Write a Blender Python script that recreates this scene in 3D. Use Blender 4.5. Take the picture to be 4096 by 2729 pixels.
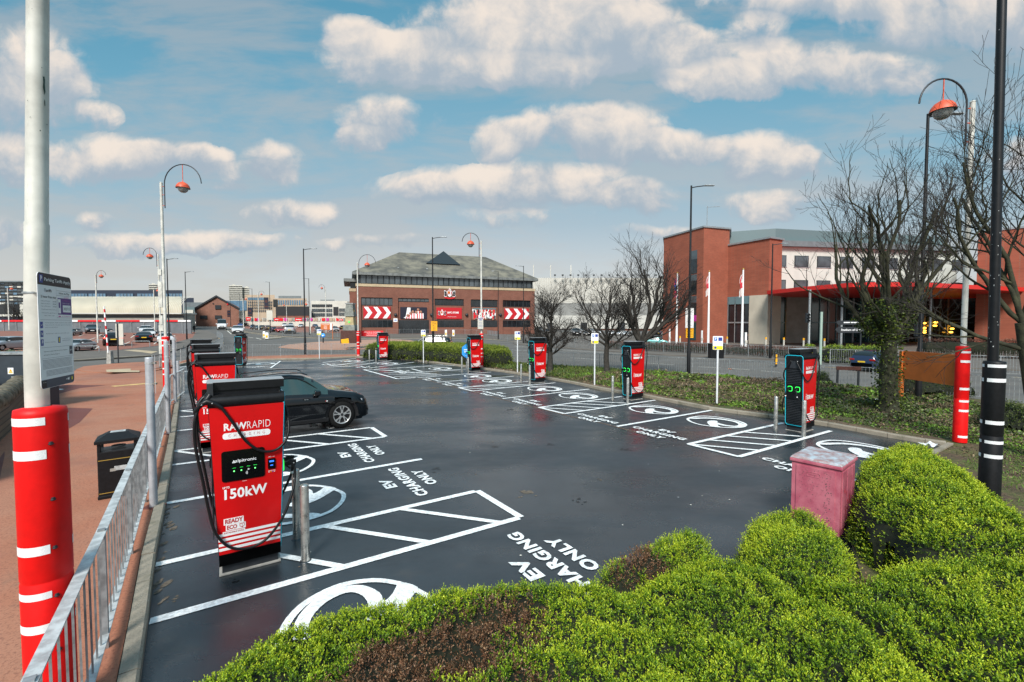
import bpy, bmesh, math, random
import numpy as np
from mathutils import Vector, Matrix
from mathutils.geometry import tessellate_polygon
R = math.radians
for _o in list(bpy.data.objects): bpy.data.objects.remove(_o)
scene = bpy.context.scene
COL = scene.collection
random.seed(7)

# ------------------------------------------------------------------ camera
FPX = 1770.0; HOR = 1297.0; EYE = 3.05; CX = 2048.0; CY = 1364.5   # in pixels of the 4096 px wide photograph
PITCH = math.atan((CY-HOR)/FPX)
cd = bpy.data.cameras.new('camera'); cam = bpy.data.objects.new('camera', cd); COL.objects.link(cam)
cam.location = (0, 0, EYE); cam.rotation_euler = (R(90)-PITCH, 0, 0)
cd.sensor_width = 36; cd.lens = FPX/4096*36; cd.clip_start = .05; cd.clip_end = 4000
scene.camera = cam
scene.render.engine = 'CYCLES'
scene.view_settings.view_transform = 'Standard'; scene.view_settings.look = 'None'
scene.view_settings.exposure = 0.22; scene.view_settings.gamma = 1
# ------------------------------------------------------------------ sky, clouds and sun
SUN_EL, SUN_AZ = R(42), R(190)      # azimuth clockwise from +Y, behind the camera to the left
world = bpy.data.worlds.new('World'); scene.world = world; world.use_nodes = True
wn = world.node_tree; wn.nodes.clear()
def NN(tree, typ, **kw):
    n = tree.nodes.new(typ)
    for k_, v_ in kw.items(): setattr(n, k_, v_)
    return n
class WN:
    def __init__(s, t): s.t = t
    def m(s, op, a, b=0.0, c=None, clamp=False):
        n = NN(s.t, 'ShaderNodeMath', operation=op, use_clamp=clamp)
        for i, x in enumerate((a, b) if c is None else (a, b, c)):
            if isinstance(x, (int, float)): n.inputs[i].default_value = x
            else: s.t.links.new(x, n.inputs[i])
        return n.outputs[0]
    def mix(s, f, a, b):
        n = NN(s.t, 'ShaderNodeMix', data_type='RGBA'); n.inputs['Factor'].default_value = .5
        for sock, x in ((n.inputs['Factor'], f), (n.inputs[6], a), (n.inputs[7], b)):
            if isinstance(x, (int, float)): sock.default_value = x
            elif isinstance(x, tuple): sock.default_value = (*x[:3], 1)
            else: s.t.links.new(x, sock)
        return n.outputs[2]
    def sstep(s, x, a, b):
        n = NN(s.t, 'ShaderNodeMapRange', interpolation_type='SMOOTHSTEP')
        s.t.links.new(x, n.inputs[0]); n.inputs[1].default_value = a; n.inputs[2].default_value = b
        return n.outputs[0]
W = WN(wn)
sky = NN(wn, 'ShaderNodeTexSky', sky_type='NISHITA', sun_disc=False, sun_elevation=SUN_EL, sun_rotation=SUN_AZ)
sky.air_density = 1.3; sky.dust_density = 1.0; sky.ozone_density = 2.0
tc = NN(wn, 'ShaderNodeTexCoord'); sep = NN(wn, 'ShaderNodeSeparateXYZ'); wn.links.new(tc.outputs['Generated'], sep.inputs[0])
ay = W.m('MAXIMUM', W.m('ABSOLUTE', sep.outputs[1]), .12)
px = W.m('DIVIDE', sep.outputs[0], ay); pz = W.m('DIVIDE', sep.outputs[2], ay)
cmb = NN(wn, 'ShaderNodeCombineXYZ'); wn.links.new(px, cmb.inputs[0]); wn.links.new(pz, cmb.inputs[1])
def noise(scale, detail, rough, zoff=0.0, dist=0.0, ysc=1.0):
    mp = NN(wn, 'ShaderNodeMapping'); wn.links.new(cmb.outputs[0], mp.inputs[0])
    mp.inputs[1].default_value = (zoff, zoff*.7, zoff); mp.inputs[3].default_value = (1, ysc, 1)
    n = NN(wn, 'ShaderNodeTexNoise', noise_dimensions='2D'); wn.links.new(mp.outputs[0], n.inputs['Vector'])
    n.inputs['Scale'].default_value = scale; n.inputs['Detail'].default_value = detail
    n.inputs['Roughness'].default_value = rough; n.inputs['Distortion'].default_value = dist
    return n.outputs[0]
n1 = noise(7, 7, .58, 3.1, .25); n2 = noise(3, 3, .5, 7.7); n3 = noise(16, 5, .6, 1.3, .3); n4 = noise(2.2, 6, .6, 5.5, .2, 4.0)
wx = W.m('ADD', px, W.m('MULTIPLY', W.m('SUBTRACT', n2, .5), .07)); wz = W.m('ADD', pz, W.m('MULTIPLY', W.m('SUBTRACT', n1, .5), .06))
# cumulus heaps, each (x, y, rx, ry, weight) on a 2353 px wide grid of view directions
CL = [(820,95,75,45,1),(900,150,150,60,1),(1120,95,190,100,1),(1330,60,200,120,1),(1470,120,130,80,1),(1120,175,280,42,1),
 (1600,120,70,42,.8),(1730,90,70,40,.8),(1640,195,130,38,1),(1800,170,210,58,1),(2030,185,130,42,1),
 (1860,20,230,50,.9),(2120,50,230,80,1),(2320,60,140,100,1),
 (868,285,98,55,1),(830,325,60,25,.9),(1010,290,35,25,.5),
 (1165,325,62,50,1),(1310,305,120,60,1),(1420,320,110,70,1),(1540,350,100,45,1),(1730,365,130,55,1),(1840,385,80,35,.8),
 (1180,430,290,52,.95),(1460,460,95,40,.9),(1000,440,90,35,.7),
 (60,200,160,120,1),(160,195,60,50,.9),(240,270,60,32,.6),(30,370,120,52,.9),
 (270,375,130,58,1),(400,380,150,48,.9),(490,370,60,32,.8),(640,375,65,45,.9),(585,415,110,32,.7),
 (300,560,160,26,.75),(500,555,180,26,.75),(690,490,110,28,.7),(20,530,60,32,.8),(220,512,44,22,.7),(1780,470,140,32,.75),(900,560,160,20,.6),(1500,540,170,20,.6),(2330,385,90,60,.9),(1150,500,220,20,.4)]
dens = None; shade = None
for (x, y, rx, ry, w_) in CL:
    cx_ = (x-1176.5)/1016.8; cz_ = (745-y)/1016.8
    dx_ = W.m('MULTIPLY', W.m('SUBTRACT', wx, cx_), 1016.8/rx/1.22); dz_ = W.m('MULTIPLY', W.m('SUBTRACT', wz, cz_), 1016.8/ry/1.22)
    r2 = W.m('MULTIPLY_ADD', dx_, dx_, W.m('MULTIPLY', dz_, dz_))
    g = W.m('MULTIPLY', W.m('MAXIMUM', W.m('SUBTRACT', 1.0, r2), 0.0), w_)
    gz = W.m('MULTIPLY', g, dz_)
    if dens is None: dens, shade = g, gz
    else:
        dens = W.m('SMOOTH_MAX', dens, g, .12) if False else W.m('ADD', dens, g); shade = W.m('ADD', shade, gz)
densn = W.m('MINIMUM', dens, 1.15)
cov = W.m('ADD', densn, W.m('ADD', W.m('MULTIPLY', W.m('SUBTRACT', n1, .5), 1.5), W.m('MULTIPLY', W.m('SUBTRACT', n3, .5), .75)))
cov = W.m('MULTIPLY', cov, W.sstep(dens, 0.0, .1))
alpha = W.sstep(cov, .08, .78)
lit = W.m('DIVIDE', shade, W.m('MAXIMUM', dens, .05))                # -1 under the cloud, +1 on its top
lit = W.m('ADD', lit, W.m('MULTIPLY', W.m('SUBTRACT', n1, .5), 1.9)); lit = W.m('ADD', lit, W.m('MULTIPLY', W.m('SUBTRACT', n3, .5), 1.0))
lit = W.sstep(lit, -.65, .85)
cloudcol = W.mix(lit, (.34,.41,.48), (.78,.69,.61))
grad = NN(wn, 'ShaderNodeValToRGB'); wn.links.new(W.m('MULTIPLY', pz, 1.25), grad.inputs[0])
el = grad.color_ramp.elements
el[0].position = 0.0; el[0].color = (.57,.59,.60,1)
el[1].position = .95; el[1].color = (.080,.285,.42,1)
for p_, c_ in ((.16,(.50,.54,.565,1)),(.28,(.36,.46,.52,1)),(.45,(.235,.42,.52,1)),(.7,(.13,.35,.48,1))):
    e = el.new(p_); e.color = c_
# the clear blue is the Nishita sky; near the horizon it is veiled by a thin overcast
bg1 = NN(wn, 'ShaderNodeBackground'); bg1.inputs[1].default_value = .10; wn.links.new(sky.outputs[0], bg1.inputs[0])
veilcol = W.mix(W.m('MULTIPLY', W.sstep(n4, .35, .65), .45), grad.outputs[0], (.50,.46,.43))
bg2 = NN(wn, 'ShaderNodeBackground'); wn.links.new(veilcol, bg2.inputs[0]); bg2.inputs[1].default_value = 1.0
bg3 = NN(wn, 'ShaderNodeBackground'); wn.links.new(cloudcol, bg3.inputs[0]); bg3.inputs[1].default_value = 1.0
ms1 = NN(wn, 'ShaderNodeMixShader'); ms1.inputs[0].default_value = .85
wn.links.new(bg1.outputs[0], ms1.inputs[1]); wn.links.new(bg2.outputs[0], ms1.inputs[2])
ms2 = NN(wn, 'ShaderNodeMixShader'); wn.links.new(W.m('MULTIPLY', alpha, .97), ms2.inputs[0])
wn.links.new(ms1.outputs[0], ms2.inputs[1]); wn.links.new(bg3.outputs[0], ms2.inputs[2])
wo = NN(wn, 'ShaderNodeOutputWorld'); wn.links.new(ms2.outputs[0], wo.inputs[0])
# unseen sky overhead and behind the camera is brightened as added fill light
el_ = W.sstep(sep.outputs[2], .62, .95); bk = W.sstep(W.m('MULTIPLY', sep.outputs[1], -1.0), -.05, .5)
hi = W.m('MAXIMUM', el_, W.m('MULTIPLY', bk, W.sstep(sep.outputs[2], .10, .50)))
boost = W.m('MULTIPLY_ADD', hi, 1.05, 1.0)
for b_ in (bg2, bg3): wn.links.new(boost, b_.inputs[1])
world.cycles.sampling_method = 'MANUAL'; world.cycles.sample_map_resolution = 512
sl = bpy.data.lights.new('sun', 'SUN'); so = bpy.data.objects.new('sun', sl); COL.objects.link(so)
sl.energy = 4.2; sl.angle = R(16); sl.color = (1.0,.95,.88)
_d = Vector((math.sin(SUN_AZ)*math.cos(SUN_EL), math.cos(SUN_AZ)*math.cos(SUN_EL), math.sin(SUN_EL)))
so.rotation_euler = _d.to_track_quat('Z', 'Y').to_euler()

# ------------------------------------------------------------------ terrain and placement
RISE = 3.05; T0 = 68.0; T1 = 380.0
def ground_z(x, y):
    return RISE*min(1, max(0, ((y-1.5*x)-T0)/(T1-T0)))
def ray(x, y):
    a = (x-CX)/FPX; b = (CY-y)/FPX
    return Vector((a, math.cos(PITCH)+b*math.sin(PITCH), -math.sin(PITCH)+b*math.cos(PITCH)))
def G(x, y, z=None):
    """where the sight line through photo point (x, y) meets the ground"""
    d = ray(x, y)
    if z is not None:
        t = (z-EYE)/d.z; return Vector((d.x*t, d.y*t, z))
    lo, hi_ = 0.0, 520.0
    for _ in range(50):
        t = (lo+hi_)/2
        if EYE+d.z*t > ground_z(d.x*t, d.y*t): lo = t
        else: hi_ = t
    return Vector((d.x*t, d.y*t, ground_z(d.x*t, d.y*t)))
def AT(x, Y, z=0.0):
    d = ray(x, HOR); return Vector((d.x/d.y*Y, Y, z))
def ZY(y, Y):
    """height of photo row y at depth Y"""
    d = ray(CX, y); return EYE + d.z/d.y*Y
UA = R(33); U = Vector((math.cos(UA), math.sin(UA), 0)); K = Vector((-U.y, U.x, 0))   # bay direction, row direction

# ------------------------------------------------------------------ materials
MATS = {}
def mat(name, col, rough=.6, metal=0.0, n=None, bump=None, spec=.5, emit=None, coat=0.0, alpha=None, rn=0.0, col2=None, space='Object', attr=False, trans=0.0):
    m = bpy.data.materials.new(name); m.use_nodes = True; t = m.node_tree; MATS[name] = m
    b = t.nodes['Principled BSDF']; w = WN(t)
    b.inputs['Base Color'].default_value = (*col, 1); b.inputs['Roughness'].default_value = rough
    b.inputs['Metallic'].default_value = metal; b.inputs['Specular IOR Level'].default_value = spec
    b.inputs['Coat Weight'].default_value = coat; b.inputs['Coat Roughness'].default_value = .05
    b.inputs['Transmission Weight'].default_value = trans
    if emit: b.inputs['Emission Color'].default_value = (*emit[0], 1); b.inputs['Emission Strength'].default_value = emit[1]
    src = None
    if n or bump or attr:
        if space == 'Object': c = NN(t, 'ShaderNodeTexCoord').outputs['Object']
        else: c = NN(t, 'ShaderNodeNewGeometry').outputs['Position']
    if attr:
        a = NN(t, 'ShaderNodeAttribute', attribute_name='Col'); src = a.outputs['Color']
    if n:
        sc, amt = n[0], n[1]
        nz = NN(t, 'ShaderNodeTexNoise'); nz.inputs['Scale'].default_value = sc; nz.inputs['Detail'].default_value = n[2] if len(n) > 2 else 4
        nz.inputs['Roughness'].default_value = .6
        t.links.new(c, nz.inputs['Vector'])
        lo = tuple(max(0, v*(1-amt)) for v in col); hi = col2 or tuple(min(1, v*(1+amt)) for v in col)
        f = w.sstep(nz.outputs[0], .3, .7)
        if src is None: src = w.mix(f, lo, hi)
        if rn:
            t.links.new(w.m('ADD', w.m('MULTIPLY', f, rn*2), rough-rn), b.inputs['Roughness'])
    if src is not None: t.links.new(src, b.inputs['Base Color'])
    if bump:
        nb = NN(t, 'ShaderNodeTexNoise'); nb.inputs['Scale'].default_value = bump[0]; nb.inputs['Detail'].default_value = 3
        t.links.new(c, nb.inputs['Vector']); bp = NN(t, 'ShaderNodeBump'); bp.inputs['Distance'].default_value = bump[1]
        bp.inputs['Strength'].default_value = 1.0
        t.links.new(nb.outputs[0], bp.inputs['Height']); t.links.new(bp.outputs[0], b.inputs['Normal'])
    return m

def ground_mat(name, base, layers, rough=(.6,.6,.3), bump=None):
    """base colour and a list of (scale, lo, hi, colour, strength[, stretch]) noise layers in world space"""
    m = bpy.data.materials.new(name); m.use_nodes = True; t = m.node_tree; MATS[name] = m; b = t.nodes['Principled BSDF']; w = WN(t)
    pos = NN(t, 'ShaderNodeNewGeometry').outputs['Position']; cur = base
    for i, L in enumerate(layers):
        mp = NN(t, 'ShaderNodeMapping'); t.links.new(pos, mp.inputs[0]); mp.inputs[1].default_value = (i*13.1, i*7.7, 0)
        if len(L) > 5: mp.inputs[2].default_value = (0, 0, L[5][1]); mp.inputs[3].default_value = (1, L[5][0], 1)
        nz = NN(t, 'ShaderNodeTexNoise'); nz.inputs['Scale'].default_value = L[0]; nz.inputs['Detail'].default_value = 5; nz.inputs['Roughness'].default_value = .62
        t.links.new(mp.outputs[0], nz.inputs['Vector'])
        f = w.m('MULTIPLY', w.sstep(nz.outputs[0], L[1], L[2]), L[4]); cur = w.mix(f, cur, L[3])
    t.links.new(cur, b.inputs['Base Color']); b.inputs['Specular IOR Level'].default_value = .85 if 'wet' in name else .25
    nz = NN(t, 'ShaderNodeTexNoise'); nz.inputs['Scale'].default_value = rough[2]; nz.inputs['Detail'].default_value = 6; nz.inputs['Roughness'].default_value = .6
    mp = NN(t, 'ShaderNodeMapping'); t.links.new(pos, mp.inputs[0]); mp.inputs[2].default_value = (0,0,-UA); mp.inputs[3].default_value = (1,1.8,1)
    t.links.new(mp.outputs[0], nz.inputs['Vector'])
    f = w.sstep(nz.outputs[0], .32, .68); t.links.new(w.m('MULTIPLY_ADD', f, rough[1]-rough[0], rough[0]), b.inputs['Roughness'])
    if bump:
        nb = NN(t, 'ShaderNodeTexNoise'); nb.inputs['Scale'].default_value = bump[0]; nb.inputs['Detail'].default_value = 2
        t.links.new(pos, nb.inputs['Vector']); bp = NN(t, 'ShaderNodeBump'); bp.inputs['Distance'].default_value = bump[1]
        t.links.new(nb.outputs[0], bp.inputs['Height']); t.links.new(bp.outputs[0], b.inputs['Normal'])
    return m
def brick_mat(name, c1, c2, mortar, bw=.225, bh=.075, vert=True, ms=.008, nz_amt=.35):
    m = bpy.data.materials.new(name); m.use_nodes = True; t = m.node_tree; MATS[name] = m; b = t.nodes['Principled BSDF']; w = WN(t)
    pos = NN(t, 'ShaderNodeTexCoord').outputs['Object'] if vert else NN(t, 'ShaderNodeNewGeometry').outputs['Position']
    s = NN(t, 'ShaderNodeSeparateXYZ'); t.links.new(pos, s.inputs[0]); c = NN(t, 'ShaderNodeCombineXYZ')
    if vert: t.links.new(w.m('ADD', s.outputs[0], s.outputs[1]), c.inputs[0]); t.links.new(s.outputs[2], c.inputs[1])
    else: t.links.new(s.outputs[0], c.inputs[0]); t.links.new(s.outputs[1], c.inputs[1])
    br = NN(t, 'ShaderNodeTexBrick'); t.links.new(c.outputs[0], br.inputs['Vector'])
    br.inputs['Color1'].default_value = (*c1,1); br.inputs['Color2'].default_value = (*c2,1); br.inputs['Mortar'].default_value = (*mortar,1)
    br.inputs['Scale'].default_value = 1; br.inputs['Brick Width'].default_value = bw; br.inputs['Row Height'].default_value = bh; br.inputs['Mortar Size'].default_value = ms
    nz = NN(t, 'ShaderNodeTexNoise'); nz.inputs['Scale'].default_value = .6; nz.inputs['Detail'].default_value = 6; t.links.new(pos, nz.inputs['Vector'])
    f = w.m('MULTIPLY', w.sstep(nz.outputs[0], .35, .7), nz_amt)
    t.links.new(w.mix(f, br.outputs[0], tuple(v*.55 for v in c1)), b.inputs['Base Color']); b.inputs['Roughness'].default_value = .85
    return m

# ------------------------------------------------------------------ mesh builder
_tc = {}
def text_geo(s, bold=0.0, spacing=1.0, shear=0.0, align='CENTER'):
    key = (s, bold, spacing, shear, align)
    if key in _tc: return _tc[key]
    c = bpy.data.curves.new('t', 'FONT'); c.body = s; c.size = 1; c.align_x = align; c.align_y = 'CENTER'; c.offset = bold
    c.space_character = spacing; c.shear = shear; c.resolution_u = 3
    o = bpy.data.objects.new('t', c); COL.objects.link(o)
    bpy.context.view_layer.update()
    me = bpy.data.meshes.new_from_object(o.evaluated_get(bpy.context.evaluated_depsgraph_get()))
    r = ([v.co.copy() for v in me.vertices], [tuple(p.vertices) for p in me.polygons])
    bpy.data.objects.remove(o); bpy.data.curves.remove(c); bpy.data.meshes.remove(me)
    _tc[key] = r; return r
class MB:
    def __init__(s): s.v = []; s.f = []; s.mi = []; s.sm = []; s.mats = []; s.M = Matrix()
    def mid(s, m):
        if m not in s.mats: s.mats.append(m)
        return s.mats.index(m)
    def add(s, vs, fs, m, smooth=False):
        o = len(s.v); M = s.M
        s.v += [tuple(M @ Vector(p)) for p in vs]; s.f += [tuple(i+o for i in f) for f in fs]
        k = s.mid(m); s.mi += [k]*len(fs); s.sm += [smooth]*len(fs); return s
    def box(s, c, d, m, rz=0.0, taper=None):
        x, y, z = d[0]/2, d[1]/2, d[2]/2; t = taper or (1, 1)
        vs = [(-x,-y,-z),(x,-y,-z),(x,y,-z),(-x,y,-z),(-x*t[0],-y*t[1],z),(x*t[0],-y*t[1],z),(x*t[0],y*t[1],z),(-x*t[0],y*t[1],z)]
        cr, sr = math.cos(rz), math.sin(rz)
        vs = [(c[0]+a*cr-b*sr, c[1]+a*sr+b*cr, c[2]+e) for a, b, e in vs]
        return s.add(vs, [(0,3,2,1),(4,5,6,7),(0,1,5,4),(1,2,6,5),(2,3,7,6),(3,0,4,7)], m)
    def prism(s, poly, z0, z1, m, top=None, smooth=False):
        n = len(poly); vs = [(p[0],p[1],z0) for p in poly]+[(p[0],p[1],z1) for p in (top or poly)]
        tri = tessellate_polygon([[Vector((p[0],p[1],0)) for p in poly]])
        area = sum(poly[i][0]*poly[(i+1)%n][1]-poly[(i+1)%n][0]*poly[i][1] for i in range(n))
        sd = [(i,(i+1)%n,(i+1)%n+n,i+n) if area > 0 else (i,i+n,(i+1)%n+n,(i+1)%n) for i in range(n)]
        s.add(vs, sd, m, smooth)
        tf = []
        for a, b, c in tri:
            A, B, C_ = [Vector((*poly[i][:2], 0)) for i in (a, b, c)]
            up = (B-A).cross(C_-A).z > 0
            tf += [((a+n,b+n,c+n) if up else (c+n,b+n,a+n)), ((c,b,a) if up else (a,b,c))]
        return s.add(vs, tf, m)
    def quad(s, a, b, c, d, m): return s.add([a,b,c,d], [(0,1,2,3)], m)
    def tube(s, pts, r, m, n=8, cap=True, closed=False):
        pts = [Vector(p) for p in pts]; N = len(pts); rs = r if isinstance(r, (list, tuple)) else [r]*N
        vs = []; fs = []; prev = None
        for i, p in enumerate(pts):
            if closed: t = pts[(i+1)%N]-pts[i-1]
            else: t = pts[min(i+1,N-1)]-pts[max(i-1,0)]
            t = t.normalized() if t.length > 1e-9 else Vector((0,0,1))
            if prev is None:
                a = t.orthogonal().normalized() if abs(t.z) < .99 else Vector((1,0,0))
            else:
                a = prev-t*prev.dot(t); a = a.normalized() if a.length > 1e-6 else t.orthogonal().normalized()
            prev = a; b = t.cross(a)
            for j in range(n):
                th = 2*math.pi*j/n; vs.append(p+(a*math.cos(th)+b*math.sin(th))*rs[i])
        for i in range(N if closed else N-1):
            i2 = (i+1)%N
            for j in range(n): fs.append((i*n+j, i*n+(j+1)%n, i2*n+(j+1)%n, i2*n+j))
        s.add(vs, fs, m, n > 4)
        if cap and not closed:
            s.add(vs[:n], [tuple(range(n-1,-1,-1))], m); s.add(vs[-n:], [tuple(range(n))], m)
        return s
    def cyl(s, a, b, r, m, r1=None, n=12): return s.tube([a,b], [r, r if r1 is None else r1], m, n)
    def lathe(s, prof, m, c=(0,0,0), n=16, axis='Z', smooth=True):
        vs = []; fs = []
        for (r, z) in prof:
            for j in range(n):
                th = 2*math.pi*j/n; p = (r*math.cos(th), r*math.sin(th), z)
                if axis == 'Y': p = (p[0], p[2], p[1])
                if axis == 'X': p = (p[2], p[0], p[1])
                vs.append((c[0]+p[0], c[1]+p[1], c[2]+p[2]))
        for i in range(len(prof)-1):
            for j in range(n):
                q = (i*n+j, i*n+(j+1)%n, (i+1)*n+(j+1)%n, (i+1)*n+j); fs.append(q if axis != 'Y' else q[::-1])
        return s.add(vs, fs, m, smooth)
    def sphere(s, c, r, m, n=12, sc=(1,1,1)):
        P = []; k = max(4, n//2)
        vs = []; fs = []
        for i in range(k+1):
            ph = math.pi*i/k
            for j in range(n):
                th = 2*math.pi*j/n; vs.append((c[0]+r*sc[0]*math.sin(ph)*math.cos(th), c[1]+r*sc[1]*math.sin(ph)*math.sin(th), c[2]-r*sc[2]*math.cos(ph)))
        for i in range(k):
            for j in range(n): fs.append((i*n+j, i*n+(j+1)%n, (i+1)*n+(j+1)%n, (i+1)*n+j))
        return s.add(vs, fs, m, True)
    def text(s, txt, m, M, size, bold=0.0, spacing=1.0, width=None, height=None, shear=0.0, align='CENTER'):
        vs, fs = text_geo(txt, bold, spacing, shear, align)
        if not vs: return s
        x0 = min(v.x for v in vs); x1 = max(v.x for v in vs); sx = size
        if width: sx = width/max(1e-6, x1-x0)
        sy = size
        if height:
            y0 = min(v.y for v in vs); y1 = max(v.y for v in vs); sy = height/(y1-y0)
        old = s.M; s.M = old @ M; s.add([(v.x*sx, v.y*sy, 0) for v in vs], fs, m); s.M = old; return s
    def build(s, name, parent=None, loc=None, rz=0.0, bevel=None):
        me = bpy.data.meshes.new(name); me.from_pydata(s.v, [], s.f)
        for k in s.mats: me.materials.append(MATS[k])
        me.polygons.foreach_set('material_index', s.mi); me.polygons.foreach_set('use_smooth', s.sm); me.update()
        o = bpy.data.objects.new(name, me); COL.objects.link(o)
        if parent: o.parent = parent
        if loc is not None: o.location = loc
        o.rotation_euler = (0,0,rz)
        if bevel:
            b = o.modifiers.new('bevel', 'BEVEL'); b.width = bevel; b.segments = 2; b.limit_method = 'ANGLE'; b.angle_limit = R(40)
        return o
def tag(o, label=None, cat=None, group=None, kind=None):
    if label: o['label'] = label
    if cat: o['category'] = cat
    if group: o['group'] = group
    if kind: o['kind'] = kind
    return o
def thing(name, label, cat, loc=(0,0,0), rz=0.0, group=None, scale=1.0):
    o = bpy.data.objects.new(name, None); COL.objects.link(o); o.location = loc; o.rotation_euler = (0,0,rz); o.scale = (scale,)*3
    o.empty_display_size = .2
    return tag(o, label, cat, group)
def struct(o): o['kind'] = 'structure'; return o
CHILD = {}
def copy_tree(o, parent=None):
    c = o.copy(); COL.objects.link(c); c.parent = parent
    for ch in [x for x in list(bpy.data.objects) if x.parent == o]: copy_tree(ch, c)
    return c
def frame(o, x, y, z=None):
    """matrix with origin o and axes x, y (3-vectors)"""
    x = Vector(x).normalized(); y = Vector(y).normalized(); z = x.cross(y)
    M = Matrix(((x.x,y.x,z.x,o[0]),(x.y,y.y,z.y,o[1]),(x.z,y.z,z.z,o[2]),(0,0,0,1))); return M

# draped sheets: polygons on the ground, split where the ramp starts and ends
def _clip(poly, f):
    out = []; n = len(poly)
    for i in range(n):
        a, b = poly[i], poly[(i+1)%n]; fa, fb = f(a), f(b)
        if fa >= 0: out.append(a)
        if (fa >= 0) != (fb >= 0):
            t = fa/(fa-fb); out.append((a[0]+(b[0]-a[0])*t, a[1]+(b[1]-a[1])*t))
    return out
def drape(mb, poly, off, m, h=0.0):
    """flat sheet (or a slab h thick) following the ground"""
    poly = [(p[0], p[1]) for p in poly]; T = lambda p: p[1]-1.5*p[0]
    for lo, hi in ((-1e9, T0), (T0, T1), (T1, 1e9)):
        q = _clip(_clip(poly, lambda p: T(p)-lo), lambda p: hi-T(p))
        if len(q) < 3: continue
        vs = [(p[0], p[1], ground_z(*p)+off+h) for p in q]
        fs = []
        for a, b, c in tessellate_polygon([[Vector((p[0],p[1],0)) for p in q]]):
            up = (Vector(vs[b])-Vector(vs[a])).cross(Vector(vs[c])-Vector(vs[a])).z > 0
            fs.append((a,b,c) if up else (c,b,a))
        mb.add(vs, fs, m)
        if h:
            n = len(q); mb.add([(p[0],p[1],ground_z(*p)+off-.05) for p in q]+vs, [(i,(i+1)%n,(i+1)%n+n,i+n) for i in range(n)], m)
    return mb
def sheet(name, poly, off, m, h=0.0):
    return struct(drape(MB(), poly, off, m, h).build(name))
def stripe(mb, a, b, w, off, m):
    a = Vector((a[0],a[1])); b = Vector((b[0],b[1])); d = (b-a).normalized(); nrm = Vector((-d.y,d.x))*w/2
    return drape(mb, [a-nrm, b-nrm, b+nrm, a+nrm], off, m)
def GP(pts): return [G(*p) for p in pts]
def cr(k, ox, oy, pts): return [(ox+x/k, oy+y/k) for x, y in pts]
# ------------------------------------------------------------------ ground materials
ground_mat('asphalt_wet', (.017,.0235,.029), [(1.1,.50,.70,(.010,.012,.014),.7,(6,-.57)),(170,.55,.75,(.10,.10,.10),.5),(2.2,.45,.75,(.032,.040,.046),.6),(60,.52,.8,(.060,.062,.064),.6),(26,.62,.78,(.05,.05,.05),.5),(.9,.62,.72,(.085,.070,.055),.35),(.28,.45,.6,(.026,.034,.041),.8),(9,.70,.80,(.11,.085,.065),.5)], (.13,.52,.30), (150,.0012))
ground_mat('road_grey', (.135,.125,.112), [(.4,.4,.7,(.15,.145,.138),.7),(25,.4,.8,(.085,.083,.08),.5),(.12,.45,.6,(.09,.088,.086),.6,(3,-.3))], (.8,.95,.4), (150,.002))
ground_mat('tarmac_brown', (.13,.115,.10), [(.5,.4,.7,(.17,.15,.13),.7),(30,.4,.8,(.09,.08,.07),.5)], (.7,.9,.4), (150,.002))
ground_mat('red_path', (.38,.15,.088), [(.5,.38,.66,(.40,.19,.12),.8),(38,.45,.75,(.13,.052,.038),.75),(1.6,.58,.75,(.19,.12,.085),.7),(7,.6,.75,(.15,.08,.06),.5),(.22,.5,.65,(.24,.11,.08),.6),(110,.55,.75,(.46,.29,.22),.55)], (.65,.9,.5), (160,.003))
ground_mat('red_patch', (.16,.060,.052), [(30,.4,.8,(.10,.04,.035),.6)], (.7,.9,.4), (150,.002))
brick_mat('block_paving', (.30,.12,.08), (.24,.095,.065), (.17,.09,.07), .4, .2, False, .01)
brick_mat('tactile', (.50,.40,.26), (.44,.34,.22), (.3,.22,.15), .4, .4, False, .01)
ground_mat('pink_block', (.42,.25,.18), [(.7,.4,.7,(.36,.20,.145),.7),(18,.4,.8,(.30,.17,.12),.5)], (.7,.9,.4))
ground_mat('kerb_stone', (.27,.24,.19), [(3,.4,.7,(.34,.30,.24),.7),(40,.45,.8,(.12,.11,.08),.6),(1.3,.55,.7,(.10,.10,.06),.6)], (.8,.9,.4), (60,.004))
ground_mat('soil', (.085,.06,.04), [(1.5,.42,.6,(.10,.13,.03),.55),(12,.45,.7,(.20,.13,.08),.6),(50,.5,.7,(.04,.03,.02),.6),(.6,.5,.65,(.05,.09,.02),.6)], (.9,.95,.4), (20,.03))
ground_mat('soil_bare', (.17,.115,.075), [(4,.42,.6,(.09,.065,.04),.7),(30,.45,.7,(.26,.19,.13),.5)], (.9,.95,.4), (25,.02))
ground_mat('far_ground', (.15,.145,.13), [(.05,.4,.6,(.10,.12,.08),.6)], (.9,.95,.4))
mat('paint_white', (.78,.79,.78), .6, n=(22,.26,9), rn=.1, space='W')
mat('paint_worn', (.60,.57,.50), .7, n=(4,.25), space='W')
mat('paint_yellow', (.62,.42,.16), .7, n=(4,.25), space='W')

# ------------------------------------------------------------------ the ground
g = MB()
def plane_poly(pts, off, m): drape(g, pts, off, m)
plane_poly([(-1800,-60),(1800,-60),(1800,2600),(-1800,2600)], 0.0, 'far_ground')
struct(g.build('ground'))
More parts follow.
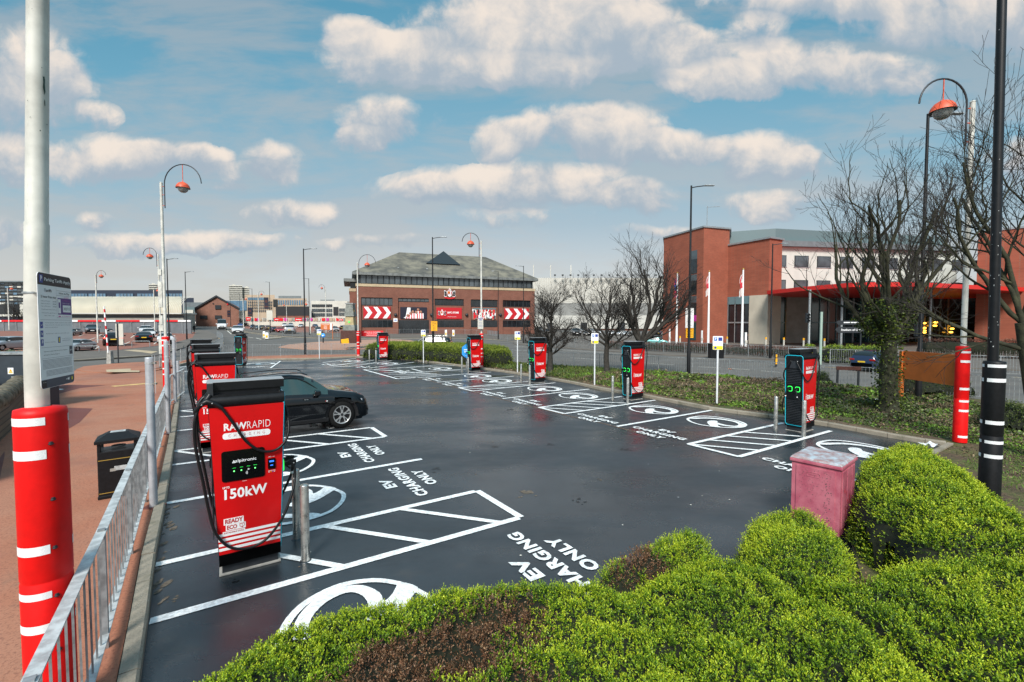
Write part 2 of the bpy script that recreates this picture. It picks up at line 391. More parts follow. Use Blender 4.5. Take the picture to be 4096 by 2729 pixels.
# roads: grey tarmac field under everything beyond the lot
sheet('road', [G(-200,1560),G(-1400,1460),(-160,60),(-170,260),(60,260),(110,120),(60,0),(12,0),(-3,3)], .004, 'road_grey')
LOTL = [(563,2729),(593,2502),(623,2247),(665,2027),(700,1790),(729,1527)]
LOTF = [(716,1500),(700,1478),(722,1464),(780,1449),(860,1444),(970,1443),(1280,1437),(1420,1431),(1543,1435),(1720,1451),(1861,1470),(2001,1489),(2141,1510),(2281,1535),(2400,1561),(2597,1595),(2835,1642),(3073,1674),(3311,1708),(3549,1752),(3700,1778),(3785,1789)]
lotl = GP(LOTL); lotf = GP(LOTF)
lotl0 = lotl[0]+(lotl[0]-lotl[1]).normalized()*3.5
lot = [lotl0]+lotl+lotf+[G(3715,1825), Vector((4.6,5.9,0)), Vector((3.2,3.6,0)), Vector((1.0,2.9,0)), Vector((-1.2,2.2,0)), Vector((-1.6,1.0,0))]
sheet('lot_asphalt', lot, .012, 'asphalt_wet')
# red footpath on the left, right up to the lot's kerb
leftfar = GP(cr(3.136,0,1300,[(1930,600),(1400,640),(960,590),(700,640),(300,640),(-300,800)]))
footp = [lotl0+Vector((-.12,-.1,0))]+[p+Vector((-.13,-.08,0)) for p in lotl]+[G(716,1508),G(690,1480)]+leftfar+[Vector((-14,4,0)),Vector((-8,-3,0))]
sheet('pavement', footp, .10, 'red_path', 0.0)
m_ = MB()
drape(m_, GP(cr(3.136,0,1300,[(850,1075),(1165,1085),(1000,1265),(840,1360)])), .104, 'red_patch')
drape(m_, GP(cr(3.136,0,1300,[(640,775),(1330,785),(1000,820),(650,920)])), .104, 'red_patch')
drape(m_, GP(cr(3.136,0,1300,[(-50,1800),(60,1640),(60,1700),(0,1990),(-300,2200)])), .104, 'red_patch')
struct(m_.build('pavement_patch'))
m_ = MB(); drape(m_, GP(cr(3.136,0,1300,[(650,825),(810,835),(650,860)])), .108, 'paint_white'); drape(m_, GP(cr(3.136,0,1300,[(1390,795),(1960,745),(1980,755),(1440,803)])), .108, 'paint_yellow'); struct(m_.build('path_marking'))
# traffic island with buff crossing slabs, and the far pavements of the left car park
isl = GP(cr(3.136,0,1300,[(955,585),(1050,545),(1400,510),(1900,480),(2180,455),(2195,540),(1950,600),(1290,625),(1080,612)]))
sheet('traffic_island', isl, .112, 'red_path', .03)
m_ = MB(); drape(m_, GP(cr(3.136,0,1300,[(1330,590),(1640,575),(1640,600),(1750,600),(1750,622),(1340,622)])), .147, 'tactile'); struct(m_.build('tactile_paving'))
sheet('driveway', GP(cr(3.136,0,1300,[(-600,500),(900,465),(2000,395),(2195,330),(2300,300),(2300,265),(1500,330),(900,350),(-600,420)])), .108, 'tarmac_brown', .02)
m_ = MB(); drape(m_, GP(cr(3.136,0,1300,[(1545,335),(1700,328),(1980,350),(1900,378),(1780,360)])), .135, 'tactile'); struct(m_.build('tactile_paving'))
# left car park, red block paving
cp = [G(-700,1440),G(0,1432),G(300,1418),G(480,1400),G(620,1385),G(700,1372),G(770,1352),G(790,1330),G(560,1318),G(-700,1322)]
sheet('car_park', cp, .02, 'block_paving')
m_ = MB()
for a, b in [((370,1402),(396,1388)),((487,1383),(519,1368)),((523,1352),(543,1338)),((615,1378),(630,1366)),((353,1362),(381,1352)),((315,1346),(335,1340)),((395,1345),(407,1338))]:
    stripe(m_, G(*a), G(*b), .14, .03, 'paint_worn')
struct(m_.build('car_park_line'))
sheet('pavement', [G(*p) for p in [(700,1372),(700,1395),(720,1400),(790,1370),(850,1360),(880,1352),(860,1338),(836,1326),(790,1318),(770,1352)]], .05, 'tarmac_brown')
# central car park beyond the road
cp2 = GP([(965,1327),(1010,1322),(1100,1340),(1210,1348),(1365,1352),(1420,1352),(1420,1302),(1060,1300),(900,1300)])
sheet('car_park', cp2, .03, 'block_paving')
sheet('pavement', GP([(900,1304),(930,1313),(985,1325),(1060,1336),(1135,1345),(1240,1350),(1400,1352),(1900,1352),(2000,1360),(2090,1367),(2160,1356),(2100,1330),(1900,1333),(1400,1334),(1180,1330),(1010,1318)]), .06, 'tarmac_brown')
# island in the road with the monument
sheet('traffic_island', GP([(1115,1391),(1160,1380),(1280,1370),(1364,1366),(1430,1363),(1560,1359),(1640,1363),(1668,1370),(1600,1392),(1420,1400),(1210,1399)]), .02, 'pink_block', .08)
sheet('traffic_island', GP([(1045,1350),(1140,1352),(1060,1360)]), .02, 'kerb_stone', .08)
# pavement strip between lot and the far railings
edge = GP([(716,1500),(700,1478),(722,1464),(780,1449),(860,1444),(970,1443),(1280,1437),(1420,1431)])
back = GP([(1440,1422),(1300,1423),(1150,1425),(970,1431),(860,1433),(780,1437),(720,1450),(690,1466),(690,1492)])
sheet('pavement', edge+back, .115, 'red_path', .0)
# verge on the right: soil, weeds
VF = [(1440,1422),(1560,1420),(1800,1420),(2060,1453),(2200,1463),(2398,1478),(2634,1494),(2770,1503),(2918,1510),(3086,1528),(3490,1560),(3760,1590),(4096,1625),(4500,1660)]
vf = GP(VF)
verge = [Vector(p) for p in lotf[7:]]+[G(3715,1825), Vector((4.6,5.9,0)), Vector((3.2,3.6,0)), Vector((1.0,2.9,0)), Vector((-1.2,2.2,0)), Vector((-1.6,1.0,0)), Vector((-1,-6,0)), Vector((26,-6,0)), Vector((24,10,0))]+vf[::-1]
sheet('verge', verge, .09, 'soil', .0)
m_ = MB()
be = [lotf[i] for i in range(7,21)]
drape(m_, [p+Vector((.05,.05,0)) for p in be]+[p+K*.05+U*(.5+.25*math.sin(i*1.9)) for i, p in list(enumerate(be))[::-1]], .094, 'soil_bare')
struct(m_.build('verge_edge'))
# kerbs: stones with joints
def kerb(name, pts, w, h, z0=0.0, side=1, step=.91, m='kerb_stone'):
    pts = [Vector((p[0],p[1],0)) for p in pts]; mb = MB(); rnd = random.Random(3)
    # resample
    P = [pts[0]]; acc = 0
    for a, b in zip(pts, pts[1:]):
        L = (b-a).length; n = max(1, round(L/step))
        for i in range(1, n+1): P.append(a+(b-a)*i/n)
    for a, b in zip(P, P[1:]):
        d = (b-a).normalized(); nn = Vector((-d.y,d.x,0))*side; a2 = a+d*.006; b2 = b-d*.006
        hh = h+rnd.uniform(-.006,.006)
        q = [a2, b2, b2+nn*w, a2+nn*w]
        z = [ground_z(p.x,p.y)+z0 for p in q]; ch = .02
        vs = [(p.x,p.y,zz) for p, zz in zip(q, z)]+[(p.x,p.y,zz+hh-ch*(i in (0,1))) for i, (p, zz) in enumerate(zip(q, z))]
        e = [q[0]+nn*ch, q[1]+nn*ch]
        vs += [(e[0].x,e[0].y,z[0]+hh),(e[1].x,e[1].y,z[1]+hh)]
        mb.add(vs, [(0,1,5,4),(4,5,9,8),(8,9,6,7),(1,2,6,9,5),(3,0,4,8,7),(2,3,7,6)] if side > 0 else [(4,5,1,0),(8,9,5,4),(7,6,9,8),(5,9,6,2,1),(7,8,4,0,3),(6,7,3,2)], m)
    return struct(mb.build(name))
kerb('kerb', [lotl0]+lotl, .14, .125, .005, 1)
kerb('kerb', [lotl[-1]]+lotf[:8], .13, .13, .005, 1)
kerb('kerb', lotf[7:]+[G(3700,1835)], .13, .125, .005, 1)
kerb('kerb', GP([(900,1308),(985,1328),(1060,1339),(1135,1348),(1240,1353),(1400,1355),(1700,1354),(1900,1354),(1985,1361),(2060,1369),(2130,1371)]), .2, .10, .0, 1, 3)
kerb('kerb', GP(cr(3.136,0,1300,[(-300,480),(900,465),(1500,425),(2000,395),(2195,330)])), .15, .16, .0, 1, 1.2)

# ------------------------------------------------------------------ lot markings
mk = MB(); ZM = .018; LW = .12
def seg(a, b, w=LW): stripe(mk, G(*a, z=0), G(*b, z=0), w, ZM+mk_off[0], 'paint_white'); mk_off[0] += .00013
mk_off = [0.0]
c1 = lambda x, y: (1000+x/1.68143, 1700+y/1.68143)
c2 = lambda x, y: (2300+x/1.68143, 1550+y/1.68143)
c3 = lambda x, y: (1300+x/2.14, 1400+y/2.14)
# left row
LS = [G(599,2492),G(623,2264),G(667,2017),G(685,1864),G(695,1807),G(708,1726),G(716,1671),G(720,1646)]
BL = 4.55
def line(p, q, w=LW):
    stripe(mk, p, q, w, ZM+mk_off[0], 'paint_white'); mk_off[0] += .00013
ends = [G(*c1(1808,632)), G(*c1(1515,452)), G(*c1(1155,234)), G(*c1(905,84)), G(*c1(810,22))]
for s_, e_ in zip(LS[:5], ends): line(s_, e_)
line(ends[0]+U*.04, ends[1]+U*.04); line(ends[3]+U*.03, ends[4]+U*.03)
for i in (5,6,7): line(LS[i], LS[i]+U*BL)
line(LS[6]+U*BL, LS[7]+U*BL)
def hatch(s0, e0, s1, e1, n, first=.2, slant=.27, last=.95):
    s0, e0, s1, e1 = [Vector((p[0],p[1],0)) for p in (s0,e0,s1,e1)]
    for i in range(n):
        t = first+(last-first)*i/max(1,n-1) if n > 1 else first
        a = s1+(e1-s1)*max(0, t-slant); b = s0+(e0-s0)*t; line(a, b, .1)
hatch(LS[0], ends[0], LS[1], ends[1], 3, .42, .24, .93)
hatch(LS[3], ends[3], LS[4], ends[4], 4, .22, .24, .93)
hatch(LS[6], LS[6]+U*BL, LS[7], LS[7]+U*BL, 4, .22, .24, .93)
# logo and words of one bay: local x = right for the reader, y = up
def smooth2(P, k=3):
    out = []; n = len(P)
    for i in range(n):
        p0, p1, p2, p3 = [Vector(P[(i+j)%n]) for j in (-1,0,1,2)]
        for q in range(k):
            t = q/k; v = .5*((2*p1)+(p2-p0)*t+(2*p0-5*p1+4*p2-p3)*t*t+(-p0+3*p1-3*p2+p3)*t**3); out.append((v.x, v.y))
    return out
def sym(c, right, up, s=1.0):
    M = frame((c[0],c[1],ZM+mk_off[0]), right, up); mk_off[0] += .00013
    old = mk.M; mk.M = M
    O = [(-.72,-.39),(-.83,-.14),(-.85,.12),(-.80,.42),(-.63,.65),(-.30,.80),(.1,.82),(.45,.73),(.72,.53),(.86,.25),(.88,.0),(.78,-.28),(.60,-.48),(.38,-.62),(.03,-.74),(-.25,-.70),(-.50,-.58)]
    O = smooth2(O); n = len(O); O = [(x*s,y*s) for x, y in O]; I = [(x*.90,y*.90) for x, y in O]
    mk.add([(x,y,0) for x, y in O]+[(x,y,0) for x, y in I], [(i,(i+1)%n,n+(i+1)%n,n+i)[::(-1 if True else 1)] for i in range(n)], 'paint_white')
    for pl in ([(-.76,-.22),(-.60,-.12),(-.50,.10),(-.36,.31),(-.10,.46),(.15,.51),(.40,.46),(.60,.28),(.66,.06),(.56,-.06),(.38,-.10),(.20,-.06),(.08,.02),(.02,.14),(-.08,.18),(-.16,.10),(-.18,-.04),(-.10,-.22),(.0,-.36),(.2,-.56),(.32,-.66),(.52,-.52),(.36,-.38),(.28,-.26),(.46,-.26),(.70,-.14),(.80,.08),(.74,.34),(.52,.56),(.2,.66),(-.15,.62),(-.45,.45),(-.62,.20),(-.74,.0)],):
        pl = smooth2(pl); pl = [(x*s,y*s) for x, y in pl]
        tri = tessellate_polygon([[Vector((x,y,0)) for x, y in pl]]); fs = []
        for a, b, c in tri:
            A, B, C_ = [Vector((*pl[i],0)) for i in (a,b,c)]; fs.append((a,b,c) if (B-A).cross(C_-A).z > 0 else (c,b,a))
        mk.add([(x,y,.0001) for x, y in pl], fs, 'paint_white')
    mk.M = old
def words(c, right, up, w=1.75):
    old = mk.M; z = ZM+mk_off[0]; mk_off[0] += .00013
    up = Vector(up); F = lambda d: frame((c[0]+up.x*d, c[1]+up.y*d, z), right, up)
    mk.text('EV', 'paint_white', F(.36), .3, .045, width=w*.28, height=.22); mk.text('CHARGING', 'paint_white', F(0), .3, .045, 1.12, width=w, height=.22)
    mk.text('ONLY', 'paint_white', F(-.36), .3, .045, 1.12, width=w*.52, height=.22); mk.M = old
def bay_left(a, b, symd, txd):
    """a, b the kerb ends of its two lines"""
    c = (Vector((a[0],a[1],0))+Vector((b[0],b[1],0)))/2
    sym(c+U*symd, K, -U, 1.0); words(c+U*txd, K, -U)
SL = LS[0]-K*2.45; 
c_front = (LS[0]+SL)/2
sym(c_front+U*1.85-K*.03, K, -U, 1.0); words(c_front+U*4.15-K*.10, K, -U, 1.8)
bay_left(LS[1], LS[2], 1.85, 3.75); bay_left(LS[2], LS[3], 1.85, 3.6); bay_left(LS[4], LS[5], 1.85, 3.7); bay_left(LS[5], LS[6], 1.85, 3.7)
# right row
RL = [((1420,190),None)]
rk = [G(*c3(1420,192)), G(*c3(1617,229)), G(*c3(1740,272)), G(*c3(1972,285)), G(*c3(2262,340)), G(2490,1588), G(2621,1603), G(*c2(918,158)), G(*c2(1400,243)), G(*c2(1720,297))]
re = [G(*c3(795,241)), G(*c3(958,280)), G(*c3(1142,327)), G(*c3(1265,356)), G(*c3(1522,421)), G(*c3(1830,497)), G(*c3(2048,551)), G(*c2(282,267)), G(*c2(762,387)), G(*c2(1103,472))]
for i in range(10): line(rk[i], re[i])
for i, j in ((2,3),(5,6),(8,9)): line(re[i], re[j]); hatch(rk[j], re[j], rk[i], re[i], 4, .28, -.2, .80)
def bay_right(a, b, ea, eb, s=1.0):
    c = (a+b)/2; e = (ea+eb)/2; d = (e-c)
    sym(c+d*.36, -K, U, s); words(e-U*.02+d.normalized()*(-.35), -K, U)
bay_right(rk[0], rk[1], re[0], re[1]); bay_right(rk[1], rk[2], re[1], re[2])
for i, j in ((3,4),(4,5),(6,7),(7,8)): bay_right(rk[i], rk[j], re[i], re[j])
r7 = rk[9]-K*2.45; e7 = re[9]-K*2.45; bay_right(rk[9], r7, re[9], e7)
# far bays of the right row, beyond the corner
far = [((265,75),(-20,112)),((420,90),(50,140)),((570,95),(190,148)),((762,108),(380,160)),((1105,137),(450,165)),((1240,165),(640,205)),((330,172),(620,252)),((620,252),(775,242)),((50,140),(190,148)),((330,172),(560,178)),((560,178),(690,205)),((740,165),(830,188))]
for a, b in far: line(G(*c3(*a)), G(*c3(*b)), .14)
for a, b in [((120,132),(350,108)),((170,138),(430,112)),((420,172),(900,205)),((500,195),(960,208)),((540,212),(1000,215)),((590,232),(960,222)),((640,240),(800,236)),((620,160),(1010,128)),((1000,180),(1210,186))]: line(G(*c3(*a)), G(*c3(*b)), .11)
for cx0, cy0, s_ in ((215,99,1.0),(530,120,1.0),(980,163,1.0)): sym(G(*c3(cx0,cy0)), -K, U, s_)
for cx0, cy0 in ((30,128),(325,150),(665,186)): words(G(*c3(cx0,cy0)), -K, U, 1.7)
# bays at the far left end
q0 = G(975,1446); q1 = G(1122,1446); q2 = G(1082,1474); q3 = G(900,1474)
line(q0,q1); line(q1,q2); line(G(860,1462),q0)
sym(G(1037,1457), Vector((1,-.1,0)), Vector((.1,1,0)), 1.25); words(G(1020,1471)+Vector((0,.2,0)), Vector((1,-.1,0)), Vector((.1,1,0)), 1.9)
sym(G(775,1470), Vector((1,.2,0)), Vector((-.2,1,0)), 1.2); words(G(770,1487), Vector((1,.2,0)), Vector((-.2,1,0)), 1.9)
struct(mk.build('bay_markings'))
# brown sealed joint across the lot
jm = MB(); mat('joint', (.13,.085,.06), .8, n=(6,.4), space='W')
jp = GP([c3(830,245),c3(1000,292),c3(1180,345),c3(1400,393),c3(1540,425),c3(1780,495),c3(2050,560),c3(2350,632)])+[G(*c2(480,322))]
jp = GP([c3(800,243),c3(1000,293),c3(1180,340),c3(1400,394),c3(1540,433),c3(1780,490),c2(0,205),c2(150,235),c2(300,275),c2(480,322)])
for a, b in zip(jp, jp[1:]): stripe(jm, a, b, .07, .0165, 'joint')
struct(jm.build('tarmac_joint'))
sm_ = MB(); rs_ = random.Random(31); mat('stain_tan', (.12,.095,.07), .8, n=(30,.5), space='W'); mat('stain_dark', (.006,.007,.008), .35, n=(20,.5), space='W')
for (x, y, r, m) in [(2105,1975,.16,'stain_tan'),(2085,1990,.08,'stain_tan'),(2400,1922,.05,'stain_tan'),(690,2120,.05,'stain_tan'),(1900,1900,.03,'stain_tan'),(2310,2010,.10,'stain_dark'),(1980,1790,.13,'stain_dark'),(2200,1780,.09,'stain_dark'),(1740,1880,.10,'stain_dark'),(2050,1640,.14,'stain_dark'),(2500,1800,.12,'stain_dark'),(940,2330,.06,'stain_dark'),(700,2400,.05,'stain_tan')]:
    c = G(x,y,z=0)
    for k in range(9):
        a_ = rs_.uniform(0,6.28); d_ = abs(rs_.gauss(0,r*.8)); q = (c.x+d_*math.cos(a_), c.y+d_*math.sin(a_)); rr = r*rs_.uniform(.08,.42)
        sm_.add([(q[0]+rr*math.cos(j*.7)*rs_.uniform(.6,1.3), q[1]+rr*math.sin(j*.7)*rs_.uniform(.6,1.3), .0150+.0001*k) for j in range(9)], [tuple(range(9))], m)
for k in range(26):                       # flaking soil along the left kerb
    t_ = rs_.uniform(0,1); p_ = lotl[1]+(lotl[3]-lotl[1])*t_+U*abs(rs_.gauss(.04,.06)); rr = rs_.uniform(.01,.05)
    sm_.add([(p_.x+rr*math.cos(j*.9), p_.y+rr*2*math.sin(j*.9), .0152+.0001*k) for j in range(7)], [tuple(range(7))], 'stain_tan')
struct(sm_.build('tarmac_stain'))
# road markings beyond
rm = MB()

c8 = lambda x, y: (2300+x/3.363, 1300+y/3.363)
for a, b, w in [(c8(-60,440),c8(310,470),.12),(c8(910,510),c8(1325,540),.12),(c8(1660,565),c8(1960,580),.12),(c8(2060,585),c8(2354,608),.12),(c8(2500,620),c8(2760,640),.12)]:
    stripe(rm, G(*a), G(*b), w, .012, 'paint_worn')
for pp in ([(2056,1385),(2300,1404),(2655,1428),(2993,1442),(3300,1470)],[(3300,1470),(3700,1490),(4096,1512)]):
    for a, b in zip(pp, pp[1:]): stripe(rm, G(*a), G(*b), .12, .014, 'paint_worn' if pp[0][0] < 3000 else 'paint_yellow')
c6 = lambda x, y: (900+x/4.28, 1100+y/4.28)
for a, b in [(c6(370,1065),c6(480,1078)),(c6(530,1082),c6(620,1105)),(c6(1080,1092),c6(1190,1092)),(c6(40,955),c6(110,1015)),(c6(-30,915),c6(10,935)),((1500,1345),(1700,1346))]: stripe(rm, G(*a), G(*b), .2, .012, 'paint_worn')
for a, b in [((985,1331),(1135,1351)),((875,1318),(985,1331)),((800,1326),(835,1336)),((835,1336),(880,1356)),((880,1356),(893,1372)),((893,1372),(885,1383))]: stripe(rm, G(*a), G(*b), .15, .012, 'paint_yellow')
struct(rm.build('road_marking'))
# hotel-side pavement and forecourt
sheet('pavement', GP([(2056,1378),(2300,1398),(2655,1422),(2993,1436),(3153,1445),(3500,1460),(4200,1490),(4200,1440),(3700,1420),(3153,1432),(2993,1424),(2655,1409),(2300,1390),(2052,1372)]), .03, 'tarmac_brown', .06)
sheet('forecourt', GP([(2060,1368),(2300,1388),(2655,1407),(2993,1422),(3153,1430),(3700,1418),(4300,1430),(4300,1345),(2100,1325),(2040,1340)]), .03, 'tarmac_brown', .05)
# ------------------------------------------------------------------ materials of the things
mat('red_gloss', (.56,.002,.003), .42, coat=.05, spec=.3, n=(3,.06), bump=(6,.0015))
mat('red_plastic', (.72,.004,.004), .5, spec=.3, n=(5,.10), bump=(30,.0008))
mat('black_metal', (.006,.0065,.008), .42, n=(8,.3), spec=.35)
mat('black_plastic', (.006,.0065,.008), .5, n=(20,.3), bump=(80,.0004), spec=.3)
mat('cable_black', (.005,.005,.006), .42, spec=.35)
mat('grey_dark', (.025,.028,.033), .45, n=(9,.2))
mat('silver_top', (.55,.57,.58), .35, metal=.7)
mat('grey_top', (.30,.31,.32), .5)
mat('steel', (.56,.54,.50), .30, metal=.85, n=(7,.22,6), rn=.08)
mat('galv', (.30,.32,.33), .5, metal=.45, n=(9,.3,6), rn=.1)
mat('galv_light', (.47,.49,.49), .55, metal=.25, n=(12,.28,6), rn=.1)
mat('teal_rim', (.01,.42,.55), .35)
mat('screen', (.004,.004,.005), .12, coat=.5)
mat('white_vinyl', (.82,.82,.82), .45)
mat('white_band', (.80,.81,.82), .5, n=(200,.12))
mat('red_letter', (.45,.02,.02), .5)
mat('led_green', (.02,.9,.10), .4, emit=((.05,1,.12), 1.1))
mat('led_blue', (.02,.1,.8), .4, emit=((.05,.25,1), 1.0))
mat('screen_white', (.8,.8,.8), .4, emit=((.9,.95,1), .3))
mat('post_white', (.54,.53,.48), .55, n=(2.5,.22,7), bump=(14,.001))
mat('paint_chip', (.03,.06,.05), .8)
mat('post_light', (.66,.68,.70), .45, n=(5,.1))
mat('lamp_orange', (.62,.085,.03), .5, n=(6,.35,6))
mat('lamp_glass', (.55,.58,.56), .2, trans=.5, coat=.4)
mat('post_grey', (.40,.42,.45), .5, metal=.3, n=(5,.14)); mat('off_grey', (.45,.45,.46), .6); mat('pole_green', (.32,.42,.36), .6)
mat('concrete', (.35,.33,.30), .9, n=(6,.25), bump=(30,.004))
mat('sign_white', (.86,.86,.86), .45)
mat('sign_black', (.015,.014,.018), .5)
mat('sign_dark', (.06,.075,.10), .5)
mat('sign_blue', (.01,.13,.52), .45)
mat('sign_navy', (.02,.05,.30), .45)
mat('sign_sky', (.02,.28,.75), .45)
mat('sign_yellow', (.85,.70,.02), .45)
mat('sign_amber', (.88,.42,.01), .45)
mat('sign_purple', (.09,.03,.22), .45)
mat('sign_magenta', (.55,.03,.30), .45)
mat('sign_grey_text', (.16,.16,.18), .5)
mat('sign_orange', (.55,.14,.025), .5, n=(3,.12))
mat('sign_red', (.66,.012,.02), .45)
mat('gold', (.40,.26,.05), .45, metal=.2)
mat('cab_pink', (.45,.095,.145), .5, n=(5,.16,7), bump=(18,.002), col2=(.50,.15,.19), rn=.12)
mat('cab_top', (.50,.26,.24), .55, n=(9,.4,7), bump=(10,.004), col2=(.42,.50,.55), rn=.15)
mat('cab_red', (.50,.03,.035), .5, n=(14,.4,6))

# ------------------------------------------------------------------ rapid chargers
def rrect(w, h, r, n=5, cx=0, cy=0):
    P = []
    for (sx, sy, a0) in ((1,-1,-90),(1,1,0),(-1,1,90),(-1,-1,180)):
        for i in range(n+1):
            a = R(a0+90*i/n); P.append((cx+sx*(w/2-r)+r*math.cos(a), cy+sy*(h/2-r)+r*math.sin(a)))
    return P
HB, HT = .13, 2.20
def hw(z): return .325+(.405-.325)*(z-HB)/(HT-HB)          # half width along x (bay direction)
DP = .235                                                # half depth
def make_charger(label):
    t = thing('ev_charger', label, 'ev charger', group='rapid chargers along the bays')
    # shell: outline in x-z swept along y, rounded black shoulders
    mb = MB(); z1 = 2.055
    prof = [(-hw(HB),HB),(hw(HB),HB),(hw(z1),z1)]
    for i in range(7):
        a = R(90*i/6); prof.append((hw(z1)-.005-.09+.09*math.cos(a)+.005, z1+.05+.09*math.sin(a)))
    for i in range(7):
        a = R(90+90*i/6); prof.append((-(hw(z1)-.09)+.09*math.cos(a), z1+.05+.09*math.sin(a)))
    prof.append((-hw(z1),z1))
    mb.M = Matrix.Rotation(R(90), 4, 'X'); mb.prism([(x,z) for x, z in prof], -DP, DP, 'black_plastic'); mb.M = Matrix()
    for s in (-1,1):                                      # rounded shoulder roll above each red face
        mb.tube([(-hw(z1)-.004,s*(DP-.045),z1+.055),(hw(z1)+.004,s*(DP-.045),z1+.055)], .075, 'black_plastic', 16)
    mb.build('body', t, bevel=.012)
    mb = MB(); mb.box((0,0,.07),(.60,.40,.14),'grey_dark'); mb.box((0,0,.012),(.66,.46,.024),'concrete'); mb.build('plinth', t, bevel=.006)
    mb = MB()
    for s in (-1,1): mb.add([(-hw(HB)+.0,s*(DP+.012),HB-.0),(hw(HB),s*(DP+.012),HB),(hw(.27),s*(DP+.012),.27),(-hw(.27),s*(DP+.012),.27)],[(0,1,2,3) if s<0 else (3,2,1,0)],'black_plastic')
    for s in (-1,1): mb.box((0,s*(DP+.006),.20),(hw(.2)*2,.012,.14),'black_plastic')
    mb.build('skirt', t)
    for s in (-1,1):
        y = s*(DP+.012); mb = MB(); za, zb = .27, 2.045; e = .006
        vs = [(-hw(za)+e,y,za),(hw(za)-e,y,za),(hw(zb)-e,y,zb),(-hw(zb)+e,y,zb)]; vi = [(x,s*(DP-.004),z) for x,_,z in vs]
        f = [(0,1,2,3),(1,5,6,2),(3,2,6,7),(0,3,7,4),(0,4,5,1)]
        mb.add(vs+vi, f if s < 0 else [q[::-1] for q in f], 'red_gloss'); pn = mb.build('side_panel', t)
        # graphics: reader's right is +x on the -y face, -x on the +y face
        F = lambda x, z, d=.0015: frame((x, s*(DP+.012+d), z), (-s,0,0), (0,0,1)) 
        gx = lambda x: -s*x
        gm = MB()
        gm.text('RAW', 'white_vinyl', F(gx(-.135),1.80), .1, .035, 1.05, width=.235, height=.088)
        gm.text('RAPID', 'white_vinyl', F(gx(.115),1.80), .1, -.012, 1.1, width=.25, height=.088)
        old = gm.M; gm.M = F(gx(-.012),1.695)
        P = rrect(.50,.075,.03); gm.add([(x,z,0) for x, z in P], [tuple(range(len(P)))], 'white_vinyl'); gm.M = old
        gm.text('CHARGING', 'red_letter', F(gx(-.012),1.695,.003), .05, -.012, 2.3, width=.38, height=.034)
        x0 = -.03 if s < 0 else .03
        gm.text('150kW', 'white_vinyl', F(gx(-.05 if s<0 else -.02),.985), .1, .03, 1.05, width=.45, height=.125)
        gm.text('UP TO', 'white_vinyl', F(gx(-.24 if s<0 else -.2),1.075), .05, .03, 1.0, width=.07, height=.026)
        rx = -.17 if s < 0 else .15
        gm.M = F(gx(rx),.66); gm.box((-.0,.0,0),(.205,.075,.002),'white_vinyl'); gm.box((.02,-.075,0),(.205,.07,.002),'white_vinyl'); gm.box((.0,-.135,0),(.23,.036,.002),'white_vinyl'); gm.M = old
        gm.text('READY', 'red_letter', F(gx(rx),.66,.004), .05, .04, 1.0, width=.185, height=.056)
        gm.text('ECO', 'red_letter', F(gx(rx-.02),.585,.004), .05, .04, 1.0, width=.105, height=.052)
        gm.M = F(gx(rx+.085),.585,.004); gm.add([(-.026,.028,0),(-.026,-.006,0),(0,-.03,0),(.026,-.006,0),(.026,.028,0)],[(0,1,2,3,4)],'red_letter'); gm.add([(-.019,.02,.001),(-.019,-.003,.001),(-.003,-.018,.001),(-.003,.02,.001)],[(0,1,2,3)],'white_vinyl'); gm.add([(.003,.02,.001),(.003,-.018,.001),(.019,-.003,.001),(.019,.02,.001)],[(0,1,2,3)],'white_vinyl'); gm.M = old
        gm.text('SUSTAINABLE GOALS', 'red_letter', F(gx(rx),.525,.004), .03, .03, 1.0, width=.21, height=.018)
        for i in range(4):
            z = .315+i*.058; h = .033; yy = s*(DP+.0138)
            vs = [(-hw(z)+.008,yy,z),(hw(z)-.008,yy,z),(hw(z+h)-.008,yy,z+h),(-hw(z+h)+.008,yy,z+h)]
            gm.add(vs, [(0,1,2,3) if s < 0 else (3,2,1,0)], 'white_vinyl')
        gm.build('lettering', pn)
    # screen and card reader on the -y face
    old = Matrix(); y = -(DP+.012); F = lambda x, z, d=0.0: frame((x, y-d, z), (1,0,0), (0,0,1))
    sc = MB(); sc.M = F(-.055,1.33); sc.prism(rrect(.45,.37,.03), -.005, .010, 'screen'); sc.M = old; sc = sc.build('screen', t)
    sg = MB(); sg.text('alpitronic', 'screen_white', F(-.03,1.385,.0115), .03, .0, 1.05, width=.22, height=.05)
    sg.M = F(-.155,1.38,.0115); sg.add([(-.018,-.015,0),(.018,-.015,0),(0,.02,0),(-.008,-.009,0.0006),(.008,-.009,0.0006),(0,.007,0.0006)],[(0,1,2)],'screen_white'); sg.add([(-.008,-.009,0.0006),(.008,-.009,0.0006),(0,.007,0.0006)],[(0,1,2)],'screen')
    for i, (x, z) in enumerate(((-.155,1.265),(-.08,1.265),(-.005,1.265),(.065,1.268))):
        sg.M = F(x,z,.0115); P = [(.009*math.cos(a*.5236),.009*math.sin(a*.5236),0) for a in range(12)]; sg.add(P,[tuple(range(12))],'led_green' if i != 2 else 'screen_white')
        sg.M = F(x,z,.0122); sg.add([(.005*math.cos(a*.785),.005*math.sin(a*.785),0) for a in range(8)],[tuple(range(8))],'screen_white' if i != 2 else 'screen')
        sg.M = F(x+.0,z+.038,.0115); sg.box((0,0,0),(.035,.002,.0005),'led_green')
    sg.M = F(-.04,1.225,.0115)
    for r_ in (.010,.018,.026):
        sg.tube([(r_*math.cos(R(a)),r_*math.sin(R(a)),0) for a in range(-50,51,20)], .0018, 'screen_white', 4)
    sg.M = old; sg.build('display', sc)
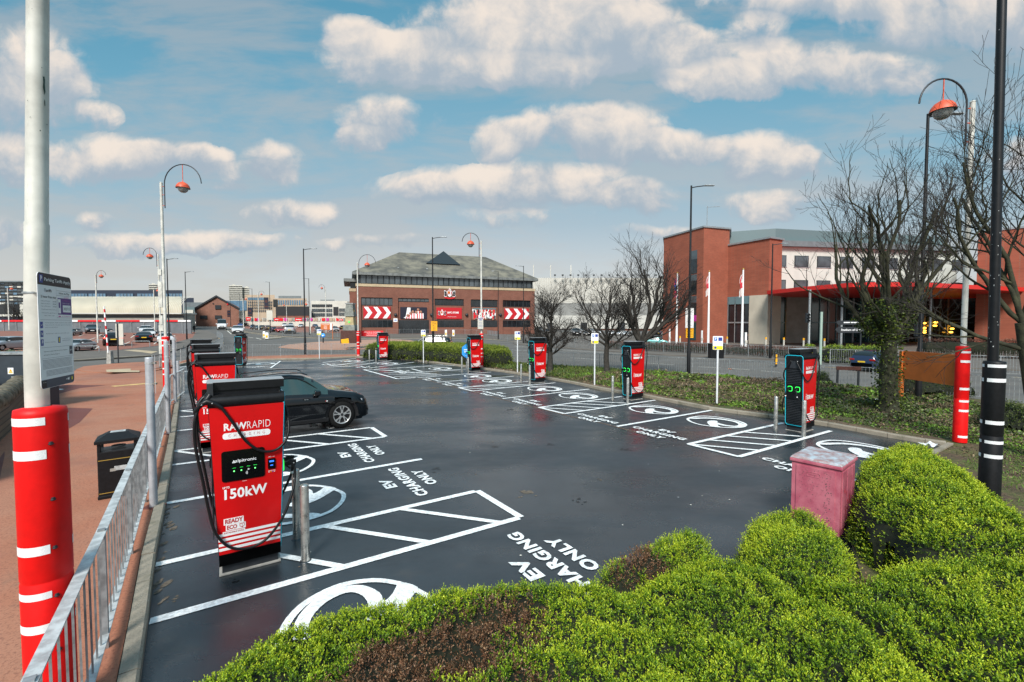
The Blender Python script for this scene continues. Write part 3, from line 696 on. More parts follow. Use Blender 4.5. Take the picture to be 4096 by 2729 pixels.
    cr_ = MB(); cr_.M = F(.245,1.29); cr_.prism(rrect(.085,.13,.01), -.005, .014, 'screen'); cr_.box((0,.03,.0145),(.05,.02,.001),'led_blue'); cr_.box((0,-.02,.0145),(.03,.012,.001),'led_blue'); cr_.M = old; cr_.build('card_reader', t)
    st = MB()
    st.text('0800 164', 'white_vinyl', F(.245,1.375,.0012), .02, .02, width=.07, height=.010)
    st.box((.245,y-.001,1.20),(.08,.001,.004),'white_vinyl')
    for i, c_ in enumerate(('white_vinyl','sign_amber','sign_blue','white_vinyl')): st.box((.215+.02*i,y-.001,1.185),(.012,.001,.009),c_)
    st.box((-.05,y-.001,1.125),(.05,.001,.003),'white_vinyl'); st.build('sticker', t)
    # top beam of the cable support
    tb = MB(); tb.box((0,0,2.285),(.82,.30,.10),'black_metal'); tb.box((0,0,2.338),(.825,.305,.008),'grey_top'); tb.box((0,0,2.215),(.74,.26,.05),'black_metal')
    tb.build('cable_beam', t, bevel=.005)
    for s in (-1,1):
        br = MB(); x = -.405
        br.box((x+.03,s*.19,2.26),(.06,.07,.15),'grey_dark'); br.box((x+.03,s*.19,2.337),(.055,.065,.012),'silver_top')
        br.tube([(x+.03,s*.21,2.20),(x-.02,s*.24,2.12)], .032, 'cable_black', 8)
        br.tube([(x-.12,s*.24,2.02),(x-.06,s*.26,2.10),(x,s*.27,2.135),(x+.07,s*.275,2.105),(x+.15,s*.28,2.04)], [.020,.028,.036,.028,.020], 'cable_black', 10)
        for q in ((x-.05,s*.29,2.10),(x+.05,s*.30,2.11)): br.sphere(q, .007, 'silver_top', 6)
        br.build('cable_bracket', t)
        def spl(pts, k=6):
            P = [Vector(p) for p in pts]; P = [P[0]*2-P[1]]+P+[P[-1]*2-P[-2]]; out = []
            for i in range(1, len(P)-2):
                for q in range(k):
                    u_ = q/k; p0, p1, p2, p3 = P[i-1:i+3]
                    out.append(.5*((2*p1)+(p2-p0)*u_+(2*p0-5*p1+4*p2-p3)*u_*u_+(-p0+3*p1-3*p2+p3)*u_**3))
            return out+[P[-2]]
        c1_ = spl([(x-.09,s*.24,2.04),(x-.125,s*.25,1.88),(x-.12,s*.25,1.6),(x-.06,s*.26,1.2),(x-.01,s*.275,.85),(x+.05,s*.30,.58),(x+.18,s*.31,.38),(x+.36,s*.31,.31),(x+.56,s*.31,.36),(x+.75,s*.30,.58),(x+.87,s*.24,.84),(x+.92,s*.16,1.02),(x+.92,s*.12,1.16),(x+.87,s*.11,1.24)])
        mb = MB(); mb.tube(c1_, .0165, 'cable_black', 8); mb.lathe([(.019,-.03),(.019,.0)], 'white_vinyl', (x+.92,s*.155,1.03), 8); mb.build('cable', t)
        c2_ = spl([(x+.14,s*.28,2.05),(x+.26,s*.29,1.84),(x+.38,s*.29,1.62),(x+.53,s*.29,1.48),(x+.69,s*.285,1.46),(x+.81,s*.27,1.56),(x+.855,s*.22,1.72),(x+.84,s*.10,1.95),(x+.81,s*.07,2.02)])
        mb = MB(); mb.tube(c2_, .0165, 'cable_black', 8); mb.build('cable', t)
        # inlet, connector and its green ring on the grille face
        gxx = hw(1.18); mb = MB()
        mb.box((gxx+.06,s*.10,1.22),(.12,.05,.05),'black_plastic'); mb.box((gxx+.125,s*.10,1.235),(.10,.045,.035),'black_plastic')
        mb.tube([(gxx+.06,s*.10,1.19),(gxx+.10,s*.105,1.15),(gxx+.16,s*.11,1.19),(gxx+.165,s*.11,1.25),(gxx+.09,s*.10,1.26)], .012, 'black_plastic', 8)
        mb.build('connector', t, bevel=.008)
        mb = MB(); mb.M = frame((gxx+.022,s*.10,1.21),(0,1,0),(0,0,1)); P = rrect(.115,.135,.035,4); mb.tube([(a,b,0) for a, b in P], .0075, 'led_green', 6, closed=True); mb.M = Matrix(); mb.build('status_light', t)
        mb = MB(); mb.sphere((hw(2.0)+.012,s*.085,1.99), .022, 'silver_top', 8); mb.build('cable_gland', t)
    # grille face: louvres, teal rim
    mb = MB(); lean = math.atan((hw(HT)-hw(HB))/(HT-HB))
    for z in [.22+.047*i for i in range(15)]+[1.36+.047*i for i in range(9)]:
        mb.box((hw(z)+.008,0,z),(.016,.36,.018),'grey_dark')
    mb.add([(hw(1.80)+.006,-.12,1.80),(hw(1.80)+.006,.12,1.80),(hw(2.0)+.006,.06,2.0),(hw(2.0)+.006,-.06,2.0)],[(0,1,2,3)],'grey_dark')
    mb.box((hw(1.08)+.006,0,1.09),(.012,.37,.34),'black_metal'); mb.build('grille', t)
    rim = MB(); P = rrect(2*DP-.012, 1.98, .07, 5, 0, 1.165); rim.tube([(hw(z)-.002,y_,z) for y_, z in P], .013, 'teal_rim', 6, closed=True); rim.build('rim', t)
    mb = MB(); mb.M = Matrix.Translation((-hw(1.4)-.004,0,0)); mb.box((-.01,0,1.35),(.03,.1,.12),'black_metal'); mb.box((0,0,1.2),(.01,.36,1.5),'grey_dark'); mb.M = Matrix(); mb.build('rear_panel', t)
    return t
CHG = [((-3.36,5.57),33,'red charger with a lit screen, nearest of all, beside the red footpath railings'),
 ((-7.13,10.62),33,'second red charger of the left row, half hidden behind the nearest'),
 ((-10.68,15.42),33,'third red charger along the left railings, only its top showing behind the second'),
 ((-14.3,20.35),33,'farthest red charger of the left row, only its top showing'),
 ((-19.4,31.6),-80,'far left charger with its black louvred face to the camera'),
 ((-10.85,37.05),213,'red charger at the left end of the hedge, next to a red sleeved lamp'),
 ((-2.44,28.45),213,'red charger in front of the right end of the hedge beside a blue hexagonal sign'),
 ((1.33,22.95),213,'red charger on the kerb in front of the first bare tree'),
 ((4.90,17.85),213,'red charger between two white sign posts, in front of the third bare tree'),
 ((8.25,12.60),213,'nearest red charger of the right row, in front of the brambles and the ivy tree')]
c0 = make_charger(CHG[0][2])
for i, (p, a, lb) in enumerate(CHG):
    o = c0 if i == 0 else copy_tree(c0)
    o.location = (p[0], p[1], .014); o.rotation_euler = (0,0,R(a)); o['label'] = lb

# ------------------------------------------------------------------ steel bollards
def make_bollard():
    t = thing('steel_bollard', 'x', 'bollard', group='steel bollards guarding the chargers')
    mb = MB(); mb.lathe([(.0,1.0),(.045,.995),(.052,.98),(.052,0)][::-1], 'steel', n=20); mb.build('tube', t)
    mb = MB(); mb.lathe([(.075,0),(.07,.008),(.052,.012)], 'asphalt_wet', n=16); mb.build('base', t); return t
BOL = [((-3.05,6.16),'left steel bollard of the pair before the nearest charger'),((-2.65,5.57),'right steel bollard of the pair before the nearest charger'),
 ((7.46,12.42),'left steel bollard of the pair before the nearest charger of the right row'),((7.84,11.79),'right steel bollard before the black face of the nearest right row charger'),
 ((3.98,17.4),'left steel bollard before the charger between the two white sign posts'),((4.42,16.8),'right steel bollard before the charger between the two white sign posts'),
 ((.47,22.62),'left steel bollard before the charger under the first bare tree'),((.89,22.05),'right steel bollard before the charger under the first bare tree'),
 ((-3.15,27.75),'left steel bollard before the charger with the blue hexagonal sign'),((-2.71,27.3),'right steel bollard before the charger with the blue hexagonal sign'),
 ((-11.45,35.45),'left steel bollard before the charger at the left end of the hedge'),((-10.76,34.95),'right steel bollard before the charger at the left end of the hedge')]
b0 = make_bollard()
for i, (p, lb) in enumerate(BOL):
    o = b0 if i == 0 else copy_tree(b0); o.location = (p[0],p[1],.012); o['label'] = lb; o.rotation_euler = (0,0,i*.7)

# ------------------------------------------------------------------ white bay sign posts
def face_cam(p, off=0.0):
    return math.atan2(p[1], p[0])-R(90)+off      # rotation so that local -y looks at the camera
def make_bay_sign():
    t = thing('bay_sign', 'x', 'parking sign', group='white bay sign posts round the lot')
    mb = MB(); mb.cyl((0,0,0),(0,0,2.10),.035,'post_light'); mb.build('post', t)
    mb = MB(); mb.M = Matrix.Rotation(R(90),4,'X'); mb.prism(rrect(.34,.50,.03,4,0,2.31), .036, .042, 'sign_white'); mb.M = Matrix(); p = mb.build('panel', t)
    mb = MB(); Y = -.0435
    F = lambda x, z: frame((x,Y,z),(1,0,0),(0,0,1))
    mb.box((0,Y+.0005,2.135),(.325,.001,.13),'sign_yellow'); mb.box((-.075,Y,2.45),(.10,.001,.13),'sign_blue'); mb.box((.08,Y,2.45),(.13,.001,.13),'sign_navy')
    mb.text('P','sign_white',frame((-.075,Y-.001,2.45),(1,0,0),(0,0,1)),.1,.03,width=.05,height=.09)
    mb.M = F(-.08,2.135); mb.add([(.045*math.cos(i*.628),.045*math.sin(i*.628),.001) for i in range(10)],[tuple(range(10))],'sign_navy'); mb.M = Matrix()
    mb.text('Electric vehicle','sign_grey_text',F(0,2.33),.05,.01,width=.26,height=.026); mb.text('charging only','sign_grey_text',F(0,2.28),.05,.01,width=.22,height=.026)
    mb.text('No waiting','sign_grey_text',F(.06,2.14),.03,.01,width=.12,height=.02); mb.build('lettering', p); return t
s0 = make_bay_sign()
for i, (bx, by, lb) in enumerate([(2867,1627,'white P sign post in the brambles left of the nearest right row charger'),(2378,1548,'white P sign post on the grass in front of the second bare tree'),(2070,1498,'white P sign post beside the right end of the green hedge'),(1694,1455,'white P sign post standing in front of the middle of the hedge'),(1278,1437,'white P sign post before the far railings, beside the tall black column')]):
    p = G(bx,by); o = s0 if i == 0 else copy_tree(s0); o.location = (p.x,p.y,.05); o.rotation_euler = (0,0,face_cam(p)); o['label'] = lb

# ------------------------------------------------------------------ lamp posts
def sleeve(t, m, bands, z1=2.42, r=.138, joint=True):
    mb = MB(); mb.lathe([(r*.99,.02),(r,.06),(r,1.10),(r*.965,1.11),(r*.965,1.12),(r,1.13),(r,z1-.05),(r*.97,z1-.015),(.06,z1)], m, n=28); s = mb.build('impact_sleeve', t)
    mb = MB()
    for z, h in bands: 
        for a0, a1 in (((-150,-35),(30,145)) if m == 'red_plastic' else ((-170,0),(0.5,170))):
            vs = []; fs = []
            for j in range(13):
                a = R(a0+(a1-a0)*j/12); vs += [((r+.0015)*math.cos(a),(r+.0015)*math.sin(a),z),((r+.0015)*math.cos(a),(r+.0015)*math.sin(a),z+h)]
            fs = [(2*j,2*j+2,2*j+3,2*j+1) for j in range(12)]; mb.add(vs, fs, 'white_band', True)
    mb.build('reflective_stripe', s)
    if m == 'red_plastic':
        mb = MB()
        for z in (.3,.6,1.0,1.35,1.7,2.1):
            mb.sphere((r*math.cos(R(-25)),r*math.sin(R(-25)),z), .018, 'sign_black', 8, (1,1,.45)); mb.sphere((r*math.cos(R(-25)),r*math.sin(R(-25)),z+.012), .014, 'sign_black', 8, (1,1,.4))
        mb.build('hole_pattern', s)
    return s
BANDS = [(2.245,.05),(2.01,.06),(1.33,.06),(1.03,.05),(.79,.055),(.14,.055)]
def arch_lamp(t, H=8.6, R_=.58, side=-1, head='std'):
    """hoop bracket with a hanging orange dome"""
    mb = MB(); x0 = side*.14; zc = H-.05
    for z in (H-.95,H-.5,H-.15): mb.cyl((0,0,z),(x0,0,z),.012,'lamp_orange',n=6)
    mb.tube([(x0,0,H-1.05),(x0,0,zc)]+[(x0+side*(R_-R_*math.cos(R(a))),0,zc+R_*math.sin(R(a))*1.05) for a in range(10,190,12)], .022, 'grey_dark' if head=='std' else 'lamp_orange', 6)
    mb.build('hoop', t)
    hx = x0+side*R_; hz = zc-.12
    mb = MB(); mb.cyl((hx,0,hz+.2),(hx,0,zc+R_*1.05),.014,'lamp_orange',n=6); mb.build('hanger', t)
    mb = MB(); mb.lathe([(.265,hz-.05),(.25,hz-.0),(.23,hz+.06),(.17,hz+.14),(.09,hz+.19),(.03,hz+.22),(.0,hz+.22)],'lamp_orange',(hx,0,0),18); mb.lathe([(.265,hz-.05),(.20,hz-.045)][::-1],'grey_dark',(hx,0,0),18); hd = mb.build('lamp_shade', t)
    mb = MB(); mb.lathe([(.0,hz-.24),(.08,hz-.23),(.15,hz-.18),(.19,hz-.10),(.20,hz-.045)],'lamp_glass',(hx,0,0),16); mb.build('glass_bowl', hd)
def white_lamp(label, p, H=8.6, side=-1, rot=0.0, red=True, r=.058, sc=1.0, RR=.58):
    t = thing('street_lamp', label, 'street lamp', (p[0],p[1],p[2]), rot, 'white lamp posts with orange hooped heads', sc)
    mb = MB(); mb.tube([(0,0,0),(0,0,1.3),(0,0,1.32),(0,0,H)], [r*1.15,r*1.15,r,r*.92], 'post_white', 16); mb.lathe([(r*1.05,H),(r*.8,H+.03),(0,H+.04)],'post_white',n=12); mb.build('post', t)
    arch_lamp(t, H, RR, side)
    if red: sleeve(t, 'red_plastic', BANDS)
    return t
def led_column(label, p, H=10.5, side=1, rot=0.0, base=True, heads=1, m='black_metal', r=.075, arm=1.0):
    t = thing('street_lamp', label, 'street lamp', (p[0],p[1],p[2]), rot, 'tall black road lighting columns')
    mb = MB(); mb.tube([(0,0,0),(0,0,1.6),(0,0,1.68),(0,0,H)], [r*1.45,r*1.4,r,r*.62], m, 14); mb.build('column', t)
    mb = MB(); mb.tube([(0,0,H-.12),(side*.3,0,H-.06),(side*arm*.8,0,H-.0)], .03, 'grey_dark', 6); mb.build('arm', t)
    mb = MB(); mb.box((side*(arm*.8+.2),0,H+.02),(.62,.22,.07),'galv',taper=(.8,.7)); mb.build('lantern', t, bevel=.02)
    return t
# nearest left post (tall, cut by the frame)
pl = thing('street_lamp', 'thick chipped white lamp post in a red banded sleeve, carrying the tariff sign', 'street lamp', (-3.40,3.17,.1), 0, 'white lamp posts with orange hooped heads')
mb = MB(); r_ = .062; LEAN = lambda z: .045*max(0,z-2.6)-.02*min(1,z/2.4); mb.tube([(0,0,0),(-.02,0,2.4)]+[(LEAN(z),0,z) for z in (2.7,3.0,3.3,3.66,3.67,4.5,5.5,6.5,8.5)],[r_*1.04]*6+[r_*.97]+[r_*.95,r_*.92,r_*.90,r_*.86],'post_white',28); pp_ = mb.build('post', pl)
mb = MB(); rn_ = random.Random(5)
def chip(z, a, w, h, n=7, rr=None):
    rr = rr or r_+.0012; cz = [(w*math.cos(j*2*math.pi/n)*rn_.uniform(.6,1.2), h*math.sin(j*2*math.pi/n)*rn_.uniform(.6,1.2)) for j in range(n)]
    mb.add([(LEAN(z)+rr*math.cos(a+x/rr), rr*math.sin(a+x/rr), z+zz) for x, zz in cz], [tuple(range(n))], 'paint_chip')
A0 = math.atan2(-3.17, 3.40)
for _ in range(60): chip(rn_.uniform(2.4,2.95) if rn_.random()<.5 else rn_.uniform(2.5,7.8), A0+rn_.uniform(-1.1,1.2), rn_.uniform(.001,.003), rn_.uniform(.002,.007))
for _ in range(34): chip(rn_.uniform(5.6,6.6), A0+rn_.uniform(.55,1.05), rn_.uniform(.002,.005), rn_.uniform(.005,.022), rr=r_*.945)
chip(4.62, A0+.55, .007, .075, 11, r_*.985); chip(4.50, A0+.6, .003, .025)
for zc in (2.50,2.53,2.86,2.89,3.24):
    for k_ in range(14): chip(zc+rn_.uniform(-.003,.003), A0-.9+k_*.13, rn_.uniform(.002,.008), .0016)
chip(2.50, A0+.35, .022, .022, 10); chip(2.47,A0+.4,.008,.03)
mb.build('paint_chips', pp_)  # chips in the white paint of the post
arch_lamp(pl, 8.5); sleeve(pl, 'red_plastic', [(2.24,.055),(2.00,.065),(1.32,.065),(1.0,.05),(.76,.06)], 2.36, .140)
mb = MB(); mb.M = Matrix.Translation((.142*math.cos(R(-62)),.142*math.sin(R(-62)),.62))@Matrix.Rotation(R(28),4,'Z'); mb.box((0,-.001,0),(.035,.002,.06),'sign_white'); mb.build('sticker', pl)
# the other hooped lamps
lamps = [((-14.8,18.9,.1),-1,0,'white lamp post with red banded sleeve behind the left railings, its hoop reaching right',8.9,True),
 ((-30.5,38.4,.15),-1,0,'white hooped lamp post carrying grey boxes, beyond the end of the left railings',8.9,False),
 (tuple(G(1434,1428)),-1,0,'white lamp post with red banded sleeve at the left end of the hedge',8.7,True),
 (tuple(G(1926,1474)),-1,0,'white lamp post with red banded sleeve behind the charger with the blue sign',8.7,True),
 ((11.2,10.97,.09),-1,0,'white lamp post in a red banded sleeve in front of the orange board',8.35,True)]
for p, sd, rot, lb, H, red in lamps: white_lamp(lb, p, H, 1 if p[0] < -14 and p[0] > -16 else sd, rot, red, RR=.78 if -16 < p[0] < -14 else .58)
def lamp_px(x, ytop, ybase, sd, lb, Y, red=False):
    p = AT(x, Y); z0 = ZY(ybase, Y); H = ZY(ytop, Y)-z0; white_lamp(lb, (p.x,p.y,z0), H, sd, 0, red, r=.075)
for x, yt, yb, sd, lb, Y in [(389,1100,1374,0,'white hooped lamp post with a red band between the parked cars and the tariff sign',56),(36,1153,1320,1,'white lamp post with an orange head at the far left edge by the grey hoarding',80),(619,1160,1330,1,'white lamp post with orange head in front of the cream barrel roof',78),
  (974,1195,1318,1,'white lamp post by the blue cars near the brick gable',105),(1035,1175,1320,1,'white hooped lamp post beside the dark striped banner',95),(1147,1220,1300,-1,'white lamp post in front of the long black wall',130),(1304,1150,1332,-1,'white hooped lamp post rising behind the orange sign',88),(1241,1215,1334,-1,'thin white post right behind a black column',86)]:
    lamp_px(x, yt, yb, sd or 1, lb, Y)
# black LED columns
def led_px(x, ytop, ybase, sd, lb, Y=None, m='black_metal', r=.075, arm=1.0):
    g_ = G(x, ybase)
    if Y is None: Y = g_.y
    p = AT(x, Y); z0 = ZY(ybase, Y); return led_column(lb, (p.x,p.y,z0), ZY(ytop,Y)-z0, sd, 0, m=m, r=r, arm=arm)
led_px(1219,995,1419,1,'tall black column alone before the far railings, left of centre')
led_px(1732,949,1400,1,'tall black column rising out of the hedge in front of the brick store',40)
led_px(2757,743,1508,1,'tall black column with a white and an orange notice, left of the brick hotel')
led_px(3683,456,1612,1,'tall black column beside the ivy tree, under the orange hooped lamp')
led_px(675,1035,1388,1,'black column by the white car, just right of the second hooped lamp')
led_px(746,1087,1359,1,'black column with an arm to the right beside the walking person')
for x, yt, yb, sd, lb in [(1011,1155,1321,-1,'black column left of the dark banner in the far car park'),(1081,1128,1333,-1,'black column at the tall dark banner by the road'),(1238,1114,1342,-1,'black column right of the white building in the far car park'),(961,1175,1303,-1,'thin black column near the brick gable'),(923,1188,1308,-1,'small black column in front of the brick gable'),(2094,1064,1375,-1,'black column before the right end of the store'),(1993,1085,1358,-1,'black column in front of the crowd picture panel'),(3084,975,1438,1,'black column with a camera in front of the hotel'),(570,1185,1310,-1,'short dark lantern column before the cream barrel roof')]:
    led_px(x, yt, yb, sd, lb)
# nearest right black post, banded black sleeve
t = led_column('thick black post in a black sleeve with white bands, at the right edge', (7.98,7.3,.09), 10.5, 1, 0)
for c_ in list(bpy.data.objects):
    if c_.parent == t and c_.name.startswith('column'): bpy.data.objects.remove(c_)
mb = MB(); mb.tube([(0,0,0),(-.03,0,2.4),(-.16,0,10.5)],[.072,.068,.055],'black_metal',16); cc = mb.build('column', t)
mb = MB(); rn_ = random.Random(9)
for _ in range(34):
    z = 2.5+abs(rn_.gauss(0,2.6)); a = R(-137)+rn_.uniform(-1.3,1.3); rr = .0722-.0016*z; w_ = rn_.uniform(.002,.008); h_ = rn_.uniform(.003,.016)
    mb.add([(-.03-.016*(z-2.4)+rr*math.cos(a+w_*math.cos(j)/rr*1), rr*math.sin(a+w_*math.cos(j)/rr), z+h_*math.sin(j)) for j in (0,1.1,2.3,3.3,4.4,5.5)], [(0,1,2,3,4,5)], 'galv_light')
mb.build('paint_chips', cc)  # pale chips in the black paint of the post
sl_ = sleeve(t, 'black_plastic', [(2.25,.05),(2.01,.06),(1.31,.06),(.99,.05),(.75,.06)], 2.36, .138)

# ------------------------------------------------------------------ railings
def guard_rail(label, pts, h=1.1, bar=.115, post_every=2.0, group='grey pedestrian guard rails', m='galv', name='guard_rail', z0=.1, detail=True, flat_top=False, barr=.008):
    """posts, top and bottom rails and upright bars along a line of ground points"""
    P = [Vector((p[0],p[1],0)) for p in pts]; t = thing(name, label, 'railing', (P[0].x,P[0].y,0), 0, group); O = P[0]
    rails = MB(); bars = MB(); posts = []
    for a, b in zip(P, P[1:]):
        L = (b-a).length; n = max(1, round(L/post_every)); d = (b-a)/n
        for i in range(n): posts.append(a+d*i)
    posts.append(P[-1])
    Z = lambda p: ground_z(p.x,p.y)+z0
    for i, p in enumerate(posts):
        if i < 40:
            mb = MB(); q = p-O; mb.box((q.x,q.y,Z(p)+h/2),(.05,.05,h),m,math.atan2((posts[min(i+1,len(posts)-1)]-posts[max(0,i-1)]).y,(posts[min(i+1,len(posts)-1)]-posts[max(0,i-1)]).x)); mb.build('post', t)
    for a, b in zip(posts, posts[1:]):
        qa, qb = a-O, b-O; d = (b-a).normalized(); an = math.atan2(d.y,d.x); L = (b-a).length; c = (qa+qb)/2
        za, zb = Z(a), Z(b)
        for zz, th, wd in ((h-.02,.012 if flat_top else .03,.075 if flat_top else .04),(.13,.012,.065 if flat_top else .05)):
            A = Vector((qa.x,qa.y,za+zz)); B = Vector((qb.x,qb.y,zb+zz)); nn = Vector((-d.y,d.x,0))*wd/2; up = Vector((0,0,th/2))
            vs = [A-nn-up,B-nn-up,B+nn-up,A+nn-up,A-nn+up,B-nn+up,B+nn+up,A+nn+up]
            rails.add(vs, [(0,3,2,1),(4,5,6,7),(0,1,5,4),(1,2,6,5),(2,3,7,6),(3,0,4,7)], 'galv_light' if flat_top else m)
        k = max(2, round(L/bar))
        for j in range(1, k):
            p = qa+(qb-qa)*j/k; z = za+(zb-za)*j/k
            bars.tube([(p.x,p.y,z+.13),(p.x,p.y,z+h-.02)], barr, m, 4, cap=False)
    rails.build('rail', t); bars.build('bars', t); return t
# left railing, along the lot kerb (kerb offset .55 m)
Lr = [lotl0]+lotl; Kd = (lotl[3]-lotl[0]).normalized(); Nd = Vector((-Kd.y,Kd.x,0))
ra = Vector((-2.95,1.75,0)); A_ = G(*cr(3.136,0,1300,[(1560,2450)])[0])
r0 = G(330,2729+330,z=0.1)
railpts = [p - Vector((.07,.05,0)) for p in [Vector((-1.6,1.05,0)), Vector((-2.45,2.29,0)), Vector((-3.64,3.98,0)), Vector((-6.02,7.28,0)), Vector((-9.55,12.2,0)), Vector((-12.4,16.1,0)), Vector((-13.6,18.4,0))]]
guard_rail('near galvanised railing with flat pale top rail, running beside the kerb at the lower left', railpts, 1.1, .19, 1.95, flat_top=True, barr=.010)
rails_def = [('railing round the corner at the far end of the left footpath', [(690,1470),(640,1480),(610,1487)], 1.0),
 ('railing curving along the far left pavement toward the road', [(724,1455),(800,1432),(850,1418),(893,1385),(888,1362),(868,1350)], 1.05),
 ('long far railing along the road edge, left of the hedge', [(893,1438),(1010,1433),(1122,1430),(1228,1427),(1325,1425),(1424,1424)], 1.15),
 ('railing behind the hedge between it and the road', [(1432,1421),(1600,1421),(1850,1424),(2050,1453)], 1.0),
 ('right railing between the weeds and the road, from the hedge to the orange board', [(2051,1455),(2200,1464),(2398,1478),(2634,1494),(2770,1503),(2918,1510),(3086,1528),(3280,1545),(3490,1562)], 1.0),
 ('railing behind the orange board at the far right', [(3490,1562),(3760,1590),(4096,1625),(4400,1650)], 1.0),
 ('railing in front of the brick store entrance', [(1545,1339),(1700,1339),(1860,1340)], 1.2),
 ('railing before the right half of the store, right of the amber bollards', [(1860,1340),(1950,1342),(1995,1350)], 1.2),
 ('railing along the hotel side hedge, from the store corner to the bin', [(2000,1365),(2094,1375),(2300,1394),(2480,1403),(2655,1412),(2829,1421),(2900,1424)], 1.15),
 ('railing along the reddish hotel hedge, right of the black cabinet', [(2900,1424),(2993,1430),(3060,1433),(3153,1437),(3260,1443)], 1.1),
 ('railing in front of the clipped green hotel hedge', [(3320,1462),(3420,1466),(3520,1470),(3640,1474)], 1.15),
 ('railing across the road at the far right', [(3880,1500),(4000,1506),(4200,1516)], 1.15),
 ('railing in front of the central car park', [(1130,1346),(1210,1349),(1300,1352)], 1.1),
 ('railing beside the orange car park sign', [(1300,1350),(1400,1351)], 1.1)]
for lb, pts, h in rails_def:
    far_ = pts[0][1] < 1420
    guard_rail(lb, GP(pts), h, .13 if not far_ else .2, 2.0 if not far_ else 2.5, z0=.06, barr=.009 if not far_ else .013)

# grey round posts on the left footpath edge with brackets and folded sign
def grey_post(label, p, H, r, w=True):
    t = thing('grey_post', label, 'post', (p[0],p[1],.1), 0, 'round grey posts along the near railing')
    mb = MB(); mb.lathe([(r,0),(r,H-.02),(r*.96,H),(0,H+.004)],'post_grey',n=18); mb.build('tube', t)
    mb = MB(); mb.box((0,0,.004),(.26,.22,.012),'red_patch'); mb.build('footing', t)
    for z in (H-.09,H-.42):
        mb = MB(); mb.lathe([(r+.004,z-.012),(r+.004,z+.012)],'galv_light',n=16); mb.box((r+.03,0,z),(.05,.025,.03),'steel'); mb.build('clamp', t)
    mb = MB(); mb.box((r+.05,-.02,H-.27),(.006,.14,.60),'off_grey',math.atan2(p[1],p[0])-R(90)-R(0)); mb.build('plate', t); return t
grey_post('nearest round grey post beside the litter bin, with an edge-on plate', AT(592,7.05), 2.42, .055)
grey_post('second round grey post, in front of the red lamp sleeve', AT(662,11.8), 2.5, .055)
grey_post('third round grey post, left of the second charger', AT(693,16.5), 2.45, .055)
grey_post('fourth, smallest round grey post at the railing end', AT(706,18.6), 1.4, .055)
# ------------------------------------------------------------------ litter bin, cabinet, tariff sign
p = G(455,1985,z=.1)
t = thing('litter_bin', 'black square litter bin with sloping lid and gold bands on the red footpath', 'litter bin', (p.x-.02,p.y+.15,.1), R(38))
mb = MB(); mb.box((0,0,.40),(.52,.44,.80),'black_plastic'); mb.box((0,0,.03),(.54,.46,.06),'black_plastic')
for sx in (-1,1):
    for sy in (-1,1): mb.box((sx*.235,sy*.195,.87),(.05,.05,.18),'black_plastic')
mb.box((0,0,.79),(.49,.41,.03),'grey_dark'); mb.build('body', t, bevel=.012)
mb = MB(); mb.box((0,0,.965),(.58,.50,.05),'black_plastic'); mb.box((0,0,1.04),(.58,.50,.10),'black_plastic',taper=(.45,.42)); mb.box((0,0,1.092),(.20,.14,.006),'galv_light'); mb.build('lid', t, bevel=.008)
mb = MB()
for z in (.10,.66):
    for s in (-1,1): mb.box((0,s*.2225,z),(.50,.002,.012),'gold'); mb.box((s*.2625,0,z),(.002,.42,.012),'gold')
mb.build('gold_band', t)
mb = MB(); mb.box((.03,-.2235,.50),(.16,.002,.075),'galv_light'); mb.box((-.02,-.15,1.03),(.07,.05,.004),'sign_white'); mb.box((-.07,-.2238,.48),(.07,.002,.05),'concrete'); mb.build('worn_sticker', t)
mb = MB(); mb.lathe([(.07,.82),(.10,.83),(.10,.85)],'galv',n=10); mb.build('ashtray', t)

cab = thing('utility_cabinet', 'faded pink roadside cabinet with peeling painted lid, standing among the clipped bushes', 'cabinet', (0,0,.09), 0)
ca = G(3325,2150,z=.09); cang = R(36)
# faces: one looks at the camera's left (-u side), the other to the right; corner nearest the camera at ca
wx_, wy_ = .74, .60; M_ = Matrix.Rotation(cang,4,'Z'); cen = Vector((ca.x,ca.y,.09))+M_@Vector((wx_*.5+.06,wy_*.5-.04,0))
cab.location = cen; cab.rotation_euler = (0,0,cang+R(4))
mb = MB(); mb.box((0,0,.47),(wx_,wy_,.94),'cab_pink')
for s in (-1,1):
    mb.box((0,s*(wy_/2+.006),.50),(wx_-.12,.012,.80),'cab_pink'); mb.box((s*(wx_/2+.006),0,.50),(.012,wy_-.12,.80),'cab_pink')
for x in (-.08,.16): mb.box((x,-wy_/2-.014,.50),(.014,.006,.80),'cab_pink')
mb.build('body', cab, bevel=.01)
mb = MB(); mb.box((0,0,.965),(wx_+.05,wy_+.05,.05),'cab_pink'); mb.box((0,0,1.008),(wx_+.05,wy_+.05,.036),'cab_top',taper=(.93,.92)); mb.build('lid', cab, bevel=.012)
mb = MB(); mb.M = frame((-wx_/2-.0135,.02,.80),(0,-1,0),(0,0,1)); P = rrect(.17,.062,.028,5); mb.tube([(a,b,0) for a, b in P],.004,'cab_pink',6,closed=True); mb.text('lucy','cab_pink',Matrix.Translation((0,0,.002)),.1,.03,width=.11,height=.03); mb.M = Matrix(); mb.build('maker_badge', cab)
mb = MB(); rn_ = random.Random(11)
def fleck(fx, u_, z, w, h, m):
    n = 7; q = [(w*math.cos(j*.9)*rn_.uniform(.5,1.2), h*math.sin(j*.9)*rn_.uniform(.5,1.2)) for j in range(n)]
    if fx == 'x': mb.add([(-wx_/2-.0135, u_-a, z+b) for a, b in q], [tuple(range(n))], m)
    else: mb.add([(u_+a, -wy_/2-.0135-.004*(m=='cab_red')*0, z+b) for a, b in q], [tuple(range(n))], m)
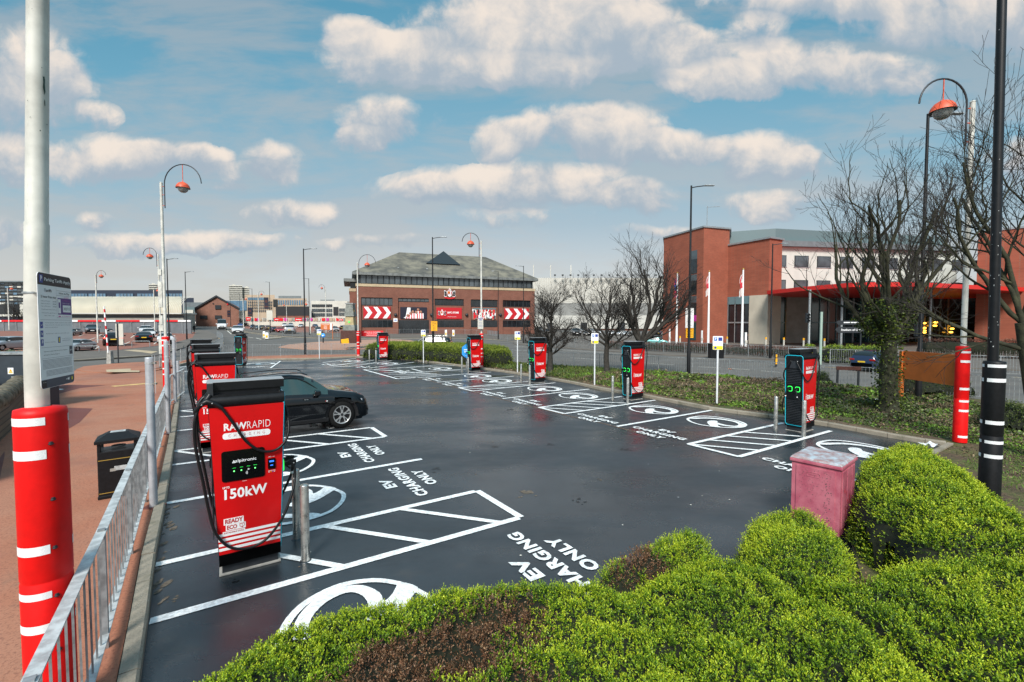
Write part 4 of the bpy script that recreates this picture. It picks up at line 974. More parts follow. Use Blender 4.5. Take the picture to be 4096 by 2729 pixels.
for _ in range(120): fleck('x', rn_.uniform(-.19,.19), .88-abs(rn_.gauss(0,.3)), rn_.uniform(.002,.007), rn_.uniform(.002,.006), 'paint_chip')
for _ in range(60): fleck('x', rn_.gauss(-.15,.03), rn_.uniform(.15,.88), rn_.uniform(.003,.008), rn_.uniform(.003,.008), 'paint_chip')
for _ in range(30): fleck('y', rn_.uniform(-.23,.23), rn_.uniform(.15,.88), rn_.uniform(.003,.009), rn_.uniform(.003,.010), 'paint_chip')
for _ in range(26): 
    x = rn_.choice((-.21,-.12,-.05,.05,.2))+rn_.gauss(0,.02); fleck('y', x, rn_.uniform(.12,.62), rn_.uniform(.006,.020), rn_.uniform(.015,.06), 'cab_red')
mb.build('paint_chips', cab)  # chipped paint flecks and red streaks on the cabinet faces

# tariff sign on the left post
sg = thing('parking_sign', 'tall white tariff board with black header strapped to the left white post', 'sign', (-3.40,3.17,.1), 0)
# board plane from photo points: left edge x 162..?, right edge x 283, seen obliquely
TL, TR, BR_, BLf = (155,1087), (283,1110), (287,1505), (175,1562)
Yl = 3.00; Yr = 3.42
zt = ZY(1086,Yl); zb = ZY(1560,Yl)
a = AT(155,Yl); b = AT(289,Yr); a = Vector((a.x,a.y,0)); b = Vector((b.x,b.y,0)); xd = (b-a).normalized(); wS = (b-a).length
Mo = Vector((-3.40,3.17,.1)); c_ = (a+b)/2-Vector((Mo.x,Mo.y,0)); hS = zt-zb; cz = (zt+zb)/2-.1
if True:
    nrm = xd.cross(Vector((0,0,1)))
    base = frame((c_.x,c_.y,cz), xd, (0,0,1))
    mb = MB(); mb.M = base; mb.prism(rrect(wS,hS,.03,5),-.003,.0,'sign_white'); mb.M = Matrix(); pan = mb.build('panel', sg)
    mb = MB(); Tm = lambda x, y, d=.0012: base@Matrix.Translation((x*wS/2, y*hS/2, d))
    mb.M = base
    def clipped(y0, y1, m, d=.0006):
        P = [q for q in rrect(wS-.004,hS-.004,.028,5)]; Q = _clip(_clip(P, lambda p: p[1]-y0*hS/2), lambda p: y1*hS/2-p[1]); mb.add([(x,y,d) for x, y in Q],[tuple(range(len(Q)))],m)
    clipped(.79,1,'sign_black'); clipped(-1,-.845,'sign_dark')
    B = lambda x, y, w, h, m, d=.0008: mb.add([((x-w/2)*wS/2,(y-h/2)*hS/2,d),((x+w/2)*wS/2,(y-h/2)*hS/2,d),((x+w/2)*wS/2,(y+h/2)*hS/2,d),((x-w/2)*wS/2,(y+h/2)*hS/2,d)],[(0,1,2,3)],m)
    B(-.80,.895,.20,.14,'sign_navy'); 
    for y, x0, x1 in ((.72,.05,1),(.635,.05,1),(.19,-.92,.95),(.23,.05,.95),(-.29,-.92,.95),(-.48,-.92,.95)): B((x0+x1)/2,y,x1-x0,.004,'sign_grey_text')
    B(.04,.5,.006,.56,'sign_grey_text')
    B(.54,.44,.86,.30,'sign_purple'); B(.20,.44,.17,.26,'sign_white',.0012); B(.20,.46,.09,.10,'sign_purple',.0016); B(.66,.40,.5,.13,'sign_white',.0012)
    B(.2,.255,.14,.02,'sign_magenta')
    for x, y, m in ((-.86,.10,'sign_navy'),(-.86,-.05,'sign_navy'),(-.86,-.2,'sign_navy'),(.12,-.17,'sign_navy')): B(x,y,.15,.11,m)
    B(.12,-.17,.07,.08,'sign_yellow',.0012); B(.84,-.375,.2,.15,'sign_dark')
    for i in range(8): B(.0,-.51-i*.021,1.75,.006,'sign_grey_text')
    for i in range(5): B(.1,-.70-i*.021,1.6,.006,'sign_grey_text')
    B(.85,-.91,.07,.06,'sign_yellow'); B(.5,-.91,.10,.012,'sign_white',.0012); B(-.82,-.92,.25,.12,'sign_black'); B(.62,-.91,.1,.04,'sign_white')
    mb.M = Matrix()
    def T(s, x, y, w, h, m='sign_grey_text', bold=.004, d=.002): mb.text(s, m, Tm(x,y,d), .1, bold, width=w*wS/2, height=h*hS/2)
    T('P',-.80,.895,.10,.09,'sign_white',.03); T('Parking Tariffs Apply',.14,.89,1.55,.075,'sign_white',.012)
    T('Tariffs',-.45,.70,.42,.05,'sign_black',.01); T('How to Pay',.52,.677,.66,.045,'sign_black',.01)
    T('2 hour free stay',-.42,.59,.86,.055,'sign_black',.008)
    for i, (l, r2) in enumerate((('Up to 4 hours','£4.00'),('Up to 12 hours','£8.00'),('Up to 24 hours','£10.00'))): T(l,-.60,.515-i*.045,.50,.022); T(r2,-.10,.515-i*.045,.2,.022)
    T('All tariffs include the first 2 free hours',-.42,.37,.86,.016); T('Parking tariffs apply 24 hours',-.42,.31,.82,.02); T('a day, 7 days a week',-.42,.265,.6,.02)
    T('302713',.66,.395,.42,.05,'sign_grey_text',.01); T('No parking charge',.62,.55,.46,.018,'sign_magenta'); T('scan or pay',.62,.5,.46,.014,'sign_white'); T('#CUSTOMERFIRST',.62,.255,.6,.014,'sign_magenta'); T('THE PROPER',.64,.61,.3,.012,'sign_magenta'); T('PARTNERS',.64,.592,.3,.012,'sign_magenta')
    T('Hotel guests must report to the hotel',.1,.14,1.55,.018); T('reception with their full, correct vehicle registration in order to obtain a',.1,.10,1.6,.018); T('permit to pay a discounted rate',-.32,.06,.72,.018)
    T('Blue Badge holders - tariffs and all terms & conditions apply',.05,-.05,1.4,.018); T('Park within marked bays',-.42,-.2,.6,.018); T('No parking on yellow lines/hatched',.6,-.15,.66,.014); T('areas/obstructions/zones',.56,-.185,.56,.014)
    T('P',-.86,-.2,.07,.07,'sign_white',.03); T('b',-.86,-.05,.06,.06,'sign_white',.03); T('✓',-.86,.10,.08,.04,'sign_white',.03)
    T('Failure to comply with the terms & conditions',-.1,-.36,1.4,.024,'sign_black'); T('will result in a Parking Charge of:',-.36,-.42,.92,.024,'sign_black'); T('BPA',.84,-.375,.15,.03,'sign_white')
    T('Parking',.62,-.885,.2,.012,'sign_white'); T('Management',-.82,-.89,.18,.01,'sign_white')
    mb.build('lettering', pan)
    for z in (2.25+.92, 1.62+.38):
        mb = MB(); mb.lathe([(.068,z-.008),(.070,z),(.068,z+.008)],'galv',n=20); mb.box((.045,-.055,z),(.09,.012,.012),'galv',R(-50)); mb.build('strap', sg)

# ------------------------------------------------------------------ foliage helpers
def leaf_mat(name, rough=.5):
    m = mat(name, (.1,.15,.02), rough, attr=True, spec=.3); return m
leaf_mat('leaves'); leaf_mat('dry_leaves', .8)
mat('hedge_core', (.008,.011,.003), .95, n=(12,.5), space='W'); mat('bark', (.034,.030,.025), .9, n=(7,.4), bump=(30,.01)); mat('bark_green', (.036,.036,.018), .9, n=(5,.5,6), bump=(30,.01)); mat('twig_bark', (.024,.019,.016), .85)
def leaves_mesh(name, P, D, size, col, parent=None, m='leaves', aspect=.5, fold=.0, rng=None):
    """one diamond leaf per row: P positions, D leaf directions (unit), col colours"""
    rng = rng or np.random.default_rng(1); n = len(P)
    r = rng.normal(size=(n,3)); s = np.cross(D, r); s /= np.linalg.norm(s,axis=1,keepdims=True)+1e-9
    L = np.asarray(size).reshape(-1,1)*np.ones((n,1)); Wd = L*aspect*.5
    v = np.empty((n,4,3)); v[:,0] = P; v[:,1] = P+D*L*.5+s*Wd; v[:,2] = P+D*L; v[:,3] = P+D*L*.5-s*Wd
    me = bpy.data.meshes.new(name); me.vertices.add(n*4); me.loops.add(n*4); me.polygons.add(n)
    me.vertices.foreach_set('co', v.reshape(-1)); me.loops.foreach_set('vertex_index', np.arange(n*4, dtype=np.int32))
    me.polygons.foreach_set('loop_start', np.arange(0,n*4,4,dtype=np.int32)); me.polygons.foreach_set('loop_total', np.full(n,4,dtype=np.int32))
    at = me.color_attributes.new('Col','FLOAT_COLOR','POINT'); c4 = np.ones((n,4,4)); c4[:,:,:3] = col[:,None,:]; at.data.foreach_set('color', c4.reshape(-1))
    me.materials.append(MATS[m]); me.update(); me.validate()
    o = bpy.data.objects.new(name, me); COL.objects.link(o)
    if parent: o.parent = parent
    return o
def vnoise(x, y, sc, seed=0):
    """smooth value noise, numpy"""
    x = np.asarray(x)*sc+seed*17.3; y = np.asarray(y)*sc+seed*9.1; xi = np.floor(x); yi = np.floor(y); fx = x-xi; fy = y-yi; fx = fx*fx*(3-2*fx); fy = fy*fy*(3-2*fy)
    h = lambda a, b: np.modf(np.abs(np.sin(a*127.1+b*311.7)*43758.5453))[0]
    return (h(xi,yi)*(1-fx)+h(xi+1,yi)*fx)*(1-fy)+(h(xi,yi+1)*(1-fx)+h(xi+1,yi+1)*fx)*fy
def pdist(X, Y, poly):
    """distance inside a polygon (positive) for arrays of points"""
    d = np.full(X.shape, 1e9); ins = np.zeros(X.shape, bool); n = len(poly)
    for i in range(n):
        ax, ay = poly[i][0], poly[i][1]; bx, by = poly[(i+1)%n][0], poly[(i+1)%n][1]
        ex, ey = bx-ax, by-ay; t = np.clip(((X-ax)*ex+(Y-ay)*ey)/(ex*ex+ey*ey+1e-12),0,1)
        d = np.minimum(d, np.hypot(X-ax-t*ex, Y-ay-t*ey))
        c = ((ay > Y) != (by > Y)) & (X < (bx-ax)*(Y-ay)/((by-ay) if abs(by-ay) > 1e-12 else 1e-12)+ax); ins ^= c
    return np.where(ins, d, -d)
def hedge(label, poly, H, cat='hedge', name='clipped_shrub', sprig=1.0, dens=900, leaf=.022, edge=.35, brown=(), seed=1, z0=.09, group=None, greens=None, lump=.10, nper=9, spr=1.0):
    rng = np.random.default_rng(seed); xs = [p[0] for p in poly]; ys = [p[1] for p in poly]
    x0, x1, y0, y1 = min(xs), max(xs), min(ys), max(ys)
    def hf(X, Y):
        d = pdist(X, Y, poly); f = np.clip(d/edge, 0, 1); base = H*np.sqrt(np.clip(1-(1-f)**2.2, 0, 1))
        l = lump*(vnoise(X,Y,2.2,seed)+.6*vnoise(X,Y,5.5,seed+1)-.8)+lump*.75*(vnoise(X,Y,14,seed+2)-.5)
        return np.where(d > 0, np.maximum(0.02, base+l*f), 0), d
    t = thing(name, label, cat, (0,0,z0), 0, group)
    # dark twiggy core
    st = max(.06, (x1-x0)/150); nx = int((x1-x0)/st)+2; ny = int((y1-y0)/st)+2
    gx, gy = np.meshgrid(np.linspace(x0-st,x1+st,nx), np.linspace(y0-st,y1+st,ny), indexing='ij'); h, d = hf(gx, gy)
    hc = np.maximum(h-.055-leaf*2.2, 0); ok = d > .03; idx = -np.ones((nx,ny), int); vs = []; fs = []
    for i in range(nx):
        for j in range(ny):
            if ok[i,j]: idx[i,j] = len(vs); vs.append((gx[i,j],gy[i,j],hc[i,j] if d[i,j] > st else 0))
    for i in range(nx-1):
        for j in range(ny-1):
            q = (idx[i,j],idx[i+1,j],idx[i+1,j+1],idx[i,j+1])
            if min(q) >= 0: fs.append(q)
    mb = MB(); mb.add(vs, fs, 'hedge_core', True); mb.build('branches', t)
    # sprigs on the surface
    A = (x1-x0)*(y1-y0); N = int(A*dens*3)
    X = rng.uniform(x0,x1,N); Y = rng.uniform(y0,y1,N); h, d = hf(X,Y); e = .02
    hx, _ = hf(X+e,Y); hy, _ = hf(X,Y+e); gxx = (hx-h)/e; gyy = (hy-h)/e; sa = np.sqrt(1+gxx**2+gyy**2)
    keep = (d > 0) & (rng.uniform(0,3,N) < np.minimum(sa*1.15,3.0)); X, Y, h, gxx, gyy, sa, d = [q[keep] for q in (X,Y,h,gxx,gyy,sa,d)]
    n = len(X); nrm = np.stack([-gxx/sa,-gyy/sa,1/sa],1)
    side = np.clip(1-1/sa,0,1)
    zz = h-rng.uniform(0,1,n)*side*.0
    # spread along steep walls
    zz = np.where(sa > 2.2, rng.uniform(.05,1,n)*np.maximum(h,.1), zz)
    dirs = nrm*.75+np.array([0,0,.55])+rng.normal(size=(n,3))*.42; dirs /= np.linalg.norm(dirs,axis=1,keepdims=True)
    sl = rng.uniform(.6,1.5,n)*.07*sprig; tip = rng.uniform(0,1,n)
    B = np.stack([X,Y,zz],1)-nrm*(.03+rng.uniform(0,.06,n)[:,None])*sprig
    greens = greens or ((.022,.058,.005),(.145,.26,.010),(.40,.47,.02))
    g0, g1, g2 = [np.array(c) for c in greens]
    br = np.zeros(n)
    for (bx, by, brr, bs) in brown:
        w = 1-np.hypot((X-bx),(Y-by))/brr+.9*(vnoise(X,Y,5,seed+5)-.5); br = np.maximum(br, np.clip(w*2.2,0,1)*bs)
    isb = rng.uniform(0,1,n) < br
    Ps = []; Ds = []; Cs = []; Ss = []
    patch = vnoise(X,Y,3.1,seed+8)*.5+vnoise(X,Y,9,seed+9)*.5
    for k in range(nper):
        f = (k+.5)/nper; p = B+dirs*(sl*f)[:,None]
        a = rng.normal(size=(n,3)); a -= dirs*np.sum(a*dirs,1,keepdims=True); a /= np.linalg.norm(a,axis=1,keepdims=True)+1e-9
        dd = dirs*(.35+.65*f)+a*(1.0-.45*f)*spr; dd /= np.linalg.norm(dd,axis=1,keepdims=True)
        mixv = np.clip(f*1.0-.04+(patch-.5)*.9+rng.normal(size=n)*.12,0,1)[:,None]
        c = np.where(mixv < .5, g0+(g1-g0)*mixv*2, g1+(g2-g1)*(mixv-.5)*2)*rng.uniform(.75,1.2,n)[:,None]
        bc = (np.array([.10,.045,.022])+(rng.uniform(0,1,n)**4)[:,None]*np.array([.12,.10,.06]))*rng.uniform(.3,2.0,n)[:,None]
        c = np.where(isb[:,None], bc, c)
        kp = ~(isb & (rng.uniform(0,1,n) < .35))
        Ps.append(p[kp]); Ds.append(dd[kp]); Cs.append(c[kp]); Ss.append((leaf*rng.uniform(.7,1.25,n)*(1-.25*f))[kp])
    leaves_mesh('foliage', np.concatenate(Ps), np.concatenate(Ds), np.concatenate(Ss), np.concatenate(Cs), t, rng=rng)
    return t
# foreground bushes: outlines on the plane of their tops, then grown to the ground
hp = lambda pts, z=.72: [tuple(G(x*1.7408,y*1.7408,z=z)[:2]) for x, y in pts]
hA = hp([(350,1640),(415,1572),(480,1530),(565,1480),(660,1435),(760,1395),(900,1365),(1080,1352),(1250,1348),(1350,1335),(1420,1345)])+hp([(1600,1262),(1770,1320),(1960,1415),(2170,1545),(2300,1680)])+[(2.35,1.15),(1.2,.95),(-1.2,.95),(-2.0,1.7)]
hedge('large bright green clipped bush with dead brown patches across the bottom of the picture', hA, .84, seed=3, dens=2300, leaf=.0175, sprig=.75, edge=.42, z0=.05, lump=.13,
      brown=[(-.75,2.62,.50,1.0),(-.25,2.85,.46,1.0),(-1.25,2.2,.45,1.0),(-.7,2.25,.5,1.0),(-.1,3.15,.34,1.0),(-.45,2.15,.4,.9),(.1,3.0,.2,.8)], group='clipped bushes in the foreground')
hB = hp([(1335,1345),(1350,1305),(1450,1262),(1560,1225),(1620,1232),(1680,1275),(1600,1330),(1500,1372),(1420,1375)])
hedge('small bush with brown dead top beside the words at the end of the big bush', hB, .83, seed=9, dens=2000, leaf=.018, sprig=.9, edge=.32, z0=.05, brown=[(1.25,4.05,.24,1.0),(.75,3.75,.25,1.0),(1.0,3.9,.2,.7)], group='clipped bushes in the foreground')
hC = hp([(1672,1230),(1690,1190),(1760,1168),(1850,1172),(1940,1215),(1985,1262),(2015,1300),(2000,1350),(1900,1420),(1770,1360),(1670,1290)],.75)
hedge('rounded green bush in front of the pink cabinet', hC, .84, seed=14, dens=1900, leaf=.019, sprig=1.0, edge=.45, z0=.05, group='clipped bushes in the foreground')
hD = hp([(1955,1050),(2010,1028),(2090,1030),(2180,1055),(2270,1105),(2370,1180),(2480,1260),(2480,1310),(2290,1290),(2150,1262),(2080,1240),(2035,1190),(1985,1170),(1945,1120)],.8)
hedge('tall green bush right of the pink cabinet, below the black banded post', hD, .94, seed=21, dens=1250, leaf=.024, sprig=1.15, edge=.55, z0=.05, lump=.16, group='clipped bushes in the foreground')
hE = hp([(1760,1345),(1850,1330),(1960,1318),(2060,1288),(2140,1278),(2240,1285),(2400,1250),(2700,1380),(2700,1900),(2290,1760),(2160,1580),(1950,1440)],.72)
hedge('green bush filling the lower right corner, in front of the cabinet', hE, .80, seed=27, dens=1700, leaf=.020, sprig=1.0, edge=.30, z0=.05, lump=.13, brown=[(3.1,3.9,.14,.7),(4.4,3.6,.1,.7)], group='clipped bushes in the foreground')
# far hedge behind the chargers
fb = [(1448,1434),(1560,1440),(1700,1449),(1830,1463),(1960,1478),(2030,1474),(2052,1460),(1990,1448),(1900,1425),(1750,1418),(1560,1418),(1450,1424)]
fp = [tuple(G(x,y)[:2]) for x, y in fb]
fp = [tuple(G(*q,z=0)[:2]) for q in [(1448,1436),(1560,1441),(1700,1450),(1830,1462),(1960,1476),(2040,1472),(2056,1460)]]+[(-0.5,36.5),(-4.5,42.0),(-9.5,45.0),(-13.6,44.6)]
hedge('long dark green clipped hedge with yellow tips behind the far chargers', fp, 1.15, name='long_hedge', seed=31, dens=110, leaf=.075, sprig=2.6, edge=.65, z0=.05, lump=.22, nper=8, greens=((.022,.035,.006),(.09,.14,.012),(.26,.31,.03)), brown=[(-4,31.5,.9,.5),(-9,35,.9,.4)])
# ------------------------------------------------------------------ bare trees
def grow(rng, p, d, r, L, lvl, maxl, out, up=.35, wob=.16, twig=1.0, split=3, rmin=.0035):
    """one branch as a polyline of (points, radii); side shoots recurse"""
    n = max(3, int(L/(.28 if lvl < 2 else .16))); st = L/n; pts = [p.copy()]; rad = [r]; q = p.copy(); dd = d.copy()
    tip = max(rmin, r*(.45 if lvl < 2 else .3))
    for i in range(n):
        dd = (dd+Vector((rng.gauss(0,wob),rng.gauss(0,wob),rng.gauss(0,wob*.6)+up*st*.9))).normalized(); q = q+dd*st
        pts.append(q.copy()); rad.append(r+(tip-r)*(i+1)/n)
    out[min(lvl,3)].append((pts, rad))
    if lvl >= maxl: return
    nk = {0:split+3, 1:6, 2:6, 3:5, 4:4}.get(lvl, 3); nk = max(2, int(nk*twig)) if lvl >= 2 else nk
    for k in range(nk):
        f = .28+.72*(k+rng.random()*.6)/nk; i = min(n-1, int(f*n)); base = pts[i]; ax = (pts[i+1]-pts[i]).normalized()
        o = ax.orthogonal().normalized(); o.rotate(Matrix.Rotation(rng.uniform(0,6.283) if lvl else k*2.4+rng.random(), 3, ax))
        an = R(rng.uniform(28,55) if lvl else rng.uniform(35,60)); nd = (ax*math.cos(an)+o*math.sin(an)+Vector((0,0,.12))).normalized()
        grow(rng, base, nd, max(rmin, rad[i]*rng.uniform(.5,.68)), L*rng.uniform(.46,.70)*(1.15-.35*f), lvl+1, maxl, out, up*1.1, wob*1.05, twig, split, rmin)
def tree(label, base, H, trunk_r, fork_z, limbs, seed, maxl=4, twig=1.0, lean=(0,0), bark='bark', ivy=None, up=.35, rmin=.004, group='bare trees beside the lot', limb_r=.55):
    rng = random.Random(seed); t = thing('bare_tree', label, 'tree', (base[0],base[1],base[2]), 0, group); out = {0:[],1:[],2:[],3:[]}
    top = Vector((lean[0],lean[1],fork_z)); tp = [Vector((0,0,-.1)),Vector((0,0,.05)),Vector((0,0,.3)),top*.5+Vector((rng.gauss(0,.03),0,0)),top]
    for (dx, dy, dz, L, f) in limbs:
        s = top*f; grow(rng, s, Vector((dx,dy,dz)).normalized(), trunk_r*limb_r*(1.1-.25*(1-f)), L, 1, maxl, out, up, .13, twig, 3, rmin)
    mb = MB(); mb.tube(tp, [trunk_r*1.7,trunk_r*1.35,trunk_r*1.08,trunk_r,trunk_r*.8], bark, 12)
    for l in (0,1):
        for pts, rad in out[l]: mb.tube(pts, rad, bark, 8)
    mb.build('trunk', t)
    mb = MB()
    for l in (2,3):
        for pts, rad in out[l]: mb.tube(pts, rad, bark if l == 2 else 'twig_bark', 5 if l == 2 else 3, cap=False)
    mb.build('crown', t)
    if ivy:
        nr = np.random.default_rng(seed); P = []; D = []
        segs = [(tp[i],tp[i+1],trunk_r) for i in range(1,4)]
        for pts, rad in out[1][:ivy[1]]:
            for a, b, r in zip(pts[:ivy[2]], pts[1:], rad): segs.append((a,b,r))
        for a, b, r in segs:
            L = (b-a).length; n = int(ivy[0]*L); ax = (b-a).normalized(); o1 = ax.orthogonal().normalized(); o2 = ax.cross(o1)
            for _ in range(n):
                th = rng.uniform(0,6.283); nn = o1*math.cos(th)+o2*math.sin(th); q = a+(b-a)*rng.random()+nn*(r+abs(rng.gauss(.03,.07))); P.append(q[:]); dd = (nn*.6+Vector((rng.gauss(0,.5),rng.gauss(0,.5),rng.gauss(-.2,.5)))).normalized(); D.append(dd[:])
        n = len(P); c = np.array([.022,.040,.008])+nr.uniform(0,1,(n,1))**3*np.array([.14,.17,.015])
        leaves_mesh('ivy', np.array(P), np.array(D), nr.uniform(.045,.085,n), c, t, aspect=.85, rng=nr)
    return t
g_ = G(2200,1493); tree('first bare tree, small and round crowned, behind the charger next to the hedge', (g_.x,g_.y,.08), 7, .17, 1.5,
    [(-.9,-.2,.75,2.0,.9),(.9,.1,.8,2.0,1),(-.3,.3,1.4,2.9,1),(.35,-.2,1.5,2.8,1),(.1,-.9,.8,1.7,.8),(-.8,.5,.55,1.8,.75),(.9,-.4,.45,1.7,.7),(.05,.1,2,3.2,1),(-1,0,.25,1.6,.9)], 4, 4, 1.2, (0,0), 'bark', rmin=.006, up=.26, limb_r=.40)
g_ = G(2427,1498); tree('second bare tree with a stout single trunk, between the charger and the white sign post', (g_.x,g_.y,.08), 7.5, .16, 1.9,
    [(-1,.1,.7,2.3,1),(.95,0,.55,2.3,.78),(-.4,.2,1.4,3.2,1),(.4,.1,1.5,3.1,1),(.1,-.8,.9,2.2,.9),(-.9,-.4,.5,2.1,.85),(.9,.4,.9,2.3,1),(0,.1,2,3.4,1)], 12, 4, 1.15, (0,0), 'bark', rmin=.006, up=.26, limb_r=.42)
g_ = AT(2548,25.5); tree('third bare tree, tallest of the group, spreading from a low fork', (g_.x,g_.y,.08), 9.5, .26, 1.9,
    [(-1,.1,.75,2.8,1),(1,.0,.8,3.4,1),(-.35,.2,1.4,3.6,1),(.5,0,1.3,4.0,1),(.95,.3,.45,3.0,1),(.15,.1,2,4.3,1),(-.8,-.3,1.0,2.9,1),(.75,-.3,1.1,3.8,1)], 25, 4, 1.15, (.25,0), 'bark', rmin=.0055, up=.38, limb_r=.42)
g_ = G(3553,1662); tree('big bare tree with ivy clad trunk, left of the orange board', (g_.x,g_.y,.08), 9, .25, 2.45,
    [(-1,.1,.40,4.0,.95),(-.85,.2,.95,4.4,1),(-.45,-.2,1.4,4.6,1),(0,.2,1.8,4.8,1),(.5,0,1.3,4.3,1),(.9,-.1,.8,3.6,1),(1,.2,.55,2.8,.95),(-.6,-.8,.9,3.2,1.0),(.6,-.8,1.0,3.2,1.0)], 41, 5, .66, (-.05,0), 'bark_green', ivy=(480,8,5), rmin=.0045, up=.60, limb_r=.32)
tree('dark leaning bare tree cut by the right edge, branches crossing the black post', (11.6,9.6,.08), 9, .15, 3.0,
    [(-.9,.1,.75,3.2,1),(-.5,.3,1.4,3.8,1),(-1,.4,.30,2.4,.8),(.1,0,1.8,3.9,1),(.6,.2,1.2,3.0,1),(-.7,-.1,1.3,3.6,.95)], 57, 4, 1.0, (-.42,.1), 'bark_green', rmin=.0035, up=.40, limb_r=.32)
tree('twiggy tree before the glass building at the far left', tuple(AT(70,92))[:2]+(.9,), 9, .2, 1.5, [(-.8,0,.9,3.5,1),(.8,0,.9,3.5,1),(0,0,1.5,4.2,1),(.4,.3,1.4,3.6,1),(-.4,-.3,1.4,3.6,1)], 77, 3, 1.3, rmin=.02, group='bare trees in the distance')

# ------------------------------------------------------------------ weeds, grass and brambles on the verge
def scatter_verge(name, label_kind, N, poly, size, hmax, cols, seed, clump, asp=.7, upw=.3, m='leaves', thr=.0, fade=None):
    rng = np.random.default_rng(seed); xs = [p[0] for p in poly]; ys = [p[1] for p in poly]
    X = rng.uniform(min(xs),max(xs),N*3); Y = rng.uniform(min(ys),max(ys),N*3); d = pdist(X,Y,poly); c = vnoise(X,Y,clump,seed)*.6+vnoise(X,Y,clump*2.7,seed+1)*.4
    k = (d > 0) & (c > thr+rng.uniform(-.12,.12,N*3)) & (rng.uniform(0,1,N*3) < np.clip(14/np.maximum(Y,1),.12,1)*1.2); X, Y, d, c = X[k][:N], Y[k][:N], d[k][:N], c[k][:N]; n = len(X)
    h = hmax*np.clip((c-thr)*2.2,0,1)*np.clip(d/.5,.1,1); Z = .09+rng.uniform(0,1,n)**.6*h; sc = np.clip(Y/9,1,3.2)
    D = rng.normal(size=(n,3)); D[:,2] = np.abs(D[:,2])*upw+.1; D /= np.linalg.norm(D,axis=1,keepdims=True)
    cc = np.array(cols); c2 = cc[rng.integers(0,len(cc),n)]*rng.uniform(.5,1.5,(n,1))
    o = leaves_mesh(name, np.stack([X,Y,Z],1), D, size*sc*rng.uniform(.6,1.3,n), c2, None, m, asp, rng=rng); o['kind'] = 'stuff'; return o
kl = [lotf[i] for i in range(12,21)]
vpoly = [p+Vector((.5,.6,0)) for p in kl]+[Vector((12.5,9.0,0)),Vector((16,9,0))]+[p-Vector((.15,.25,0)) for p in GP([(3760,1590),(3490,1560),(3086,1528),(2918,1510),(2770,1503),(2634,1494)])]
vpoly = [(p.x,p.y) for p in vpoly]
G1 = [(.075,.12,.022),(.05,.08,.02),(.13,.19,.03),(.035,.055,.015),(.11,.11,.045),(.10,.10,.06)]
B1 = [(.17,.115,.07),(.10,.07,.045),(.26,.19,.12),(.07,.06,.04)]
scatter_verge('bramble', '', 75000, vpoly, .048, .42, G1, 3, .55, .75, .35, thr=.46)
scatter_verge('dead_bramble', '', 34000, vpoly, .055, .30, B1, 5, .8, .22, .5, m='dry_leaves', thr=.35)
scatter_verge('bright_weeds', '', 34000, vpoly, .05, .20, [(.12,.22,.02),(.16,.27,.03),(.08,.16,.02)], 8, .9, .6, .5, thr=.48)
gpoly = [(p.x,p.y) for p in [lotf[9]+Vector((.6,.8,0)),lotf[11]+Vector((.5,.7,0)),lotf[13]+Vector((.5,.6,0)),lotf[14]+Vector((.6,.7,0))]+GP([(2700,1500),(2634,1497),(2398,1482),(2200,1470),(2080,1461)])]
scatter_verge('grass', '', 26000, gpoly, .07, .10, [(.08,.13,.02),(.05,.09,.018),(.12,.14,.035)], 12, .7, .14, 1.6, thr=.28)
gp2 = [(8.6,8.6),(11.5,10.6),(16,10),(22,6),(14,2),(8.4,5.6),(8.0,7.2)]
scatter_verge('grass', '', 26000, gp2, .07, .08, [(.09,.18,.02),(.06,.12,.018),(.13,.20,.03)], 14, .8, .14, 1.6, thr=.30)
scatter_verge('fallen_leaves', '', 7000, [(9.2,7.2),(10.3,10.6),(13.0,10.8),(18,8),(14,2),(8,3.6)], .045, .03, B1, 16, .8, .6, .2, m='dry_leaves', thr=.35)
# trampled twigs under the kerb edge
dl = [(p.x,p.y) for p in [lotf[i]+Vector((.15,.15,0)) for i in range(9,21)]+[lotf[i]+K*.0+Vector((.9,.8,0)) for i in range(20,8,-1)]]
scatter_verge('fallen_leaves', '', 9000, dl, .04, .02, B1, 18, 1.2, .5, .2, m='dry_leaves', thr=.15)
# low shrubs at the foot of the orange board
for i, (x, y, r, h, lb) in enumerate([(3650,1590,.9,.95,'dark low conifer under the left end of the orange board'),(3790,1590,.8,.8,'dark spreading shrub behind the red sleeve'),(4050,1720,.9,.6,'grey green juniper at the right edge beyond the black post'),(3300,1480,.0,.0,''),(3270,1545,.6,.6,'scrubby bramble mound at the foot of the street name plate')]):
    if r <= 0: continue
    p = G(x,y); hedge(lb, [(p.x+r*math.cos(a*.628)*(1+.2*math.sin(a*3)), p.y+r*math.sin(a*.628)) for a in range(10)], h, 'shrub', 'low_shrub', 2.2, 260, .05, r*.8, seed=50+i, greens=((.012,.022,.008),(.035,.06,.014),(.10,.13,.03)), lump=.25, nper=7)

